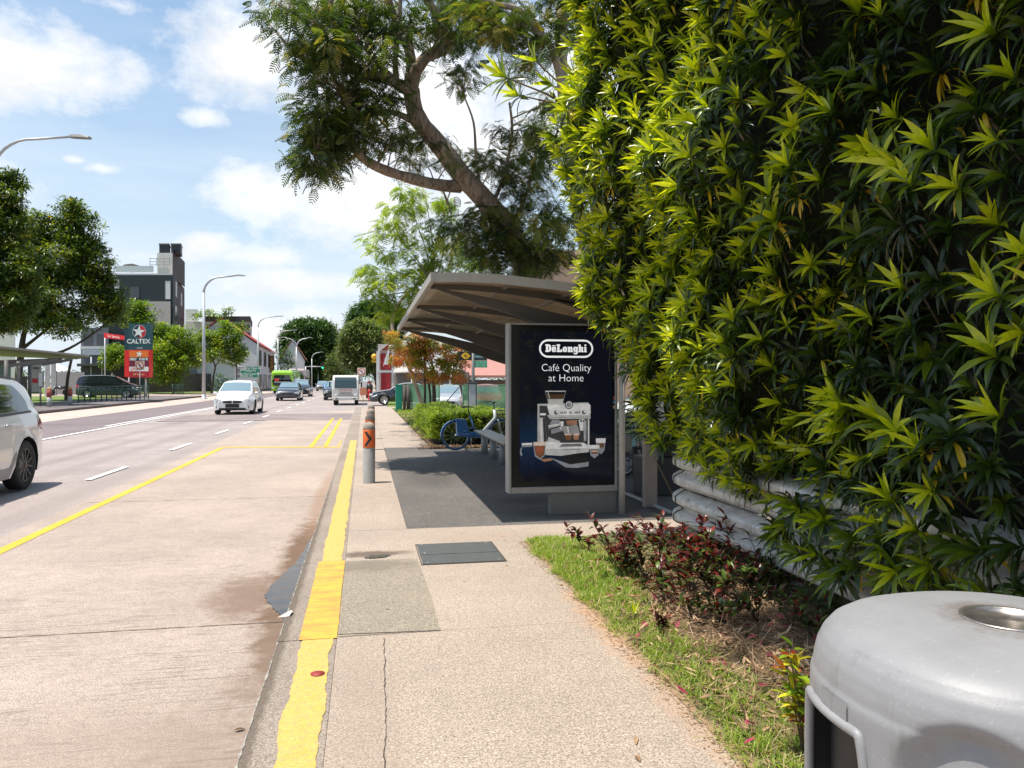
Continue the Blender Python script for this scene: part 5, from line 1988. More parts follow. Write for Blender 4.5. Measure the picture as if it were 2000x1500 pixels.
pinnate('foliage', cents, rads, 13, .32, bright_m, t3, (.1, .95), nl=6, special=0)
rebase(t3, (1.9, 26, 0))

# ---------------------------------------------------------------- orange-leaved little tree
t4 = thing('orange_tree', 'small tree with orange and yellow-green leaves by the green fence', 'tree', (0, 0, 0))
mb = MB()
for px, top in ((828, 748), (846, 750), (838, 742)):
    limb(mb, [P(px, 806, 28), P(px + 2, 770, 28), P(px + random.uniform(-12, 12), 700, 28)], .12 if px == 846 else .06, .03, 7)
mb.build('trunk', bark_dark, t4)
cents, rads = [], []
for px, py, rx, ry, n_ in ((800, 672, 36, 20, 28), (845, 690, 50, 28, 40), (885, 702, 28, 28, 18), (800, 700, 34, 24, 20), (845, 728, 45, 18, 18), (770, 655, 14, 12, 6), (895, 735, 16, 14, 6)):
    clump(px, py, rx, ry, n_, 28, 1.1, .26)
foliage('foliage', cents, rads, 80, .17, .05, orange_m, t4, (.05, .95), nseg=2, droop=40)
rebase(t4, (3.0, 28, 0))

# ---------------------------------------------------------------- the tree whose crown shades the bed and the near hedge
t5 = thing('shade_tree', 'tall tree behind the near hedge with its crown overhead, out of the picture', 'tree', (0, 0, 0))
mb = MB()
limb(mb, [(6.2, 2.2, -.1), (6.0, 2.3, 3), (5.2, 2.5, 6), (3.5, 2.6, 8), (1.4, 2.6, 8.8)], .30, .07, 10)
limb(mb, [(5.2, 2.5, 6), (4.4, 3.6, 7.4), (3.0, 4.2, 8.4)], .14, .05, 8)
mb.build('trunk', bark_m, t5)
cents, rads = [], []
for i in range(120):
    cents.append((random.uniform(-.25, 3.6), random.uniform(.6, 4.1), random.uniform(7.6, 9.2))); rads.append(.5)
pinnate('foliage', cents, rads, 24, .26, fern_m, t5, (.1, .8), nl=7)
rebase(t5, (6.2, 2.2, 0))

# ================================================================== vehicles
glass_m = bpy.data.materials.new('car_glass')
glass_m.use_nodes = True
nt = NT(glass_m.node_tree)
nt.n('ShaderNodeOutputMaterial', {'Surface': bsdf(nt, Base_Color=(.015, .022, .025), Roughness=.04, Specular_IOR_Level=.9, Coat_Weight=.6).outputs[0]})
screen_m = bpy.data.materials.new('windscreen_glass')
screen_m.use_nodes = True
nt = NT(screen_m.node_tree)
nt.n('ShaderNodeOutputMaterial', {'Surface': bsdf(nt, Base_Color=(.16, .24, .27), Roughness=.05, Specular_IOR_Level=1.0, Coat_Weight=1.0).outputs[0]})
tyre_m = M('tyre', (.018, .018, .018), .8)
rimd_m = M('rim_dark', (.03, .03, .032), .35, metal=.6)
rims_m = M('rim_silver', (.55, .55, .56), .3, metal=.8)
lamp_w = M('lamp_clear', (.75, .77, .78), .1, coat=.8)
lamp_r = M('lamp_red', (.45, .012, .02), .15, coat=.8)
trim_m = M('trim_black', (.018, .018, .02), .45)
chrome_m = M('chrome', (.7, .7, .7), .15, metal=1.0)
plate_m = M('plate_black', (.01, .01, .01), .5)

SHAPES = {
    'suv': dict(top=[(0, .60), (.012, .68), (.03, .76), (.075, .90), (.13, .965), (.25, .99), (.42, 1.0), (.55, .975), (.62, .90), (.725, .665), (.80, .64), (.92, .60), (.975, .53), (1, .42)], wsh=(.575, .715), rear=(.028, .095), side=(.12, .66), pill=(.375, .395)),
    'mpv': dict(top=[(0, .58), (.012, .68), (.03, .80), (.06, .93), (.12, .98), (.3, 1.0), (.5, .995), (.62, .95), (.70, .85), (.83, .655), (.90, .61), (.96, .55), (.985, .48), (1, .40)], wsh=(.64, .815), rear=(.025, .055), side=(.07, .76), pill=(.40, .42)),
    'sedan': dict(top=[(0, .52), (.01, .62), (.04, .685), (.12, .715), (.17, .735), (.27, .90), (.34, .975), (.45, 1.0), (.54, .985), (.60, .92), (.72, .70), (.80, .665), (.92, .60), (.975, .52), (1, .42)], wsh=(.57, .71), rear=(.18, .31), side=(.22, .66), pill=(.43, .448)),
    'hatch': dict(top=[(0, .56), (.012, .66), (.04, .75), (.10, .89), (.16, .96), (.3, 1.0), (.46, .995), (.56, .95), (.64, .85), (.75, .68), (.82, .645), (.92, .60), (.975, .53), (1, .42)], wsh=(.58, .74), rear=(.045, .12), side=(.13, .68), pill=(.39, .41)),
}


def car(label, cat, loc, rz, paint, Lc=4.5, W=1.82, H=1.5, shape='sedan', name='car', plate=True, glow=False, rim=None, group='cars on the road', clad=False, fine=False, plate_big=False):
    S = SHAPES[shape]
    t = thing(name, label, cat, loc, rz, group)
    hw0 = W / 2
    wr = .325 if H < 1.6 else .36
    yr, yf = Lc * .185, Lc * .81
    belt_h = .63 if shape != 'mpv' else .60
    tk = [a for a, _ in S['top']]
    tv = [b for _, b in S['top']]
    # smooth the outline
    uu = np.linspace(0, 1, 400)
    zz = np.interp(uu, tk, tv)
    ker = np.hanning(15); ker /= ker.sum()
    zs = np.convolve(np.pad(zz, 7, 'edge'), ker, 'valid')
    zs[:8] = zz[:8]; zs[-8:] = zz[-8:]

    def top(u): return float(np.interp(u, uu, zs)) * H
    def plan(u): return float(np.interp(u, [0, .008, .03, .08, .2, .8, .91, .96, .985, 1], [.76, .86, .93, .975, 1, 1, .975, .92, .84, .70])) * hw0
    def belt(u): return min(top(u) - .015, H * float(np.interp(u, [0, .1, .5, .75, .9, 1], [belt_h + .03, belt_h + .04, belt_h + .01, belt_h - .03, .52, .40])))
    def bot(u):
        y_ = u * Lc
        z = float(np.interp(u, [0, .03, .1, .9, .97, 1], [.30, .24, .20, .20, .20, .25])) * (1.0 if H < 1.6 else 1.1)
        for yw in (yr, yf):
            d_ = abs(y_ - yw)
            ra = wr + .055
            if d_ < ra:
                z = max(z, wr + math.sqrt(ra * ra - d_ * d_))
        return z

    nl, ng, nr_ = 9, 5, 5

    def low(u, k):
        b_, q_ = bot(u), belt(u)
        z = b_ + (q_ - b_) * k
        full = (z - .2) / max(.05, (q_ - .2))
        x_ = plan(u) * (.955 + .045 * math.sin(PI * min(1, max(0, full * .9 + .05))) - .035 * max(0, full - .8) / .2 - .02 * math.exp(-((full - .62) / .05) ** 2) * .6)
        # flared arches
        y_ = u * Lc
        for yw in (yr, yf):
            dd = math.hypot(y_ - yw, z - wr)
            x_ += .022 * math.exp(-((dd - wr - .06) / .05) ** 2)
        return x_, z

    def green(u, k):
        q_, tp = belt(u), top(u)
        x0 = low(u, 1.0)[0]
        lean = .30 * (tp - q_)
        return x0 - .02 * min(1, k * 6) - lean * k ** 1.25, q_ + (tp - q_ - .012) * k

    def roof(u, k):
        x0, z0_ = green(u, 1.0)
        crown = .035 + .02 * min(1, (top(u) - belt(u)) / .3)
        return x0 * (1 - k), z0_ + .012 + crown * (1 - (1 - k) ** 2) * .8

    us = sorted(set(list(np.linspace(0, .04, 8)) + list(np.linspace(.04, .96, 64)) + list(np.linspace(.96, 1, 9)) + [(yw + s_ * (wr + .0545)) / Lc for yw in (yr, yf) for s_ in (-1, 1)]))
    rows = []
    for u in us:
        half = [low(u, i / (nl - 1)) for i in range(nl)] + [green(u, (i + 1) / ng) for i in range(ng)] + [roof(u, (i + 1) / nr_) for i in range(nr_)]
        y_ = u * Lc - Lc / 2
        rows.append([(x_, y_, z) for x_, z in half] + [(-x_, y_, z) for x_, z in half[-2::-1]])
    mb = MB()
    mb.smooth = True
    mb.grid(rows)
    mb.poly(rows[0]); mb.poly(rows[-1])
    mb.smooth = False
    mb.mi = 1
    mb.grid([[r_[0], r_[-1]] for r_ in rows])
    body = mb.build('body', [paint, trim_m], t, auto=38)

    def patch(name, fn, u0, u1, k0, k1, mat, off=.006, sides=(1, -1), parent=t, taper=None, nu=14, nk=6, up=False):
        outs = []
        for s_ in sides:
            g_ = MB(); g_.smooth = True
            rr_ = []
            for i in range(nu + 1):
                u = u0 + (u1 - u0) * i / nu
                ka, kb = k0, k1
                if taper:
                    ka, kb = taper(i / nu, k0, k1)
                row = []
                for j in range(nk + 1):
                    x_, z = fn(u, ka + (kb - ka) * j / nk)
                    row.append((s_ * (x_ + (0 if up else off)), u * Lc - Lc / 2, z + (off if up else 0)))
                rr_.append(row)
            g_.grid(rr_)
            outs.append(g_.build(name, mat, parent))
        return outs

    # side glass in two lights with a pillar between
    s0, s1 = S['side']
    p0, p1 = S['pill']
    def tp_r(f, a, b_):
        return a, b_ * (1 - .55 * max(0, 1 - f / .28) ** 1.6)
    def tp_f(f, a, b_):
        return a, b_ * (1 - .85 * max(0, (f - .45) / .55) ** 1.2)
    patch('window', green, s0, p0, .10, .84, glass_m, taper=tp_r)
    patch('window', green, p1, s1, .10, .86, glass_m, taper=tp_f)
    if fine:
        patch('window_trim', green, s0 - .012, s1 + .01, .02, .085, trim_m, off=.008, nu=30, nk=2)
    # windscreen and rear screen across the car
    for nm, (a, b_), m_ in (('windscreen', S['wsh'], screen_m), ('rear_window', S['rear'], glass_m)):
        g_ = MB(); g_.smooth = True
        rr_ = []
        for i in range(13):
            u = a + (b_ - a) * i / 12
            row = []
            for j in range(17):
                s_ = -1 + 2 * j / 16
                k = 1 - abs(s_) * .93
                x_, z = roof(u, k)
                row.append((math.copysign(x_, s_), u * Lc - Lc / 2 + (.005 if nm == 'windscreen' else -.005), z + .006))
            rr_.append(row)
        g_.grid(rr_)
        g_.build(nm, m_, t)
    # lamps
    patch('headlight', low, .905, .985, .70, .93, lamp_w, off=.008, taper=lambda f, a, b_: (a + .12 * (1 - f), b_ - .05 * f))
    patch('tail_light', low, .006, .075, .66, .93, lamp_r, off=.008, taper=lambda f, a, b_: (a + .10 * f, b_ - .12 * f))
    if clad:
        patch('side_skirt', low, .27, .72, .0, .18, M('skirt', (.35, .34, .33), .5), off=.006)
    fy = Lc / 2
    zf = .40 * H
    # nose: grille, lower intake, number plate
    mb = MB()
    gw = W * .22
    for s_ in (-1, 1):
        mb.prism([(s_ * .03, zf - .10), (s_ * gw, zf - .085), (s_ * (gw + .03), zf + .01), (s_ * .03, zf + .03)][::s_], fy + .004, fy + .02, Matrix(((1, 0, 0, 0), (0, 0, 1, 0), (0, 1, 0, 0), (0, 0, 0, 1))))
    mb.build('grille', trim_m, t)
    mb = MB()
    mb.box((-W * .33, fy - .05, .235), (W * .33, fy + .012, .33))
    mb.build('air_intake', trim_m, t, bevel=.02)
    for s_ in (-1, 1):
        mb = MB()
        q0, q1 = low(.965, .12), low(.992, .30)
        mb.box((s_ * W * .36 - .09, fy - .22, .30), (s_ * W * .36 + .09, fy - .035, .43))
        mb.build('fog_light', trim_m, t, bevel=.03)
    # lamp blocks that read from the front
        mb = MB()
        mb.prism([(s_ * W * .27, zf + .02), (s_ * W * .37, zf - .02), (s_ * W * .455, zf + .10), (s_ * W * .44, zf + .14), (s_ * W * .28, zf + .075)][::s_], fy - .16, fy - .012, Matrix(((1, 0, 0, 0), (0, 0, 1, 0), (0, 1, 0, 0), (0, 0, 0, 1))))
        mb.build('headlight', lamp_w, t, bevel=.01)
    if plate:
        pw = .30 if plate_big else .22
        MB().box((-pw, fy + .012, .34 if plate_big else .36), (pw, fy + .026, .51 if plate_big else .46)).build('number_plate', plate_m if plate_big else M('plate_grey', (.10, .10, .10), .5), t)
    MB().box((-.24, -fy - .012, .55), (.24, -fy - .004, .66)).build('number_plate', plate_m, t)
    # mirrors, handles
    for s_ in (-1, 1):
        mb = MB()
        u = S['wsh'][1] - .02
        x_, z = green(u - .04, .15)
        mb.lathe([(.001, -.09), (.05, -.075), (.075, -.02), (.078, .03), (.06, .07), (.001, .08)], 14, (s_ * (x_ + .13), u * Lc - Lc / 2 - .12, z + .05), axis='X', sy=1)
        mb.build('wing_mirror', paint, t)
    if fine:
        for s_ in (-1, 1):
            for uh in (.30, .52):
                x_, z = low(uh, .86)
                mb = MB()
                mb.tube([(s_ * (x_ + .004), uh * Lc - Lc / 2 - .10, z), (s_ * (x_ + .035), uh * Lc - Lc / 2 - .06, z + .004), (s_ * (x_ + .035), uh * Lc - Lc / 2 + .06, z + .004), (s_ * (x_ + .004), uh * Lc - Lc / 2 + .10, z)], .013, 8)
                mb.build('door_handle', M('handle_chrome', (.5, .5, .5), .25, metal=.8), t)
            mb = MB()
            for ud in (p0 + .01, s1 + .02):
                pts = [low(ud, k) for k in np.linspace(.03, 1, 12)]
                mb.tube([(s_ * (x_ + .001), ud * Lc - Lc / 2, z) for x_, z in pts], .004, 4)
            mb.build('door_gap', trim_m, t)
            mb = MB()
            pts = [green(u, 1.0) for u in np.linspace(.12, .56, 12)]
            mb.tube([(s_ * (x_ - .03), u * Lc - Lc / 2, z + .035) for (x_, z), u in zip(pts, np.linspace(.12, .56, 12))], .014, 6)
            mb.build('roof_rail', trim_m, t)
    # wheels
    rm = rim or rims_m
    for s_ in (-1, 1):
        for yw in (yr, yf):
            xw = hw0 * .985
            c_ = (0, yw - Lc / 2, wr)
            w_ = MB().lathe([(wr * .62, s_ * (xw - .03)), (wr * .68, s_ * (xw - .005)), (wr * .92, s_ * (xw + .002)), (wr, s_ * (xw - .02)), (wr, s_ * (xw - .19)), (wr * .9, s_ * (xw - .22)), (.05, s_ * (xw - .22))], 32, c_, axis='X').build('wheel', tyre_m, t)
            mb = MB()
            mb.lathe([(wr * .70, s_ * (xw - .012)), (wr * .66, s_ * (xw - .001)), (wr * .60, s_ * (xw - .016)), (wr * .58, s_ * (xw - .07)), (.02, s_ * (xw - .075))], 32, c_, axis='X')
            mb.lathe([(.055, s_ * (xw - .06)), (.05, s_ * (xw - .010)), (.01, s_ * (xw - .006))], 14, c_, axis='X')
            for k in range(10 if fine else 5):
                a = 2 * PI * k / (10 if fine else 5) + .2
                mb.bar((s_ * (xw - .022), yw - Lc / 2, wr), (s_ * (xw - .014), yw - Lc / 2 + math.cos(a) * wr * .62, wr + math.sin(a) * wr * .62), .028 if fine else .05, .02, up=(1, 0, 0))
            mb.build('rim', rm, w_)
    return t


white_p = M('paint_white', (.74, .73, .70), .25, var=.02, coat=1.0)
pearl_p = M('paint_pearl', (.78, .76, .73), .22, metal=.0, var=.02, coat=1.0)
navy_p = M('paint_navy', (.015, .020, .035), .25, var=.02, coat=1.0)
black_p = M('paint_black', (.010, .012, .012), .2, var=.02, coat=1.0)
blue_p = M('paint_blue', (.05, .20, .45), .25, var=.02, coat=1.0)
silver_p = M('paint_silver', (.52, .53, .54), .28, metal=.5, var=.02, coat=.8)
red_p = M('paint_red', (.45, .02, .03), .25, var=.02, coat=.8)
grey_p = M('paint_grey', (.25, .26, .27), .25, metal=.4, var=.02, coat=.8)

car('pearl white SUV with dark rims at the left edge of the picture, nearest vehicle', 'car', (-5.80, 10.98, RZ), PI, pearl_p, 4.62, 1.86, 1.66, 'suv', rim=rimd_m, fine=True, clad=True)
car('white compact MPV coming towards the camera with a black number plate', 'car', (-6.02, 39.6, RZ), PI, white_p, 4.35, 1.80, 1.58, 'mpv', rim=rimd_m, fine=True, plate_big=True)
car('dark navy saloon behind the white MPV with bright headlights', 'car', (-5.95, 64.6, RZ), PI, navy_p, 4.6, 1.85, 1.43, 'sedan')
car('black people carrier following the navy saloon', 'car', (-6.2, 80.5, RZ), PI, black_p, 4.7, 1.86, 1.68, 'mpv')
car('blue saloon in the right lane behind the black people carrier', 'car', (-4.4, 103, RZ), PI, blue_p, 4.5, 1.8, 1.45, 'sedan')
car('silver car driving behind the blue saloon', 'car', (-3.6, 112, RZ), PI, silver_p, 4.4, 1.75, 1.5, 'hatch')
car('black car half hidden just behind the white lorry', 'car', (-2.4, 66, RZ), PI, black_p, 4.5, 1.8, 1.5, 'hatch')
car('grey hatchback farther back in the queue of cars', 'car', (-6.4, 122, RZ), PI, grey_p, 4.3, 1.78, 1.5, 'hatch')
car('white car far back near the traffic light', 'car', (-5.6, 142, RZ), PI, white_p, 4.4, 1.8, 1.5, 'sedan')
for (x_, y_, pm_, sh_, lb) in ((-6.3, 160, black_p, 'mpv', 'black car at the far end of the queue, left lane'), (-4.0, 133, navy_p, 'sedan', 'dark blue car far back in the right lane'), (-3.9, 176, silver_p, 'hatch', 'silver car at the very back of the queue, right lane')):
    car(lb, 'car', (x_, y_, RZ), PI, pm_, 4.4, 1.8, 1.5, sh_)
# pulling out of the side street on the right
q = G(722, 791, -.06)
car('black coupe nosing out of the side street behind the green gate post', 'car', (q.x + 2.3, q.y + .9, -.06), R(90 + 2), black_p, 4.6, 1.82, 1.38, 'sedan', group=None, rim=rims_m)
# car park beyond the green fence
q = P(882, 800, 41)
car('silver hatchback parked nose to the green fence', 'car', (q.x, q.y + 2, -.25), PI - .12, silver_p, 4.3, 1.75, 1.5, 'hatch', group='cars parked behind the green fence')
q = P(962, 800, 42)
car('red hatchback parked behind the green fence beside the bus stop pole', 'car', (q.x, q.y + 2, -.25), PI - .1, red_p, 4.3, 1.75, 1.5, 'hatch', group='cars parked behind the green fence')
q = P(1245, 800, 24)
car('white and red car glimpsed between the panel and the hedge', 'car', (q.x + 1.2, q.y + 1, -.2), R(90), white_p, 4.5, 1.8, 1.5, 'hatch', group='cars parked behind the green fence')
q = P(218, 780, 66)
car('black people carrier parked side-on behind the green railing', 'car', (q.x - .5, q.y + 1, -.02), R(-84), black_p, 4.9, 1.9, 1.95, 'mpv', group=None)

# ---------------------------------------------------------------- white lorry
def lorry():
    t = thing('lorry', 'small white lorry with red characters on its cab, facing the camera by the kerb', 'lorry', (-1.2, 51.6, RZ), PI)
    wp = M('lorry_white', (.62, .61, .57), .35, var=.1, coat=.3, dirt=.1)
    mb = MB(); mb.smooth = False
    prof = [(-.80, .45), (.86, .38), (.93, .55), (.93, 1.02), (.80, 1.62), (.60, 1.93), (-.70, 1.95), (-.80, 1.85)]
    rows = []
    for x_, k in ((-.86, .93), (-.83, 1.0), (.83, 1.0), (.86, .93)):
        rows.append([(x_ * (1.0 if z < 1.1 else (1 - .06 * (z - 1.1))), y_ * k + (.0), z if k == 1 else z * .985) for y_, z in prof])
    mb.grid(rows, closed=True)
    mb.poly(rows[0]); mb.poly(rows[-1])
    mb.build('cab', wp, t, bevel=.05)
    def fpt(x_, z, off=.012):
        y_ = np.interp(z, [.38, .55, 1.02, 1.62, 1.93], [.86, .93, .93, .80, .60])
        return (x_, float(y_) + off, z)
    g_ = MB()
    g_.grid([[fpt(x_ * (.70 - .03 * (z - 1.1)), z, .022) for x_ in (-1, 0, 1)] for z in (1.10, 1.35, 1.62, 1.80)])
    g_.build('windscreen', M('lorry_glass', (.035, .06, .065), .08, spec=.8), t)
    MB().box((-.80, .80, .33), (.80, .99, .52)).build('bumper', wp, t, bevel=.03)
    for s_ in (-1, 1):
        MB().box((s_ * .62 - .10, .90, .60), (s_ * .62 + .10, .962, .72)).build('headlight', lamp_w, t, bevel=.02)
        MB().box((s_ * .55 - .08, .98, .38), (s_ * .55 + .08, 1.0, .45)).build('fog_light', trim_m, t)
        MB().box((s_ * 1.00 - .05, .72, 1.15), (s_ * 1.00 + .05, .80, 1.50)).build('wing_mirror', trim_m, t, bevel=.02)
        for yw in (.15, -2.6):
            w_ = MB().lathe([(.15, s_ * .72), (.20, s_ * .76), (.33, s_ * .78), (.36, s_ * .75), (.36, s_ * .56), (.05, s_ * .55)], 24, (0, yw, .36), axis='X').build('wheel', tyre_m, t)
            MB().lathe([(.19, s_ * .765), (.16, s_ * .74), (.05, s_ * .75), (.04, s_ * .785), (.01, s_ * .785)], 20, (0, yw, .36), axis='X').build('rim', rims_m, w_)
    MB().box((-.24, .992, .37), (.24, 1.004, .47)).build('number_plate', M('plate_white', (.6, .6, .58), .5), t)
    mb = MB()
    mb.box((-.38, .935, .77), (.38, .95, .81)); 
    mb.build('grille', trim_m, t)
    MB().box((-.55, .935, .64), (.50, .95, .675)).build('grille', trim_m, t)
    mb = MB()
    for i in range(6):
        x_ = -.36 + i * .145
        for a, b_ in (((-.045, .05), (.045, .065)), ((-.045, -.01), (.045, .005)), ((-.045, -.07), (.045, -.055)), ((-.008, -.07), (.008, .07))):
            mb.box((x_ + a[0], .938, .97 + a[1]), (x_ + b_[0], .95, .97 + b_[1]))
    mb.build('lettering', M('lorry_red', (.60, .10, .05), .5), t)
    MB().box((-.80, -3.9, .55), (.80, -.86, .66)).build('chassis', trim_m, t)
    MB().box((-.84, -4.0, .662), (.84, -.90, 1.85)).build('cargo_box', M('cargo_grey', (.50, .50, .49), .5, dirt=.2), t, bevel=.02)


lorry()

# ---------------------------------------------------------------- green bus
def bus(label, loc, green_m, parked=False, H=4.2, Lb=11, face='green'):
    t = thing('bus', label, 'bus', loc, PI, 'buses')
    hw, z0 = 1.25, .35
    y1 = Lb / 2
    rows = []
    for y_, k, zt in ((-y1, .94, H - .15), (-y1 + .15, 1.0, H), (y1 - .5, 1.0, H), (y1 - .12, .985, H - .1), (y1, .93, H - .3)):
        sec = []
        for x_, z in ((-hw * k, z0), (-hw * k, z0 + (zt - z0) * .5), (-hw * k, zt - .25), (-hw * k + .1, zt - .06), (-hw * k + .3, zt), (0, zt + .03), (hw * k - .3, zt), (hw * k - .1, zt - .06), (hw * k, zt - .25), (hw * k, z0 + (zt - z0) * .5), (hw * k, z0)):
            sec.append((x_, y_, z))
        rows.append(sec)
    mb = MB(); mb.smooth = True
    mb.grid(rows, closed=True)
    mb.poly(rows[0]); mb.poly(rows[-1])
    mb.build('body', green_m, t, auto=40)
    mb = MB()
    mb.prism([(-1.06, 1.05), (-.5, .92), (.5, .92), (1.06, 1.05), (1.10, 1.6), (1.12, H - 1.35), (.9, H - .55), (-.9, H - .55), (-1.12, H - 1.35), (-1.10, 1.6)], y1 + .005, y1 + .03, Matrix(((1, 0, 0, 0), (0, 0, 1, 0), (0, 1, 0, 0), (0, 0, 0, 1))))
    mb.build('windscreen', glass_m, t, bevel=.02)
    MB().box((-.95, y1 + .032, H * .49), (.95, y1 + .045, H * .52)).build('divider', M('bus_white', (.7, .72, .7), .4), t)
    MB().box((.35, y1 + .034, H - 1.25), (.85, y1 + .047, H - .95)).build('destination_display', M('display_red', (.5, .04, .03), .4, emit=.3), t)
    for s_ in (-1, 1):
        MB().box((s_ * 1.0 - .14, y1 - .02, .62), (s_ * 1.0 + .14, y1 + .02, .78)).build('headlight', lamp_w, t, bevel=.02)
        MB().box((s_ * 1.262 - .004, -y1 + .8, 1.4), (s_ * 1.262 + .004, y1 - .9, 2.05)).build('window', glass_m, t)
        if H > 3.5:
            MB().box((s_ * 1.262 - .004, -y1 + .8, 2.6), (s_ * 1.262 + .004, y1 - .9, 3.4)).build('window', glass_m, t)
        MB().tube([(s_ * 1.2, y1, 2.3), (s_ * 1.42, y1 + .25, 2.2), (s_ * 1.42, y1 + .25, 1.8)], .05, 6).build('wing_mirror', trim_m, t)
        for yw in (y1 - 2.6, -y1 + 3):
            w_ = MB().lathe([(.3, s_ * 1.2), (.48, s_ * 1.24), (.5, s_ * 1.2), (.5, s_ * .9), (.1, s_ * .9)], 24, (0, yw, .5), axis='X').build('wheel', tyre_m, t)
            MB().lathe([(.3, s_ * 1.21), (.28, s_ * 1.16), (.02, s_ * 1.18)], 20, (0, yw, .5), axis='X').build('rim', rims_m, w_)
    return t


q = P(550, 780, 92)
bus('lime green single-deck bus behind the navy saloon', (q.x, q.y + 6, RZ), M('bus_green', (.30, .62, .02), .35, coat=.5), H=2.8)
q = P(594, 770, 118)
bus('grey and white bus with a pale red front beyond the green bus', (q.x - 1.2, q.y + 6, RZ), M('bus_pale', (.50, .40, .38), .4, coat=.4), H=3.4)

# ================================================================== buildings
def wall_mat(name, col, **k):
    return M(name, col, .8, var=.10, scale=1.2, dirt=k.get('dirt', .15), bump=.1, bscale=20)


win_dark = M('window_dark', (.03, .038, .045), .12, spec=.8)
win_frame = M('window_frame', (.10, .10, .11), .5)
win_white = M('window_white', (.62, .62, .62), .6)


def facade_windows(t, p0, p1, rects, off=.03, frame=win_frame, pane=win_dark, name='window'):
    """windows on the vertical wall from p0 to p1 (xy); rects = (s0, z0, s1, z1) in metres along the wall"""
    p0, p1 = Vector((p0[0], p0[1], 0)), Vector((p1[0], p1[1], 0))
    d = (p1 - p0).normalized()
    nrm = Vector((d.y, -d.x, 0))
    for s0, z0, s1, z1 in rects:
        mb = MB()
        fw = .06
        def bx(a0, b0, a1, b1, o0, o1, m=mb):
            a, b_ = p0 + d * a0, p0 + d * a1
            v = [a + nrm * o0, b_ + nrm * o0, b_ + nrm * o1, a + nrm * o1]
            m.add([Vector((q.x, q.y, b0)) for q in v] + [Vector((q.x, q.y, b1)) for q in v], [(3, 2, 1, 0), (4, 5, 6, 7), (0, 1, 5, 4), (1, 2, 6, 5), (2, 3, 7, 6), (3, 0, 4, 7)])
        bx(s0, z0, s0 + fw, z1, -.02, off + .03)
        bx(s1 - fw, z0, s1, z1, -.02, off + .03)
        bx(s0 + fw, z1 - fw, s1 - fw, z1, -.02, off + .03)
        bx(s0 + fw, z0, s1 - fw, z0 + fw, -.02, off + .03)
        if s1 - s0 > 1.1:
            mid = (s0 + s1) / 2
            bx(mid - .03, z0 + fw, mid + .03, z1 - fw, -.02, off + .025)
        w_ = mb.build(name, frame, t)
        g_ = MB()
        bx(s0 + fw, z0 + fw, s1 - fw, z1 - fw, -.02, off, g_)
        g_.build('pane', pane, w_)


def block(name, m, t, poly, z0, z1, bevel=0):
    return MB().prism(poly, z0, z1).build(name, m, t, bevel=bevel)


def PX(px, d):
    q_ = P(px, 743, d)
    return (q_.x, q_.y)


# ---- dark green office block with the white stair tower and water tanks
t = thing('office_block', 'dark blue-green office block with white stair tower and black roof tanks', 'building', (0, 0, 0))
dk_w = wall_mat('wall_dark_green', (.016, .030, .036))
dk_w2 = wall_mat('wall_dark_grey', (.05, .047, .047))
wh_w = wall_mat('wall_white', (.62, .60, .57))
a, b_, c_ = PX(200, 100), PX(338, 100), PX(360, 118)
dv = Vector((c_[0] - b_[0], c_[1] - b_[1]))
d4 = (a[0] + dv.x, a[1] + dv.y)
z = lambda py, d: 1.5 + (743 - py) / 1500 * d
block('wall', dk_w, t, [a, b_, c_, d4], -.3, z(537, 100))
# side wall in another grey, slightly proud
n_ = Vector((dv.y, -dv.x)).normalized() * .03
block('side_wall', dk_w2, t, [(b_[0] + n_.x, b_[1] + n_.y), (c_[0] + n_.x, c_[1] + n_.y), (c_[0] + n_.x * .02, c_[1] + n_.y * .02), (b_[0] + n_.x * .02, b_[1] + n_.y * .02)][::-1], -.3, z(532, 100))
block('parapet', wh_w, t, [PX(203, 100.3), PX(337, 100.3), PX(345, 106), PX(215, 106)], z(536.8, 100), z(533.5, 100))
ln = (Vector(b_) - Vector(a)).length
sc = ln / (338 - 200)
facade_windows(t, a, b_, [((px0 - 200) * sc, z(py1, 100), (px1 - 200) * sc, z(py0, 100)) for px0, py0, px1, py1 in ((222, 545, 233, 570),)], pane=win_white, frame=win_white)
facade_windows(t, a, b_, [((px0 - 200) * sc, z(py1, 100), (px1 - 200) * sc, z(py0, 100)) for px0, py0, px1, py1 in ((254, 560, 272, 582), (320, 608, 334, 634), (215, 600, 232, 620), (262, 604, 278, 622))])
facade_windows(t, a, b_, [((px0 - 200) * sc, z(py1, 100), (px1 - 200) * sc, z(py0, 100)) for px0, py0, px1, py1 in ((322, 548, 334, 585),)], pane=win_white, frame=win_frame)
block('light_panel', M('panel_pale', (.42, .38, .35), .8), t, [PX(283, 99.8), PX(333, 99.8), PX(333, 99.95), PX(283, 99.95)], z(640, 100), z(589, 100))
ln2 = dv.length
facade_windows(t, b_, c_, [(ln2 * f0, z(p1, 106), ln2 * f1, z(p0, 106)) for f0, f1, p0, p1 in ((.15, .3, 552, 584), (.6, .75, 562, 590), (.12, .3, 600, 634), (.6, .75, 612, 640))], off=.06)
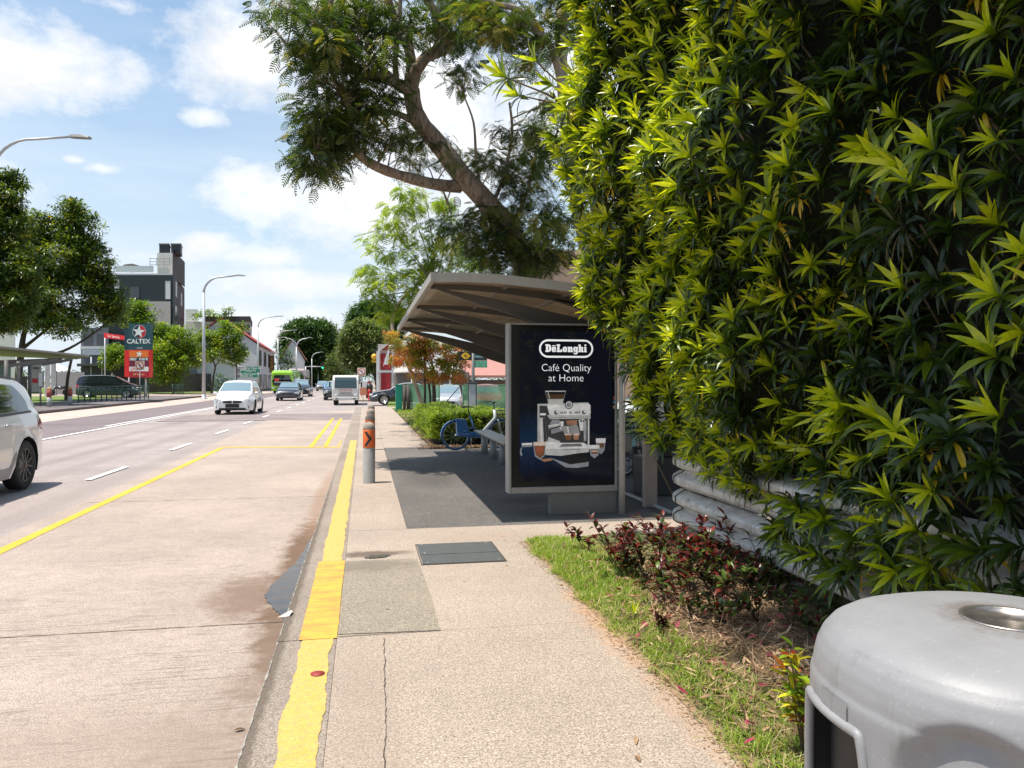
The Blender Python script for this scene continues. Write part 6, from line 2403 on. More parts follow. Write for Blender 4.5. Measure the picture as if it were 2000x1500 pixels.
# roof terrace: glass rail, tower, tanks
MB().prism([PX(226, 100.5), PX(300, 100.5), PX(300, 100.6), PX(226, 100.6)], z(531, 100) + .01, z(518, 100)).build('glass_rail', M('rail_glass', (.50, .56, .56), .15), t)
tw = [PX(307, 101.5), PX(337, 101.5), PX(358, 112), PX(330, 112)]
block('tower', wh_w, t, tw, z(534, 100), z(494, 101.5))
block('tower_side', dk_w2, t, [PX(337.6, 101.4), PX(361, 112.5), PX(360.4, 112.6), PX(337, 101.6)], z(540, 101), z(487, 101.5))
for k in (0, 1):
    x0_ = 311 + k * 23
    tk_ = block('water_tank', M('tank_black', (.02, .022, .03), .5), t, [PX(x0_, 102), PX(x0_ + 19, 102), PX(x0_ + 22, 105), PX(x0_ + 3, 105)], z(493.6, 101.5), z(476, 101.5))
    MB().prism([PX(x0_ - 1, 101.9), PX(x0_ + 20, 101.9), PX(x0_ + 23, 105.1), PX(x0_ + 2, 105.1)], z(475.8, 101.5), z(474, 101.5)).build('tank_lid', M('tank_lid', (.3, .3, .3), .6), tk_)
mb = MB()
for py in (505, 511, 517):
    mb.bar(P(293, py, 101), P(331, py, 101), .06, .06)
for px in (293, 306, 320, 331):
    mb.bar(P(px, 503, 101), P(px, 519, 101), .06, .06)
mb.build('stair_rail', M('rail_grey', (.35, .35, .35), .5), t)
block('door', M('shutter_grey', (.36, .38, .36), .6), t, [PX(309, 101.2), PX(328, 101.2), PX(328, 101.35), PX(309, 101.35)], z(534, 101), z(523, 101))
mb = MB()
mb.tube([P(257, 533, 102), P(257, 516, 102)], .04, 6)
mb.lathe([(1.1, 0), (.02, .32)], 8, tuple(P(257, 519, 102)))
rebase(t, (*a, -.1))
tag(mb.build('parasol', M('parasol_grey', (.22, .20, .19), .8)), 'grey parasol open on the roof terrace of the dark office block', 'parasol')

# ---- pale block with roof garden behind, farther
t = thing('apartment_block', 'pale apartment block with a planted roof terrace behind the shophouses', 'building', (0, 0, 0))
block('wall', wall_mat('wall_pale', (.50, .48, .46)), t, [PX(362, 150), PX(488, 150), PX(492, 165), PX(362, 165)], -.3, z(628, 150))
block('roof_slab', dk_w2, t, [PX(395, 149.6), PX(489, 149.6), PX(493, 165), PX(395, 165)], z(628, 150) + .01, z(618, 150))
block('penthouse', wh_w, t, [PX(362, 152), PX(386, 152), PX(386, 162), PX(362, 162)], z(628, 150) + .01, z(602, 150))
p0_, p1_ = PX(362, 150), PX(488, 150)
ln = (Vector(p1_) - Vector(p0_)).length
facade_windows(t, p0_, p1_, [(ln * f, z(py + 9, 150), ln * f + 1.6, z(py, 150)) for py in (634, 650) for f in (.3, .42, .54, .66, .78, .88)], off=.05)
rebase(t, (*p0_, -.1))


def gable_house(label, px0, px1, d, depth_px, d2, py_eave, py_ridge, roof_c=(.42, .10, .07), wall=None, sign=None, nwin=4, name='shophouse'):
    """gable end faces the camera, long side runs up the road"""
    t = thing(name, label, 'building', (0, 0, 0), group='white shophouses up the road')
    w_ = wall or wall_mat('wall_shophouse', (.60, .60, .61))
    a, b_ = Vector(PX(px0, d)), Vector(PX(px1, d))
    back = Vector(PX(depth_px, d2)) - b_
    ze, zr = z(py_eave, d), z(py_ridge, d)
    mid = (a + b_) / 2
    sec = [(a, -.3), (b_, -.3), (b_, ze), (mid, zr), (a, ze)]
    vs = [(p_.x, p_.y, zz_) for p_, zz_ in sec] + [(p_.x + back.x, p_.y + back.y, zz_) for p_, zz_ in sec]
    MB().add(vs, [(0, 1, 2, 3, 4), (9, 8, 7, 6, 5), (1, 6, 7, 2), (0, 4, 9, 5), (0, 5, 6, 1), (2, 7, 8, 3), (3, 8, 9, 4)]).build('wall', w_, t)
    rm = M('roof_tile_%d' % int(roof_c[0] * 100), roof_c, .85, var=.4, scale=4, bump=.5, bscale=10)
    mb = MB()
    o_ = (b_ - a).normalized() * .5
    up = Vector((0, 0, .12))
    f_ = -back.normalized() * .25
    for s0, s1, oo in ((b_, mid, o_), (a, mid, -o_)):
        P0 = Vector((s0.x + oo.x + f_.x, s0.y + oo.y + f_.y, ze - .28)) + up
        P1 = Vector((s1.x + f_.x, s1.y + f_.y, zr)) + up
        Bk = Vector((back.x - f_.x, back.y - f_.y, 0))
        th_ = Vector((0, 0, .14))
        q_ = [P0, P1, P1 + Bk, P0 + Bk]
        mb.add([*q_, *[v + th_ for v in q_]], [(3, 2, 1, 0), (4, 5, 6, 7), (0, 1, 5, 4), (1, 2, 6, 5), (2, 3, 7, 6), (3, 0, 4, 7)])
    mb.build('roof', rm, t)
    L_ = back.length
    rects = []
    for i in range(nwin):
        s0_ = L_ * (i + .25) / nwin
        rects.append((s0_, ze * .55, s0_ + L_ / nwin * .5, ze * .9))
        rects.append((s0_ - .2, .1, s0_ + L_ / nwin * .6, ze * .36))
    facade_windows(t, b_, b_ + back, rects, off=.05)
    if sign:
        q0 = b_ + back * .62
        nrm = Vector((back.y, -back.x)).normalized()
        mb = MB()
        s_ = [(q0 + nrm * .06), (q0 + nrm * .9), (q0 + nrm * .9 + back.normalized() * .12), (q0 + nrm * .06 + back.normalized() * .12)]
        MB().prism([tuple(v) for v in s_], ze * .42, ze * .86).build('hanging_sign', M('sign_brown', (.10, .04, .02), .6), t)
        mb = MB()
        for i in range(4):
            zc = ze * (.48 + .1 * i)
            c0 = q0 + nrm * .48 - back.normalized() * .02
            for dx_, dz_, w2, h2 in ((0, .22, .5, .07), (0, 0, .56, .07), (0, -.2, .5, .07), (0, 0, .08, .5)):
                p_ = c0 + nrm * (-w2 / 2)
                p2 = c0 + nrm * (w2 / 2)
                mb.poly([(p_.x, p_.y, zc + dz_ - h2 / 2), (p2.x, p2.y, zc + dz_ - h2 / 2), (p2.x, p2.y, zc + dz_ + h2 / 2), (p_.x, p_.y, zc + dz_ + h2 / 2)])
        mb.build('lettering', M('sign_gold', (.75, .45, .08), .5), t)
    rebase(t, (b_.x, b_.y, -.1))
    return t


gable_house('large white gabled shophouse with red tiled roof beside the green direction sign', 360, 502, 112, 536, 150, 672, 624, sign=True, roof_c=(.42, .06, .05))
gable_house('second white gabled shophouse with a faded orange roof left of the domed tree', 548, 594, 175, 604, 215, 702, 664, roof_c=(.50, .20, .13), nwin=3)
gable_house('small white lean house under the big gable behind the fence', 385, 458, 104, 470, 110, 715, 700, roof_c=(.40, .40, .42), nwin=1)
# ---- red shophouse on the right, with flag
t = thing('red_shophouse', 'narrow crimson and white shophouse front across the side street', 'building', (0, 0, 0))
a, b_ = Vector(PX(738, 74)), Vector(PX(790, 74))
back = Vector(PX(742, 110)) - a
block('wall', wall_mat('wall_cream', (.52, .47, .42)), t, [tuple(a), tuple(b_), tuple(b_ + back), tuple(a + back)], -.3, z(672, 74))
cr_m = wall_mat('wall_crimson', (.34, .02, .03))
def fpanel(nm, m, pxs, d=73.9, th=.08, t=t):
    vs = [P(px, py, d) for px, py in pxs]
    dirn = (P(0, 743, 2) - P(0, 743, 1)).normalized() * 0 + Vector((_s, _c, 0)) * th
    n_ = len(vs)
    MB().add([*vs, *[v + dirn for v in vs]], [tuple(range(n_ - 1, -1, -1)), tuple(range(n_, 2 * n_))] + [(i, (i + 1) % n_, n_ + (i + 1) % n_, n_ + i) for i in range(n_)]).build(nm, m, t)


fpanel('gable_panel', cr_m, [(742, 684), (762, 668), (764, 684)])
fpanel('gable_trim', wall_mat('wall_white', (.6, .6, .6)), [(737, 684), (762, 665), (764, 668), (741, 686)], 73.8)
fpanel('front_panel', cr_m, [(743, 690), (764, 690), (764, 722), (743, 722)])
fpanel('front_panel', cr_m, [(744, 729), (763, 729), (763, 762), (744, 762)])
fpanel('pilaster', win_white, [(735, 686), (741, 686), (741, 768), (735, 768)], 73.7)
fpanel('pilaster', win_white, [(765, 672), (769, 670), (769, 768), (765, 768)], 73.7)
fpanel('ledge', win_white, [(736, 724), (766, 724), (766, 727), (736, 727)], 73.6)
rebase(t, (a.x, a.y, -.1))
t = thing('street_flag', 'white flag banner with dark print hanging in front of the red shophouse', 'flag', (0, 0, 0))
MB().tube([P(763, 672, 70), P(748, 716, 70)], .03, 6).build('pole', chrome_m, t)
MB().prism([(0, 0), (.02, 0), (.02, .02)], 0, .01).build('finial', chrome_m, t)
vs = [P(761, 676, 69.9), P(758, 712, 69.9), P(749, 712, 69.9), P(752, 700, 69.9)]
MB().add([*vs, *[v + Vector((0, .03, 0)) for v in vs]], [(0, 1, 2, 3), (7, 6, 5, 4), (0, 4, 5, 1), (1, 5, 6, 2), (2, 6, 7, 3), (3, 7, 4, 0)]).build('cloth', M('flag_white', (.70, .72, .76), .8), t)
bpy.data.objects.remove([o for o in t.children if o.name.startswith('finial')][0])
rebase(t, tuple(P(755, 776, 70)))
t = thing('lantern_sign', 'round yellow hanging sign on a dark bracket left of the red shophouse', 'sign', (0, 0, 0))
MB().lathe([(.001, -.06), (.30, -.05), (.30, .05), (.001, .06)], 20, tuple(P(731, 697, 74)), axis='Y').build('disc', M('sign_yellow', (.75, .42, .03), .5), t)
MB().tube([P(737, 684, 74), P(731, 686, 74), P(731, 690, 74)], .05, 6).build('bracket', trim_m, t)
MB().box(tuple(P(726, 708, 74)), tuple(P(735, 704, 74) + Vector((0, .1, 0)))).build('board', M('sign_yellow', (.75, .42, .03), .5), t)
rebase(t, tuple(P(737, 690, 74)))

# ---- pink building with the terracotta roof behind the bus stop pole, and the salmon building behind the trees
t = thing('terracotta_house', 'low house with a wide dusty pink tiled roof behind the car park', 'building', (0, 0, 0))
a, b_ = Vector(PX(905, 62)), Vector(PX(1290, 62))
bk = Vector(PX(960, 78)) - Vector(PX(930, 62))
block('wall', M('wall_dark_brown', (.16, .12, .10), .9), t, [tuple(a), tuple(b_), tuple(b_ + bk), tuple(a + bk)], -.3, z(742, 62))  # plain dark brown wall
P0, P1 = P(902, 738, 61), P(1300, 738, 61)
Q0, Q1 = P(880, 698, 70), P(1320, 698, 70)
MB().add([P0, P1, Q1, Q0] + [v + Vector((0, 0, .2)) for v in (P0, P1, Q1, Q0)], [(3, 2, 1, 0), (4, 5, 6, 7), (0, 1, 5, 4), (1, 2, 6, 5), (2, 3, 7, 6), (3, 0, 4, 7)]).build('roof', M('roof_pink', (.42, .20, .165), .85, var=.25, scale=3), t)
block('upper_wall', wh_w, t, [PX(880, 71), PX(1320, 71), PX(1320, 76), PX(880, 76)], z(700, 70), z(688, 70))
rebase(t, (a.x, a.y, -.2))
t = thing('salmon_building', 'peach coloured building seen through the trees above the shelter roof', 'building', (0, 0, 0))
block('wall', wall_mat('wall_peach', (.56, .37, .25)), t, [PX(1010, 40), PX(1400, 40), PX(1400, 52), PX(1040, 52)], -.3, z(500, 40))
block('cornice', wall_mat('wall_peach_light', (.62, .45, .33)), t, [PX(1006, 39.6), PX(1402, 39.6), PX(1402, 52), PX(1036, 52)], z(500, 40) + .01, z(490, 40))
p0_ = PX(1010, 40)
facade_windows(t, p0_, PX(1400, 40), [(1.0 + i * 2.2, 3.2, 2.1 + i * 2.2, 4.7) for i in range(4)], off=.05)
rebase(t, (*p0_, -.2))
# stall tents and shop fronts under the trees beyond the orange tree
t = thing('shop_row', 'low dark open shop row with grey awning behind the orange tree', 'building', (0, 0, 0))
block('wall', M('shop_wall', (.12, .11, .10), .8), t, [PX(772, 68), PX(915, 60), PX(918, 66), PX(775, 74)], -.3, z(728, 66))
q0, q1 = P(768, 729, 66), P(905, 722, 59)
q2, q3 = P(905, 712, 63), P(772, 716, 70)
MB().add([q0, q1, q2, q3] + [v + Vector((0, 0, .08)) for v in (q0, q1, q2, q3)], [(3, 2, 1, 0), (4, 5, 6, 7), (0, 1, 5, 4), (1, 2, 6, 5), (2, 3, 7, 6), (3, 0, 4, 7)]).build('awning', M('awning', (.42, .39, .36), .8, var=.3), t)
for px in (805, 858, 880):
    MB().tube([P(px, 790, 58), P(px, 716, 58)], .09, 8).build('column', win_white, t)
rebase(t, (*PX(772, 68), -.2))

# ---- left: forecourt walls, white canopy, blue-grey house
t = thing('forecourt_wall', 'grey hoarding wall behind the black people carrier', 'wall', (0, 0, 0))
block('wall', M('hoarding_grey', (.30, .29, .29), .8, dirt=.2), t, [PX(105, 84), PX(165, 84), PX(165, 84.4), PX(105, 84.4)], -.1, z(727, 84))
rebase(t, (*PX(105, 84), 0))
t = thing('dark_fence', 'dark brown vertical board fence right of the tall fuel sign', 'fence', (0, 0, 0))
for i in range(34):
    px = 292 + i * 3.6
    q_ = Vector(PX(px, 92 + i * .35))
    MB().box((q_.x - .11, q_.y - .02, .02), (q_.x + .10, q_.y + .02, z(728, 92) + random.uniform(-.03, .03))).build('board', M('board_brown', (.085, .07, .06), .85, var=.4, scale=2), t)
rebase(t, (*PX(292, 92), 0))
t = thing('grey_house', 'blue-grey house with white balcony edge behind the left tree', 'building', (0, 0, 0))
block('wall', wall_mat('wall_bluegrey', (.12, .135, .16)), t, [PX(158, 96), PX(212, 96), PX(212, 106), PX(158, 106)], -.2, z(640, 96))
block('wall', wall_mat('wall_white', (.6, .6, .6)), t, [PX(-60, 110), PX(30, 110), PX(30, 120), PX(-60, 120)], -.2, z(640, 110))
block('balcony_edge', win_white, t, [PX(157, 95.2), PX(206, 95.2), PX(206, 95.9), PX(157, 95.9)], z(682, 96), z(677, 96))
block('balcony_front', M('balcony_blue', (.36, .39, .44), .7), t, [PX(160, 94.6), PX(203, 94.6), PX(203, 94.8), PX(160, 94.8)], z(694, 96), z(683, 96))
p0_, p1_ = PX(158, 96), PX(212, 96)
facade_windows(t, p0_, p1_, [(.4, z(676, 96), 1.4, z(652, 96)), (2.0, z(676, 96), 3.0, z(652, 96))], off=.05)
for px in (178, 199):
    MB().tube([P(px, 770, 94), P(px, 697, 94)], .07, 8).build('column', win_white, t)
block('canopy', M('canopy_dark', (.05, .055, .06), .7), t, [PX(150, 90), PX(250, 90), PX(250, 96), PX(150, 96)], z(714, 90), z(710, 90))
block('shop_front', M('shop_front_dark', (.04, .045, .05), .6), t, [PX(160, 95.5), PX(250, 95.5), PX(250, 95.8), PX(160, 95.8)], -.1, z(714, 95))
rebase(t, (*p0_, 0))
t = thing('white_canopy', 'low white pitched canopy behind the left bus shelter', 'canopy', (0, 0, 0))
MB().add([P(108, 726, 80), P(140, 722, 80), P(110, 710, 82), P(108, 710, 82)], [(0, 1, 2, 3)]).build('roof', M('canopy_white', (.75, .72, .68), .7), t)
MB().tube([P(110, 780, 80), P(110, 724, 80)], .06, 6).build('post', trim_m, t)
t.children[0].modifiers.new('thick', 'SOLIDIFY').thickness = .1
rebase(t, (*PX(110, 80), 0))
t = thing('pump_tower', 'pale steel louvred cabinet tower behind the left bus shelter', 'cabinet', (0, 0, 0))
for px in (88, 100):
    block('louvre_stack', M('louvre_grey', (.42, .41, .42), .6, var=.4, scale=9), t, [PX(px, 76), PX(px + 10, 76), PX(px + 10, 77), PX(px, 77)], 0, z(702, 76))
rebase(t, (*PX(88, 76), 0))

# ================================================================== street furniture
sm_steel = M('lamp_pole', (.46, .47, .48), .45, metal=.3, var=.1)


def street_lamp(label, base, h, arm, double=False, side=1, r0=.11, group='street lamps'):
    t = thing('street_lamp', label, 'street lamp', base, group=group)
    MB().tube([(0, 0, 0), (0, 0, h - 1.4)], [r0, r0 * .62], 12).build('pole', sm_steel, t)
    MB().lathe([(r0 * 2.0, 0), (r0 * 1.9, .06), (r0 * 1.1, .1), (r0 * 1.1, .35)], 12).build('foot', sm_steel, t)
    for s_ in ((1, -1) if double else (side,)):
        pts = [Vector((0, 0, h - 1.4))]
        for a in np.linspace(0, 90, 9)[1:]:
            pts.append(Vector((s_ * 1.35 * (1 - math.cos(R(a))), 0, h - 1.4 + 1.3 * math.sin(R(a)))))
        pts.append(Vector((s_ * arm, 0, h + .06)))
        MB().tube(pts, [r0 * .6] * 6 + [r0 * .45] * (len(pts) - 6), 10).build('arm', sm_steel, t)
        lh = MB()
        rows = []
        for f_, w_, hh_ in ((0, .05, .04), (.12, .13, .08), (.5, .15, .09), (.9, .13, .05), (1, .06, .02)):
            x_ = s_ * (arm - .05 + f_ * .75)
            rows.append([(x_, -w_, h + .03), (x_, w_, h + .03), (x_, w_ * .7, h + .05 + hh_), (x_, -w_ * .7, h + .05 + hh_)])
        lh.grid(rows, closed=True)
        lh.poly(rows[0]); lh.poly(rows[-1])
        o_ = lh.build('lamp_head', M('lamp_head', (.20, .20, .20), .5), t)
    return t


def lamp_at(label, px_pole, px_tip, py_top, d, **k):
    b = P(px_pole, 743, d)
    h = 1.5 + (743 - py_top) / 1500 * d
    arm = abs(px_tip - px_pole) / 1500 * d / .98 - .7
    return street_lamp(label, (b.x, b.y, 0), h, max(1.2, arm), **k)


lamp_at('street lamp whose curved arm enters from the left edge high over the road', -14, 160, 262, 27.5, side=1, r0=.10)
lamp_at('tall street lamp with curved arm in front of the white gabled shophouse', 398, 474, 538, 62, side=1, r0=.15)
lamp_at('second tall street lamp beside the green direction sign', 504, 551, 618, 100, side=1, r0=.14)
lamp_at('third street lamp just left of the green bus', 543, 579, 645, 130, side=1, r0=.14)
lamp_at('double-armed street lamp standing in front of the domed tree', 579, 609, 660, 118, double=True, r0=.16)
lamp_at('small distant street lamp in front of the domed tree, left one', 609, 631, 688, 165, side=1, r0=.15)
lamp_at('most distant street lamp beside the traffic light', 621, 637, 695, 185, side=1, r0=.15)

# traffic light on a mast arm
t = thing('traffic_light', 'green traffic light on a long white mast arm under the domed tree', 'traffic light', (0, 0, 0))
MB().tube([P(597, 780, 150), P(597, 716, 150)], .12, 8).build('pole', sm_steel, t)
MB().tube([P(597, 716, 150), P(630, 716, 150)], .09, 8).build('arm', sm_steel, t)
q = P(630, 716, 150)
MB().box((q.x - .2, q.y - .15, q.z - .45), (q.x + .2, q.y + .15, q.z + .75)).build('signal_head', trim_m, t)
MB().lathe([(.001, -.02), (.19, -.015), (.19, .0)], 14, (q.x, q.y - .152, q.z - .22), axis='Y').build('green_lamp', M('signal_green', (.03, .65, .30), .4, emit=1.5), t)
rebase(t, tuple(P(597, 780, 150)))

# green direction sign
t = thing('direction_sign', 'green direction sign with white place names and an arrow, left of the green bus', 'road sign', (0, 0, 0))
gs = M('sign_green', (.01, .20, .11), .5, var=.05)
d_ = 80
def fbox(nm, m, px0, py0, px1, py1, d, th, t):
    a, b2 = P(px0, py1, d), P(px1, py0, d)
    dirn = Vector((_s, _c, 0)) * th
    vs = [Vector((a.x, a.y, a.z)), Vector((b2.x, b2.y, a.z)), Vector((b2.x, b2.y, b2.z)), Vector((a.x, a.y, b2.z))]
    return MB().add(vs + [v + dirn for v in vs], [(3, 2, 1, 0), (4, 5, 6, 7), (0, 1, 5, 4), (1, 2, 6, 5), (2, 3, 7, 6), (3, 0, 4, 7)]).build(nm, m, t)


fbox('upper_panel', gs, 480, 716, 507, 729, d_, .06, t)
fbox('lower_panel', gs, 470, 724, 507, 737, d_ - .05, .04, t)
RX = (_c, -_s, 0)
sw = M('sign_white', (.82, .82, .82), .5)
for s_, px, py in (('Chai Chee Rd', 493.5, 719), ('Siglap Rd', 490, 723.6), ('Upp East Coast Rd', 487, 730), ('Bedok Rd', 482, 734.3)):
    text_mesh('lettering', s_, .30, sw, t, P(px, py, d_ - .08), RX, ZD)
mb = MB()
q = P(504, 731.5, d_ - .09)
rx = Vector(RX)
mb.poly([q + rx * a + Vector((0, 0, b2)) for a, b2 in ((-.03, -.25), (.03, -.25), (.03, .08), (.11, .08), (0, .26), (-.11, .08), (-.03, .08))])
mb.build('arrow', sw, t)
for px in (481, 499):
    MB().tube([P(px, 775, d_ + .1), P(px, 730, d_ + .1)], .045, 8).build('post', sm_steel, t)
rebase(t, tuple(P(490, 775, d_)))

# fuel station totem
t = thing('fuel_station_sign', 'tall dark green and red fuel station totem sign with a star roundel', 'sign', (0, 0, 0))
d_ = 75
fbox('upper_side', M('totem_teal_side', (.008, .045, .07), .4), 243, 641, 251.5, 683, d_ + .3, .5, t)
fbox('upper_panel', M('totem_teal', (.012, .075, .10), .4), 251.6, 632, 293, 683, d_, .6, t)
fbox('lower_side', M('totem_red', (.72, .015, .02), .4), 243, 684, 251.5, 736, d_ + .3, .5, t)
fbox('lower_panel', M('totem_red', (.72, .015, .02), .4), 251.6, 683.3, 293, 737, d_, .6, t)
fbox('orange_panel', M('totem_orange', (.85, .18, .02), .4), 252.5, 685, 290, 698, d_ - .02, .018, t)
fbox('teal_panel', M('totem_teal', (.012, .075, .10), .4), 252.5, 698.2, 290, 704, d_ - .02, .018, t)
fbox('plum_panel', M('totem_plum', (.18, .01, .05), .4), 252.5, 704.3, 290, 716, d_ - .02, .018, t)
fbox('white_panel', sw, 252.5, 716.3, 290, 725, d_ - .02, .018, t)
fbox('crimson_panel', M('totem_crimson', (.45, .01, .03), .4), 252.5, 725.3, 290, 735.5, d_ - .02, .018, t)


def disc(nm, m, px, py, rpx, d, t, a0=0, a1=360, n_=28):
    c_ = P(px, py, d)
    r_ = rpx / 1500 * d
    pts = [c_ + (rx * math.cos(R(a)) + Vector((0, 0, 1)) * math.sin(R(a))) * r_ for a in np.linspace(a0, a1, n_)]
    if a1 - a0 < 360: pts = [c_] + pts
    mb = MB(); mb.poly(pts)
    return mb.build(nm, m, t)


def star(nm, m, px, py, r1, r2, d, t, rot=90):
    c_ = P(px, py, d)
    pts = []
    for k in range(10):
        r_ = (r1 if k % 2 == 0 else r2) / 1500 * d
        a = R(rot + 36 * k)
        pts.append(c_ + (rx * math.cos(a) + Vector((0, 0, 1)) * math.sin(a)) * r_)
    mb = MB(); mb.poly(pts)
    return mb.build(nm, m, t)


disc('roundel', M('totem_silver', (.45, .45, .47), .4), 272, 648, 13.6, d_ - .03, t)
disc('roundel_left', M('totem_navy', (.02, .04, .07), .4), 272, 648, 12.6, d_ - .04, t, 90, 270)
disc('roundel_right', M('totem_red2', (.60, .02, .03), .4), 272, 648, 12.6, d_ - .04, t, -90, 90)
star('star', sw, 271, 648, 13, 5, d_ - .05, t, 84)
text_mesh('lettering', 'CALTEX', .62, sw, t, P(270.5, 667, d_ - .03), RX, ZD, offset=.012)
text_mesh('lettering', 'Diesel', .22, sw, t, P(273, 679.5, d_ - .03), RX, ZD)
star('star', sw, 272, 691.5, 7, 2.8, d_ - .04, t, 80)
text_mesh('lettering', 'star  mart', .44, sw, t, P(271, 701, d_ - .04), RX, ZD, offset=.008)
text_mesh('lettering', 'LPG', .42, M('totem_red', (.72, .015, .02)), t, P(262, 720.8, d_ - .04), RX, ZD, offset=.008)
text_mesh('lettering', '24 hours', .30, M('totem_yellow', (.8, .6, .3), .5), t, P(271, 731, d_ - .04), RX, ZD)
for px in (252, 285):
    MB().tube([P(px, 778, d_ + .4), P(px, 730, d_ + .4)], .09, 8).build('post', sm_steel, t)
rebase(t, tuple(P(268, 778, d_)))
t = thing('fascia_sign', 'small red lit-up fascia sign reading Car Service by the left trees', 'sign', (0, 0, 0))
a, b2 = P(203, 650, 79), P(243, 656, 78)
vs = [a, b2, b2 + Vector((0, 0, -.42)), a + Vector((0, 0, -.52))]
MB().add(vs + [v + Vector((.05, .2, 0)) for v in vs], [(3, 2, 1, 0), (4, 5, 6, 7), (0, 1, 5, 4), (1, 2, 6, 5), (2, 3, 7, 6), (3, 0, 4, 7)]).build('board', M('totem_red', (.72, .015, .02)), t)
dd_ = (b2 - a).normalized()
text_mesh('lettering', 'Car Service', .36, sw, t, a.lerp(b2, .48) + Vector((-.01, -.06, -.24)), dd_, ZD, offset=.004)
MB().tube([P(205, 775, 84), P(205, 655, 84)], .07, 6).build('post', sm_steel, t)
rebase(t, (a.x, a.y, 0))


def round_sign(label, px, py, r_px, d, py_base, group='no turning signs'):
    t = thing('prohibition_sign', label, 'road sign', (0, 0, 0), group=group)
    fbox('back_plate', M('sign_cream', (.72, .62, .52), .6), px - r_px * 1.12, py - r_px * 1.1, px + r_px * 1.12, py + r_px * 1.1, d, .03, t)
    disc('ring', M('sign_red', (.60, .10, .06), .5), px, py, r_px, d - .01, t)
    disc('field', sw, px, py, r_px * .76, d - .02, t)
    c_ = P(px, py, d - .03)
    s = r_px / 1500 * d
    mb = MB()
    mb.poly([c_ + rx * a * s + Vector((0, 0, b3 * s)) for a, b3 in ((.1, -.55), (.28, -.55), (.28, .1), (.0, .35), (-.1, .55), (-.5, .25), (-.08, .12), (.1, -.05))])
    mb.build('arrow', trim_m, t)
    mb = MB()
    mb.poly([c_ - Vector((_s, _c, 0)) * .01 + rx * a * s + Vector((0, 0, b3 * s)) for a, b3 in ((-.66, .54), (-.54, .66), (.66, -.54), (.54, -.66))])
    mb.build('slash', M('sign_red', (.60, .10, .06), .5), t)
    MB().tube([P(px, py_base, d + .06), P(px, py, d + .06)], .035, 8).build('post', sm_steel, t)
    rebase(t, tuple(P(px, py_base, d)))


round_sign('square-backed no turning sign on a pole in front of the fuel station totem', 273, 714, 7.8, 60, 780)
round_sign('round no turning sign on a pole beyond the white lorry', 706, 726, 7.2, 60, 775)
t = thing('notice_board', 'small orange and white notice board standing behind the white lorry', 'notice board', (0, 0, 0))
fbox('board', M('notice_orange', (.55, .22, .12), .7), 703, 757, 716, 772, 58, .05, t)
fbox('header', M('notice_white', (.6, .6, .58), .7), 704, 745, 716, 756.5, 58, .05, t)
MB().tube([P(709, 786, 58.1), P(709, 745, 58.1)], .03, 6).build('post', sm_steel, t)
rebase(t, tuple(P(709, 786, 58)))
t = thing('fire_hydrant', 'small red hydrant post at the corner of the side street', 'hydrant', tuple(G(721, 782)))
MB().lathe([(.12, 0), (.12, .06), (.09, .08), (.09, .62), (.12, .64), (.12, .72), (.06, .82), (.01, .84)], 16).build('body', M('hydrant_red', (.55, .02, .03), .5), t)
MB().lathe([(.05, -.16), (.05, .16)], 12, (0, 0, .5), axis='X').build('outlet', M('hydrant_red', (.55, .02, .03), .5), t)
t = thing('black_bin', 'black round-topped bin behind the hydrant', 'bin', tuple(G(721, 778)))
MB().lathe([(.27, 0), (.30, .9), (.32, .95), (.30, 1.1), (.18, 1.25), (.01, 1.28)], 18).build('body', trim_m, t)
MB().box((-.12, -.33, 1.0), (.12, -.29, 1.08)).build('slot', M('slot_grey', (.2, .2, .2), .6), t)

# ---- bus stop pole
d_ = 22.0
t = thing('bus_stop_pole', 'bus stop pole with black and yellow emblem plate, green number plates and a timetable case', 'bus stop sign', (0, 0, 0))
gp = M('pole_green_grey', (.10, .115, .11), .5)
MB().tube([P(924, 830, d_) * 1, P(924, 686, d_)], .045, 10).build('pole', gp, t)
fbox('emblem_plate', M('plate_black2', (.015, .018, .016), .4), 896.5, 686.5, 921.5, 703.5, d_ - .02, .04, t)
yl = M('emblem_yellow', (.85, .50, .02), .5)
c_ = P(909.5, 695, d_ - .035)
s = 1 / 1500 * d_
mb = MB()
mb.poly([c_ + rx * a * s + Vector((0, 0, b3 * s)) for a, b3 in ((-9.5, .5), (-3, 6.2), (2.5, 6.2), (9.5, -.5), (3, -6.2), (-2.5, -6.2))])
mb.build('emblem', yl, t)
for k in (-1.6, 1.6):
    mb = MB()
    mb.poly([c_ - Vector((0, .004, 0)) + rx * (a + k) * s + Vector((0, 0, b3 * s)) for a, b3 in ((-2.4, 2.6), (-1.2, 3.2), (2.4, -2.6), (1.2, -3.2))])
    mb.build('emblem_stripe', M('plate_black2', (.015, .018, .016)), t)
fbox('number_plate', M('plate_teal', (.02, .16, .20), .5), 926.5, 689, 951.5, 695.5, d_ - .02, .03, t)
fbox('number_plate', M('plate_dark', (.02, .04, .05), .5), 926.5, 698, 951.5, 704, d_ - .02, .03, t)
fbox('name_plate', M('plate_mid', (.10, .42, .40), .5), 926.5, 695.7, 951.5, 697.8, d_ - .02, .03, t)
fbox('number_plate', M('plate_green', (.10, .40, .25), .5), 927, 704.3, 951.5, 718, d_ - .02, .03, t)
for (s_, px, py, sz) in (('BUS', 939, 692.3, .075), ('12', 931, 708, .055), ('16', 939, 708, .055), ('32', 946, 708, .055), ('155', 931.5, 713.5, .05), ('401', 945, 713.5, .05)):
    text_mesh('lettering', s_, sz, sw, t, P(px, py, d_ - .03), RX, ZD)
fbox('timetable_case', gp, 914, 748, 931, 800, d_ - .12, .10, t)
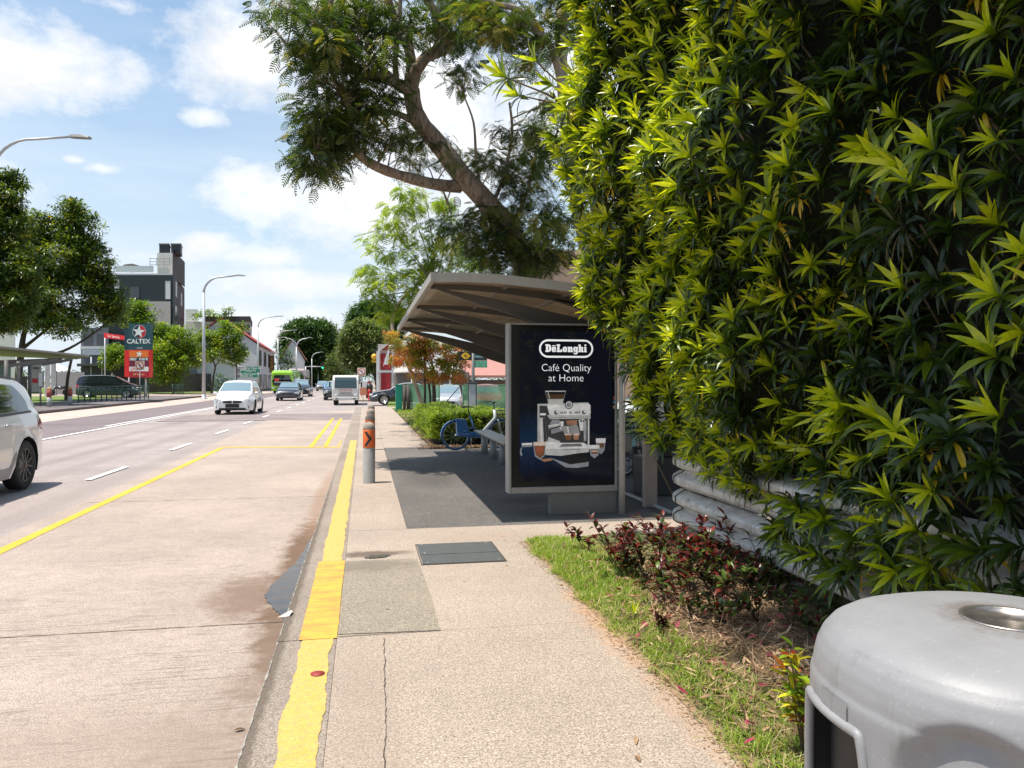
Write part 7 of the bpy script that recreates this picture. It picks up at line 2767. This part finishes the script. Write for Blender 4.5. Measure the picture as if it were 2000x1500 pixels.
fbox('timetable_case_roof', gp, 912.5, 745.5, 933, 747.8, d_ - .16, .18, t)
fbox('timetable_sheet', M('sheet_grey', (.50, .52, .51), .4, var=.2, scale=30), 916, 750, 929, 797, d_ - .125, .004, t)
rebase(t, tuple(P(924, 830, d_)))

# ---- green mesh fence with posts, the rust brown gate
net_m = bpy.data.materials.new('green_net')
net_m.use_nodes = True
nt = NT(net_m.node_tree)
tc = nt.n('ShaderNodeTexCoord')
n = nt.noise(tc.outputs['Object'], 1.2, 5, .6)
c = nt.mix(nt.ramp(n, [(.4, 0), (.6, 1)]), (.05, .17, .085), (.12, .28, .15))
al = nt.ramp(nt.noise(tc.outputs['Object'], 60, 2, .6), [(.38, .55), (.5, .95)])
p = bsdf(nt, Base_Color=c, Roughness=.7, Alpha=al)
nt.n('ShaderNodeOutputMaterial', {'Surface': p.outputs[0]})
t = thing('green_fence', 'green netted fence on thin posts round the car park', 'fence', (0, 0, 0))
fa = [P(800, 753, 37), P(850, 753, 36), P(905, 753, 35)]
for a, b2 in ((P(800, 753, 37), P(835, 753, 36.4)), (P(835, 753, 36.4), P(858, 753, 36)),):
    v = [Vector((a.x, a.y, 0.0)), Vector((b2.x, b2.y, .0)), Vector((b2.x, b2.y, 1.27)), Vector((a.x, a.y, 1.27))]
    MB().poly(v).build('net', net_m, t)
for px in (905, 985, 1080):
    a, b2 = P(px, 753, 35), P(px + 95, 753, 34)
    MB().poly([Vector((a.x, a.y, .0)), Vector((b2.x, b2.y, .0)), Vector((b2.x, b2.y, 1.27)), Vector((a.x, a.y, 1.27))]).build('net', net_m, t)
fg = M('fence_post_green', (.04, .16, .10), .6)
for px, d in ((800, 37), (835, 36.4), (858, 36), (905, 35), (985, 34.6), (1080, 34)):
    q = P(px, 753, d)
    MB().tube([(q.x, q.y + .05, 0), (q.x, q.y + .05, 1.32)], .035, 6).build('post', fg, t)
for zz_ in (1.28,):
    MB().tube([P(800, 753, 37) + Vector((0, .05, .03)), P(858, 753, 36) + Vector((0, .05, .03)), P(905, 753, 35) + Vector((0, .05, .03)), P(1180, 753, 33.5) + Vector((0, .05, .03))], .02, 6).build('rail', fg, t)
MB().tube([Vector((*P(858, 0, 36).xy, .1)), Vector((*P(897, 0, 35.2).xy, 1.2))], .02, 6).build('brace', trim_m, t)
rebase(t, (*P(800, 753, 37).xy, 0))
t = thing('gate_post', 'thick bright green gate post at the near end of the fence', 'post', (*G(779, 803).xy, 0))
MB().box((-.16, -.12, 0), (.16, .12, 1.26)).build('post', M('gate_green', (.01, .28, .17), .5), t, bevel=.02)
MB().box((-.18, -.14, 1.262), (.18, .14, 1.30)).build('cap', M('gate_green', (.01, .28, .17), .5), t)
for px, lab in ((790, 'brown weathered gate post next to the green one'), (797, 'second brown gate post, right beside the first brown one')):
    t = thing('gate_post', lab, 'post', (*G(px, 804).xy, 0), group='brown gate posts')
    MB().tube([(0, 0, 0), (0, 0, 1.3)], .075, 10).build('post', M('post_brown', (.10, .085, .07), .8, var=.3), t)
    MB().tube([(0, 0, .5), (.22, 0, .5)], .03, 8).build('hinge', M('post_brown', (.10, .085, .07)), t)

# ---- green pedestrian railings on the far side, far bollards
rg = M('railing_green', (.02, .075, .05), .5)
def railing(label, p0, p1, n_, h=1.05):
    t = thing('railing', label, 'railing', (*p0, 0.02), group='green railings on the far pavement')
    a, b2 = Vector((0, 0, 0)), Vector((p1[0] - p0[0], p1[1] - p0[1], 0))
    MB().tube([a + Vector((0, 0, h)), b2 + Vector((0, 0, h))], .035, 8).build('top_rail', rg, t)
    MB().tube([a + Vector((0, 0, h - .17)), b2 + Vector((0, 0, h - .17))], .025, 8).build('middle_rail', rg, t)
    MB().tube([a + Vector((0, 0, .15)), b2 + Vector((0, 0, .15))], .025, 8).build('bottom_rail', rg, t)
    npost = max(2, n_ // 5)
    for i in range(npost + 1):
        q_ = a.lerp(b2, i / npost)
        MB().tube([q_, q_ + Vector((0, 0, h))], .035, 8).build('post', rg, t)
    mb = MB()
    for i in range(n_):
        q_ = a.lerp(b2, (i + .5) / n_)
        mb.tube([q_ + Vector((0, 0, .15)), q_ + Vector((0, 0, h - .17))], .012, 5)
    tag(mb.build('bars', rg, t), kind='stuff')


railing('long green railing in front of the black people carrier', G(153, 787, .02).xy, G(290, 779, .02).xy, 70)
railing('short green railing section farther right on the verge', P(337, 743, 80).xy, P(358, 743, 84).xy, 12)
for px, py, lab in ((96, 795, 'red topped grey bollard nearest the left bus shelter'), (137, 791, 'grey bollard with yellow and red top farther right before the railing')):
    q = G(px, py, .02)
    t = thing('bollard', lab, 'bollard', tuple(q), group='bollards on the far pavement')
    MB().lathe([(.12, 0), (.12, .55)], 14).build('post', conc_post, t)
    MB().lathe([(.122, .552), (.122, .95)], 14).build('band', M('far_band', (.30, .06, .04), .6), t)
    MB().lathe([(.12, .952), (.11, 1.02), (.06, 1.1), (.005, 1.12)], 14).build('cap', M('far_cap', (.45, .25, .10), .6), t)

# ---- left bus shelter
t = thing('bus_shelter', 'grey bus shelter on the far pavement at the left edge', 'bus shelter', (0, 0, 0))
ds = M('far_shelter_grey', (.13, .12, .11), .6)
q0, q1, q2, q3 = P(-120, 668, 40), P(175, 697, 53), P(150, 702, 55), P(-150, 690, 46)
MB().add([q0, q1, q2, q3] + [v + Vector((0, 0, .12)) for v in (q0, q1, q2, q3)], [(3, 2, 1, 0), (4, 5, 6, 7), (0, 1, 5, 4), (1, 2, 6, 5), (2, 3, 7, 6), (3, 0, 4, 7)]).build('roof', M('far_roof', (.30, .26, .22), .5), t)
MB().bar(P(-60, 712, 45), P(120, 704, 52), .12, .35).build('beam', ds, t)
for px, d in ((36, 44), (58, 46), (12, 42)):
    MB().tube([P(px, 810, d) * Vector((1, 1, 0)).length if False else Vector((*P(px, 0, d).xy, 0)), Vector((*P(px, 0, d).xy, 2.6))], .10, 10).build('column', ds, t)
for px, d in ((20, 43.5), (48, 45.5), (80, 48)):
    a = P(px, 690, d)
    MB().bar(a + Vector((-.2, 0, -.75)), a + Vector((1.6, .6, -.35)), .08, .18).build('strut', ds, t)
rebase(t, (*P(36, 0, 44).xy, 0))
for px0, px1, py0, py1, d, lab, col in ((61, 80, 712, 765, 47, 'white and red advertising panel under the left bus shelter', (.45, .42, .40)), (37, 52, 735, 765, 45, 'dark framed panel beside the left shelter column', (.05, .04, .04)), (-30, 20, 715, 760, 47, 'pale glass back panel of the left bus shelter bay', (.20, .27, .27))):
    t = thing('shelter_panel', lab, 'panel', (0, 0, 0), group='panels under the left bus shelter')
    fbox('board', M('sp_%d' % px0, col, .5), px0, py0, px1, py1, d, .06, t)
    fbox('frame', ds, px0 - 1, py1 + .2, px1 + 1, py1 + 3, d, .08, t)
    if px0 == 61:
        fbox('red_print', M('hydrant_red', (.5, .03, .05)), 63, 739, 78, 748, d - .02, .01, t)
        fbox('print', ds, 64, 717, 76, 721, d - .02, .01, t)
    rebase(t, (*P(px0, 0, d).xy, 0))
t = thing('mirror_board', 'upright grey traffic board on a dark post near the white SUV', 'sign', (0, 0, 0))
fbox('frame', ds, 74, 726, 84.5, 757, 44, .06, t)
fbox('face', M('board_face', (.35, .36, .37), .4), 75.5, 728, 83, 755, 43.97, .02, t)
MB().tube([Vector((*P(79, 0, 44.1).xy, 0)), Vector((*P(79, 0, 44.1).xy, 1.3))], .05, 6).build('post', ds, t)
rebase(t, (*P(79, 0, 44).xy, 0))
q = P(115, 765, 74)
t = thing('motorcycle', 'dark parked motorcycle between the white canopy and the bollards', 'motorcycle', (q.x, q.y, .03), R(80))
for yo in (-.65, .65):
    w_ = MB().lathe([(.18, -.05), (.29, -.06), (.31, 0), (.29, .06), (.18, .05)], 20, (0, yo, .31), axis='X').build('wheel', tyre_m, t)
mb = MB(); mb.tube([(0, -.6, .75), (0, -.2, .72), (0, .1, .8), (0, .35, .75), (0, .5, .55)], [.1, .16, .2, .14, .06], 10)
mb.build('body', black_p, t)
MB().tube([(0, .65, .31), (0, .42, .95)], .035, 6).build('fork', chrome_m, t)
MB().tube([(-.35, .3, 1.05), (0, .42, 1.0), (.35, .3, 1.05)], .02, 6).build('handlebar', trim_m, t)
MB().tube([(0, -.6, .86), (0, -.1, .84)], [.08, .11], 8).build('saddle', trim_m, t)

# ---------------------------------------------------------------- people far off
def person(label, loc, rz, shirt, trousers, h=1.7):
    me = bpy.data.meshes.new('person')
    J = [(0, 0, .93), (0, 0, 1.15), (0, 0, 1.40), (0, .01, 1.50), (0, .03, 1.62), (0, .02, 1.72),
         (.10, 0, .90), (.12, .06, .50), (.12, -.02, .08), (.12, .12, .04),
         (-.10, 0, .90), (-.12, -.06, .50), (-.12, -.16, .10), (-.12, -.04, .04),
         (.19, 0, 1.40), (.24, -.02, 1.12), (.25, .10, .88), (.25, .14, .80),
         (-.19, 0, 1.40), (-.25, -.02, 1.12), (-.24, .12, .92), (-.24, .17, .86)]
    Ed = [(0, 1), (1, 2), (2, 3), (3, 4), (4, 5), (0, 6), (6, 7), (7, 8), (8, 9), (0, 10), (10, 11), (11, 12), (12, 13), (2, 14), (14, 15), (15, 16), (16, 17), (2, 18), (18, 19), (19, 20), (20, 21)]
    Rr = [.145, .13, .15, .055, .085, .07, .095, .06, .045, .035, .095, .06, .045, .035, .06, .045, .035, .03, .06, .045, .035, .03]
    me.from_pydata([tuple(c * h / 1.78 for c in v) for v in J], Ed, [])
    o = bpy.data.objects.new('person', me)
    COL.objects.link(o)
    o.modifiers.new('skin', 'SKIN')
    for i, r_ in enumerate(Rr):
        me.skin_vertices[0].data[i].radius = (r_, r_ * (.72 if i < 3 else 1))
    me.skin_vertices[0].data[0].use_root = True
    sd_ = o.modifiers.new('sub', 'SUBSURF'); sd_.levels = 1; sd_.render_levels = 1
    dg = bpy.context.evaluated_depsgraph_get()
    m2 = bpy.data.meshes.new_from_object(o.evaluated_get(dg))
    bpy.data.objects.remove(o)
    skin_m = M('skin', (.42, .25, .17), .6)
    for m in (skin_m, shirt, trousers, trim_m):
        m2.materials.append(m)
    k = h / 1.78
    for p_ in m2.polygons:
        c_ = p_.center
        p_.use_smooth = True
        p_.material_index = 3 if (c_.z > 1.68 * k or (c_.z > 1.58 * k and c_.y < -.02)) else 0 if c_.z > 1.47 * k or (c_.z < 1.15 * k and abs(c_.x) > .19 * k and c_.z > .7 * k) else 1 if c_.z > .93 * k else 2 if c_.z > .1 * k else 3
    b = bpy.data.objects.new('person', m2)
    COL.objects.link(b)
    b.location = loc
    b.rotation_euler = (0, 0, rz)
    return tag(b, label, 'person', 'people far off')


q = G(736, 767)
person('person in black top walking away past the red shophouse', tuple(q), .2, M('cloth_black', (.02, .02, .022), .9), M('cloth_dark', (.04, .03, .03), .9))
person('person in a pale shirt standing behind the one in black', (q.x + .9, q.y + 3, 0), 2.0, M('cloth_pale', (.45, .42, .42), .9), M('cloth_dark', (.04, .03, .03)))
person('person in a dark red top by the street corner bin', (q.x - .9, q.y + 5, 0), 3.0, M('cloth_red', (.25, .03, .04), .9), M('cloth_black', (.02, .02, .022)))
q = P(206, 760, 70)
person('person in a grey shirt standing beyond the black people carrier', (q.x, q.y + 2, .6), 1.0, M('cloth_grey', (.28, .26, .27), .9), M('cloth_dark', (.04, .03, .03)))

# ================================================================== trees and shrubs, farther off
def crown_tree(name, label, base_px, d, trunk, blobs, mat, leafL, leafW, per, rad, barkm=bark_dark, tone=(.1, .9), special=0, droop=35, group=None, py_base=None, nseg=2, flatten=.8):
    """trunk = list of limb polylines (px, py); blobs = (px, py, rx, ry, n)"""
    t = thing(name, label, 'tree', (0, 0, 0), group=group)
    mb = MB()
    for spec, r0, r1 in trunk:
        limb(mb, [P(px, py, d + dz) for px, py, dz in spec], r0, r1, 8)
    mb.build('trunk', barkm, t)
    cs_, rs_ = [], []
    for px, py, rx_, ry_, n_ in blobs:
        for i in range(n_):
            a = random.uniform(0, 2 * PI)
            k = random.random() ** .5
            dz = math.sqrt(max(0, 1 - k * k)) * rx_ / 1500 * d * random.uniform(-1, 1)
            cs_.append(P(px + rx_ * k * math.cos(a), py + ry_ * k * math.sin(a), d + dz))
            rs_.append(rad * random.uniform(.6, 1.2))
    foliage('crown', cs_, rs_, per, leafL, leafW, mat, t, tone, nseg=nseg, droop=droop, special=special, flatten=flatten)
    q_ = P(base_px, 743, d)
    rebase(t, (q_.x, q_.y, 0))
    return t


crown_tree('mango_tree', 'tall dark pointed mango tree at the left edge', 5, 46,
           [([(-40, 810, 0), (-30, 700, 0), (-20, 600, 0), (0, 480, 0), (10, 380, 0)], .3, .06)],
           [(15, 375, 28, 40, 46), (10, 440, 55, 40, 80), (5, 520, 70, 50, 130), (-20, 600, 90, 50, 130), (40, 560, 30, 50, 40), (-60, 500, 60, 80, 70)], mango_m, .36, .10, 54, .55, droop=55, special=.004)
crown_tree('mango_tree', 'broad mango tree with a rounded side crown over the left forecourt', 110, 56,
           [([(30, 800, 0), (40, 700, 0), (50, 640, 0), (80, 560, 0)], .28, .12), ([(45, 680, 0), (95, 640, 0), (150, 590, 0)], .15, .05), ([(42, 690, 0), (110, 690, 0), (170, 660, 0), (215, 625, 0)], .14, .05), ([(128, 790, 1), (132, 740, 1), (140, 700, 1)], .13, .09)],
           [(75, 445, 40, 26, 54), (70, 490, 34, 46, 60), (135, 418, 26, 26, 40), (150, 450, 45, 35, 60), (110, 500, 80, 55, 190), (175, 520, 42, 45, 90), (205, 580, 32, 40, 56), (120, 580, 90, 50, 190), (130, 630, 90, 24, 70), (50, 620, 45, 30, 40), (225, 610, 22, 25, 20)], mango_m, .40, .11, 42, .60, droop=50, special=.006)
crown_tree('leafy_tree', 'bright green tree rising over the fuel station totem', 275, 88,
           [([(268, 775, 0), (272, 700, 0), (280, 640, 0)], .18, .08)],
           [(262, 615, 20, 26, 40), (290, 640, 30, 24, 44), (320, 655, 26, 20, 34), (285, 610, 18, 16, 16), (240, 700, 20, 12, 12), (228, 690, 22, 16, 24), (215, 705, 18, 14, 16)], mid_m, .36, .15, 46, .75, group='green trees along the far verge')
crown_tree('leafy_tree', 'spreading yellow-green tree with an open crown in front of the brown fence', 330, 86,
           [([(338, 772, 0), (342, 720, 0), (335, 680, 0)], .13, .06), ([(342, 725, 0), (368, 700, 0), (380, 680, 0)], .07, .03)],
           [(320, 690, 34, 24, 60), (355, 665, 26, 24, 40), (350, 710, 36, 20, 44), (310, 730, 22, 16, 24), (378, 690, 16, 22, 24), (335, 745, 26, 10, 16)], mid_m, .34, .15, 44, .75, tone=(.3, 1), group='green trees along the far verge')
crown_tree('leafy_tree', 'round yellow-green tree with a forked dark trunk before the white gable', 418, 84,
           [([(413, 768, 0), (417, 735, 0), (420, 715, 0), (412, 695, 0), (408, 670, 0)], .13, .05), ([(420, 716, 0), (432, 700, 0), (445, 680, 0)], .07, .03)],
           [(410, 665, 24, 20, 34), (445, 660, 28, 22, 44), (425, 690, 38, 16, 40), (462, 690, 16, 22, 22), (440, 638, 16, 12, 12)], mid_m, .32, .15, 44, .72, tone=(.3, 1), group='green trees along the far verge')
crown_tree('leafy_tree', 'slim dark green young tree next to the direction sign', 466, 86,
           [([(462, 768, 0), (462, 720, 0), (464, 690, 0)], .06, .03)],
           [(464, 696, 13, 16, 24), (470, 686, 10, 12, 10), (458, 706, 9, 8, 8)], dome_m, .30, .14, 18, .5, tone=(.4, 1), group='green trees along the far verge')
crown_tree('leafy_shrub', 'dark shrub at the foot of the white lean house', 438, 96, [([(438, 775, 0), (438, 750, 0)], .08, .04)], [(430, 748, 14, 16, 20), (448, 752, 12, 14, 14)], dome_m, .3, .13, 20, .6)
crown_tree('leafy_tree', 'dark green street tree before the second white shophouse', 560, 150,
           [([(556, 765, 0), (556, 720, 0)], .15, .08)], [(556, 700, 13, 20, 30), (565, 712, 10, 10, 12)], dome_m, .5, .22, 18, .9, tone=(.4, 1))
# great domed trees: crowns of many small tufts over a round volume
def dome_tree(label, px, py_top, py_bot, rx_, d, mat, n_, per, rad, leaf, name='domed_tree', seedtone=(.15, .95), trunk_px=None, shapeexp=2.6):
    t = thing(name, label, 'tree', (0, 0, 0), group='great rounded trees at the end of the road')
    tp = trunk_px or px
    mb = MB()
    limb(mb, [P(tp, 775, d), P(tp + 1, 745, d), P(px, (py_top + py_bot) / 2, d)], .5, .25, 8)
    for k in range(5):
        limb(mb, [P(tp, 748, d), P(tp + (k - 2) * rx_ * .2, (py_top + py_bot) / 2 + 12, d + (k % 3 - 1)), P(px + (k - 2) * rx_ * .36, py_top + (py_bot - py_top) * .4, d)], .22, .06, 6)
    mb.build('trunk', bark_dark, t)
    cx = P(px, (py_top + py_bot) / 2, d)
    a_, h_ = rx_ / 1500 * d, (py_bot - py_top) / 2 / 1500 * d
    cs_, rs_ = [], []
    dirs = unit(n_)
    for dd in dirs:
        se_ = (abs(dd[0]) ** shapeexp + abs(dd[1]) ** shapeexp + abs(dd[2]) ** shapeexp) ** (-1 / shapeexp)
        k = random.uniform(.80, 1.03) if random.random() < .75 else random.uniform(.3, .8)
        cs_.append(cx + Vector((dd[0] * a_, dd[1] * a_, dd[2] * h_)) * se_ * k)
        rs_.append(rad * random.uniform(.6, 1.3))
    foliage('crown', cs_, rs_, per, leaf, leaf * .5, mat, t, seedtone, nseg=1, droop=30)
    rebase(t, (*P(tp, 743, d).xy, 0))
    return t


dome_tree('big dark domed tree left of the road with a flat wide crown', 607, 626, 742, 55, 190, dome_m, 1000, 34, 1.5, .8)
dome_tree('olive-green rounded tree right of the road end', 712, 628, 728, 46, 135, olive_m, 800, 34, 1.0, .55, trunk_px=735)
dome_tree('dark green high tree behind the olive one', 735, 590, 680, 52, 165, dome_m, 600, 34, 1.3, .7, trunk_px=745)
dome_tree('small olive tree at the road end between the traffic light and the lorry', 655, 690, 768, 17, 170, olive_m, 160, 22, 1.0, .5, name='street_tree')
dome_tree('hazy pale green tree farthest down the road', 685, 714, 764, 16, 330, olive_m, 130, 20, 2.2, 1.1, name='street_tree')
dome_tree('second hazy tree far down the road behind the lorry cab', 668, 722, 764, 14, 300, dome_m, 110, 20, 2.0, 1.0, name='street_tree')
dome_tree('low dark street tree under the domed tree by the far shops', 625, 735, 768, 26, 200, dome_m, 160, 20, 1.3, .7, name='street_tree')
dome_tree('green roof garden shrubs on top of the pale apartment block', 440, 604, 622, 46, 152, mid_m, 60, 22, 1.0, .5, name='roof_shrubs') if False else None
crown_tree('roof_plant', 'bushy green plants along the roof edge of the pale apartment block', 430, 149.0, [([(400, 620, 0), (402, 612, 0)], .1, .05), ([(446, 620, 0), (446, 608, 0)], .1, .05)],
           [(405, 612, 14, 6, 14), (385, 618, 12, 6, 8), (447, 607, 8, 5, 8), (470, 640, 14, 10, 14), (430, 616, 20, 4, 8)], mid_m, .5, .25, 18, .9)
# low mass of tree tops that closes the end of the road
cs_, rs_ = [], []
for i in range(420):
    px = random.uniform(-260, 1500)
    if 640 < px < 705: continue
    d = random.uniform(330, 420)
    cs_.append(P(px, random.uniform(722, 748) - 6 * math.sin(px * .03), d)); rs_.append(3.4)
o = foliage('distant_trees', cs_, rs_, 26, 1.5, .8, dome_m, None, (.2, .9), nseg=1)
tag(o, 'far wooded skyline closing the view beyond the buildings', 'tree line', kind='stuff')
# distant towers at the end of the road
t = thing('distant_tower', 'pale hazy tower block at the very end of the road', 'building', (0, 0, 0))
block('wall', M('haze_wall', (.62, .63, .65), .9), t, [PX(696, 520), PX(708, 520), PX(708, 540), PX(696, 540)], -.3, z(708, 520))
p0_, p1_ = PX(696, 520), PX(708, 520)
facade_windows(t, p0_, p1_, [(.4, 1.2 + 3 * i, 3.7, 2.4 + 3 * i) for i in range(3)], off=.1, frame=win_white)
rebase(t, (*p0_, -.1))

# ---------------------------------------------------------------- clipped hedge and dry leaves behind the bicycle
box_m = leaf_mat('clipped_leaf', [(0, (.05, .10, .012)), (.5, (.17, .25, .02)), (1, (.42, .48, .05))], transl=.3, rough=.4)
t = thing('clipped_hedge', 'low clipped green hedge along the path behind the blue bicycle', 'hedge', (0, 0, 0))
cs_, rs_ = [], []
for i in range(1500):
    u_ = random.random()
    x_ = random.uniform(1.65, 5.4) if random.random() < .55 else random.uniform(1.65, 2.4)
    y_ = random.uniform(17.9, 25) if x_ < 2.4 else random.uniform(17.9, 19.4)
    zt = .74 + .05 * math.sin(x_ * 3) + .04 * math.sin(y_ * 2)
    face = random.random()
    if face < .55:
        z_ = zt * random.uniform(.88, 1.02)
    else:
        z_ = random.uniform(.14, zt)
        if random.random() < .6: y_ = 17.85 + random.uniform(-.05, .1)
        else: x_ = 1.62 + random.uniform(-.05, .08)
    cs_.append((x_, y_, z_)); rs_.append(.10)
foliage('leaves', cs_, rs_, 26, .06, .03, box_m, t, (.1, .95), nseg=1, droop=20)
mb = MB()
mb.box((1.74, 18.0, .02), (2.36, 24.9, .64))
mb.box((2.362, 18.0, .02), (5.3, 19.2, .63))
mb.build('dark_core', M('hedge_core2', (.02, .02, .01), .95, var=.5, scale=14, bump=1.0, bscale=30), t)  # near-black filler boxes behind the clipped leaves
rebase(t, (1.9, 18, 0))
# verge grass ahead
def gd2(x_, y_): return 1
B2 = [[] for _ in range(8)]
r2 = scatter_grass(5200, 1.46, 2.6, 19.5, 41, lambda x_, y_: 1 if x_ < 1.7 + (y_ - 19) * .05 else .3, (.05, .14), .12)
g3 = leaf_mesh('grass', *r2[:5], np.array(r2[5]) * 1.0, np.array(r2[6]) * 3.2, r2[7], grass_m, nseg=2)
tag(g3, 'strip of verge grass beside the path before the green gate post', 'grass', kind='stuff')
cs_, rs_ = [], []
Bs, U, Rs, a0, bn, Lq, Wq, T = [], [], [], [], [], [], [], []
for i in range(2500):
    x_, y_ = random.uniform(1.25, 5.2), random.gauss(17.4, .28)
    if random.random() < .3: x_, y_ = random.gauss(1.5, .1), random.uniform(17.3, 25)
    th = random.uniform(0, 6.28)
    Bs.append((x_, y_, .01)); Rs.append((math.cos(th), math.sin(th), 0)); U.append((0, 0, 1)); a0.append(R(80)); bn.append(R(random.uniform(-20, 40))); Lq.append(random.uniform(.03, .07)); Wq.append(random.uniform(.012, .03)); T.append(random.uniform(0, .75))
tag(leaf_mesh('leaf_litter', Bs, U, Rs, a0, bn, Lq, Wq, T, lit_m, nseg=2), 'brown fallen leaves at the foot of the clipped hedge', 'leaf litter', kind='stuff')
# green planting behind the shelter so that no bare ground shows
cs_, rs_ = [], []
for i in range(260):
    cs_.append((random.uniform(4.4, 9), random.uniform(9, 18), random.uniform(.2, .8))); rs_.append(.3)
t = thing('shrub_bank', 'dark shrubs in the shade behind the shelter columns', 'shrubs', (4.4, 13, 0))
foliage('leaves', [tuple(Vector(c) - Vector((4.4, 13, 0))) for c in cs_], rs_, 22, .16, .06, mango_m, t, (.1, .8), nseg=1)
MB().tube([(1.2, 0, 0), (1.3, 0, .5)], .03, 6).build('stem', stem_m, t)

Bs, U, Rs, a0, bn, Lq, Wq, T = [], [], [], [], [], [], [], []
for i in range(170):
    x_, y_ = random.uniform(.3, 3.0), random.uniform(5.5, 17) ** 1.0
    if y_ < 7.8 and x_ > 1.4: continue
    th = random.uniform(0, 6.28)
    Bs.append((x_, y_, .004)); Rs.append((math.cos(th), math.sin(th), 0)); U.append((0, 0, 1)); a0.append(R(84)); bn.append(R(random.uniform(-5, 30))); Lq.append(random.uniform(.015, .045)); Wq.append(random.uniform(.006, .016)); T.append(random.uniform(.1, .85))
tag(leaf_mesh('leaf_litter', Bs, U, Rs, a0, bn, Lq, Wq, T, lit_m, nseg=2), 'small dry leaves blown over the shelter floor and walk', 'leaf litter', kind='stuff')
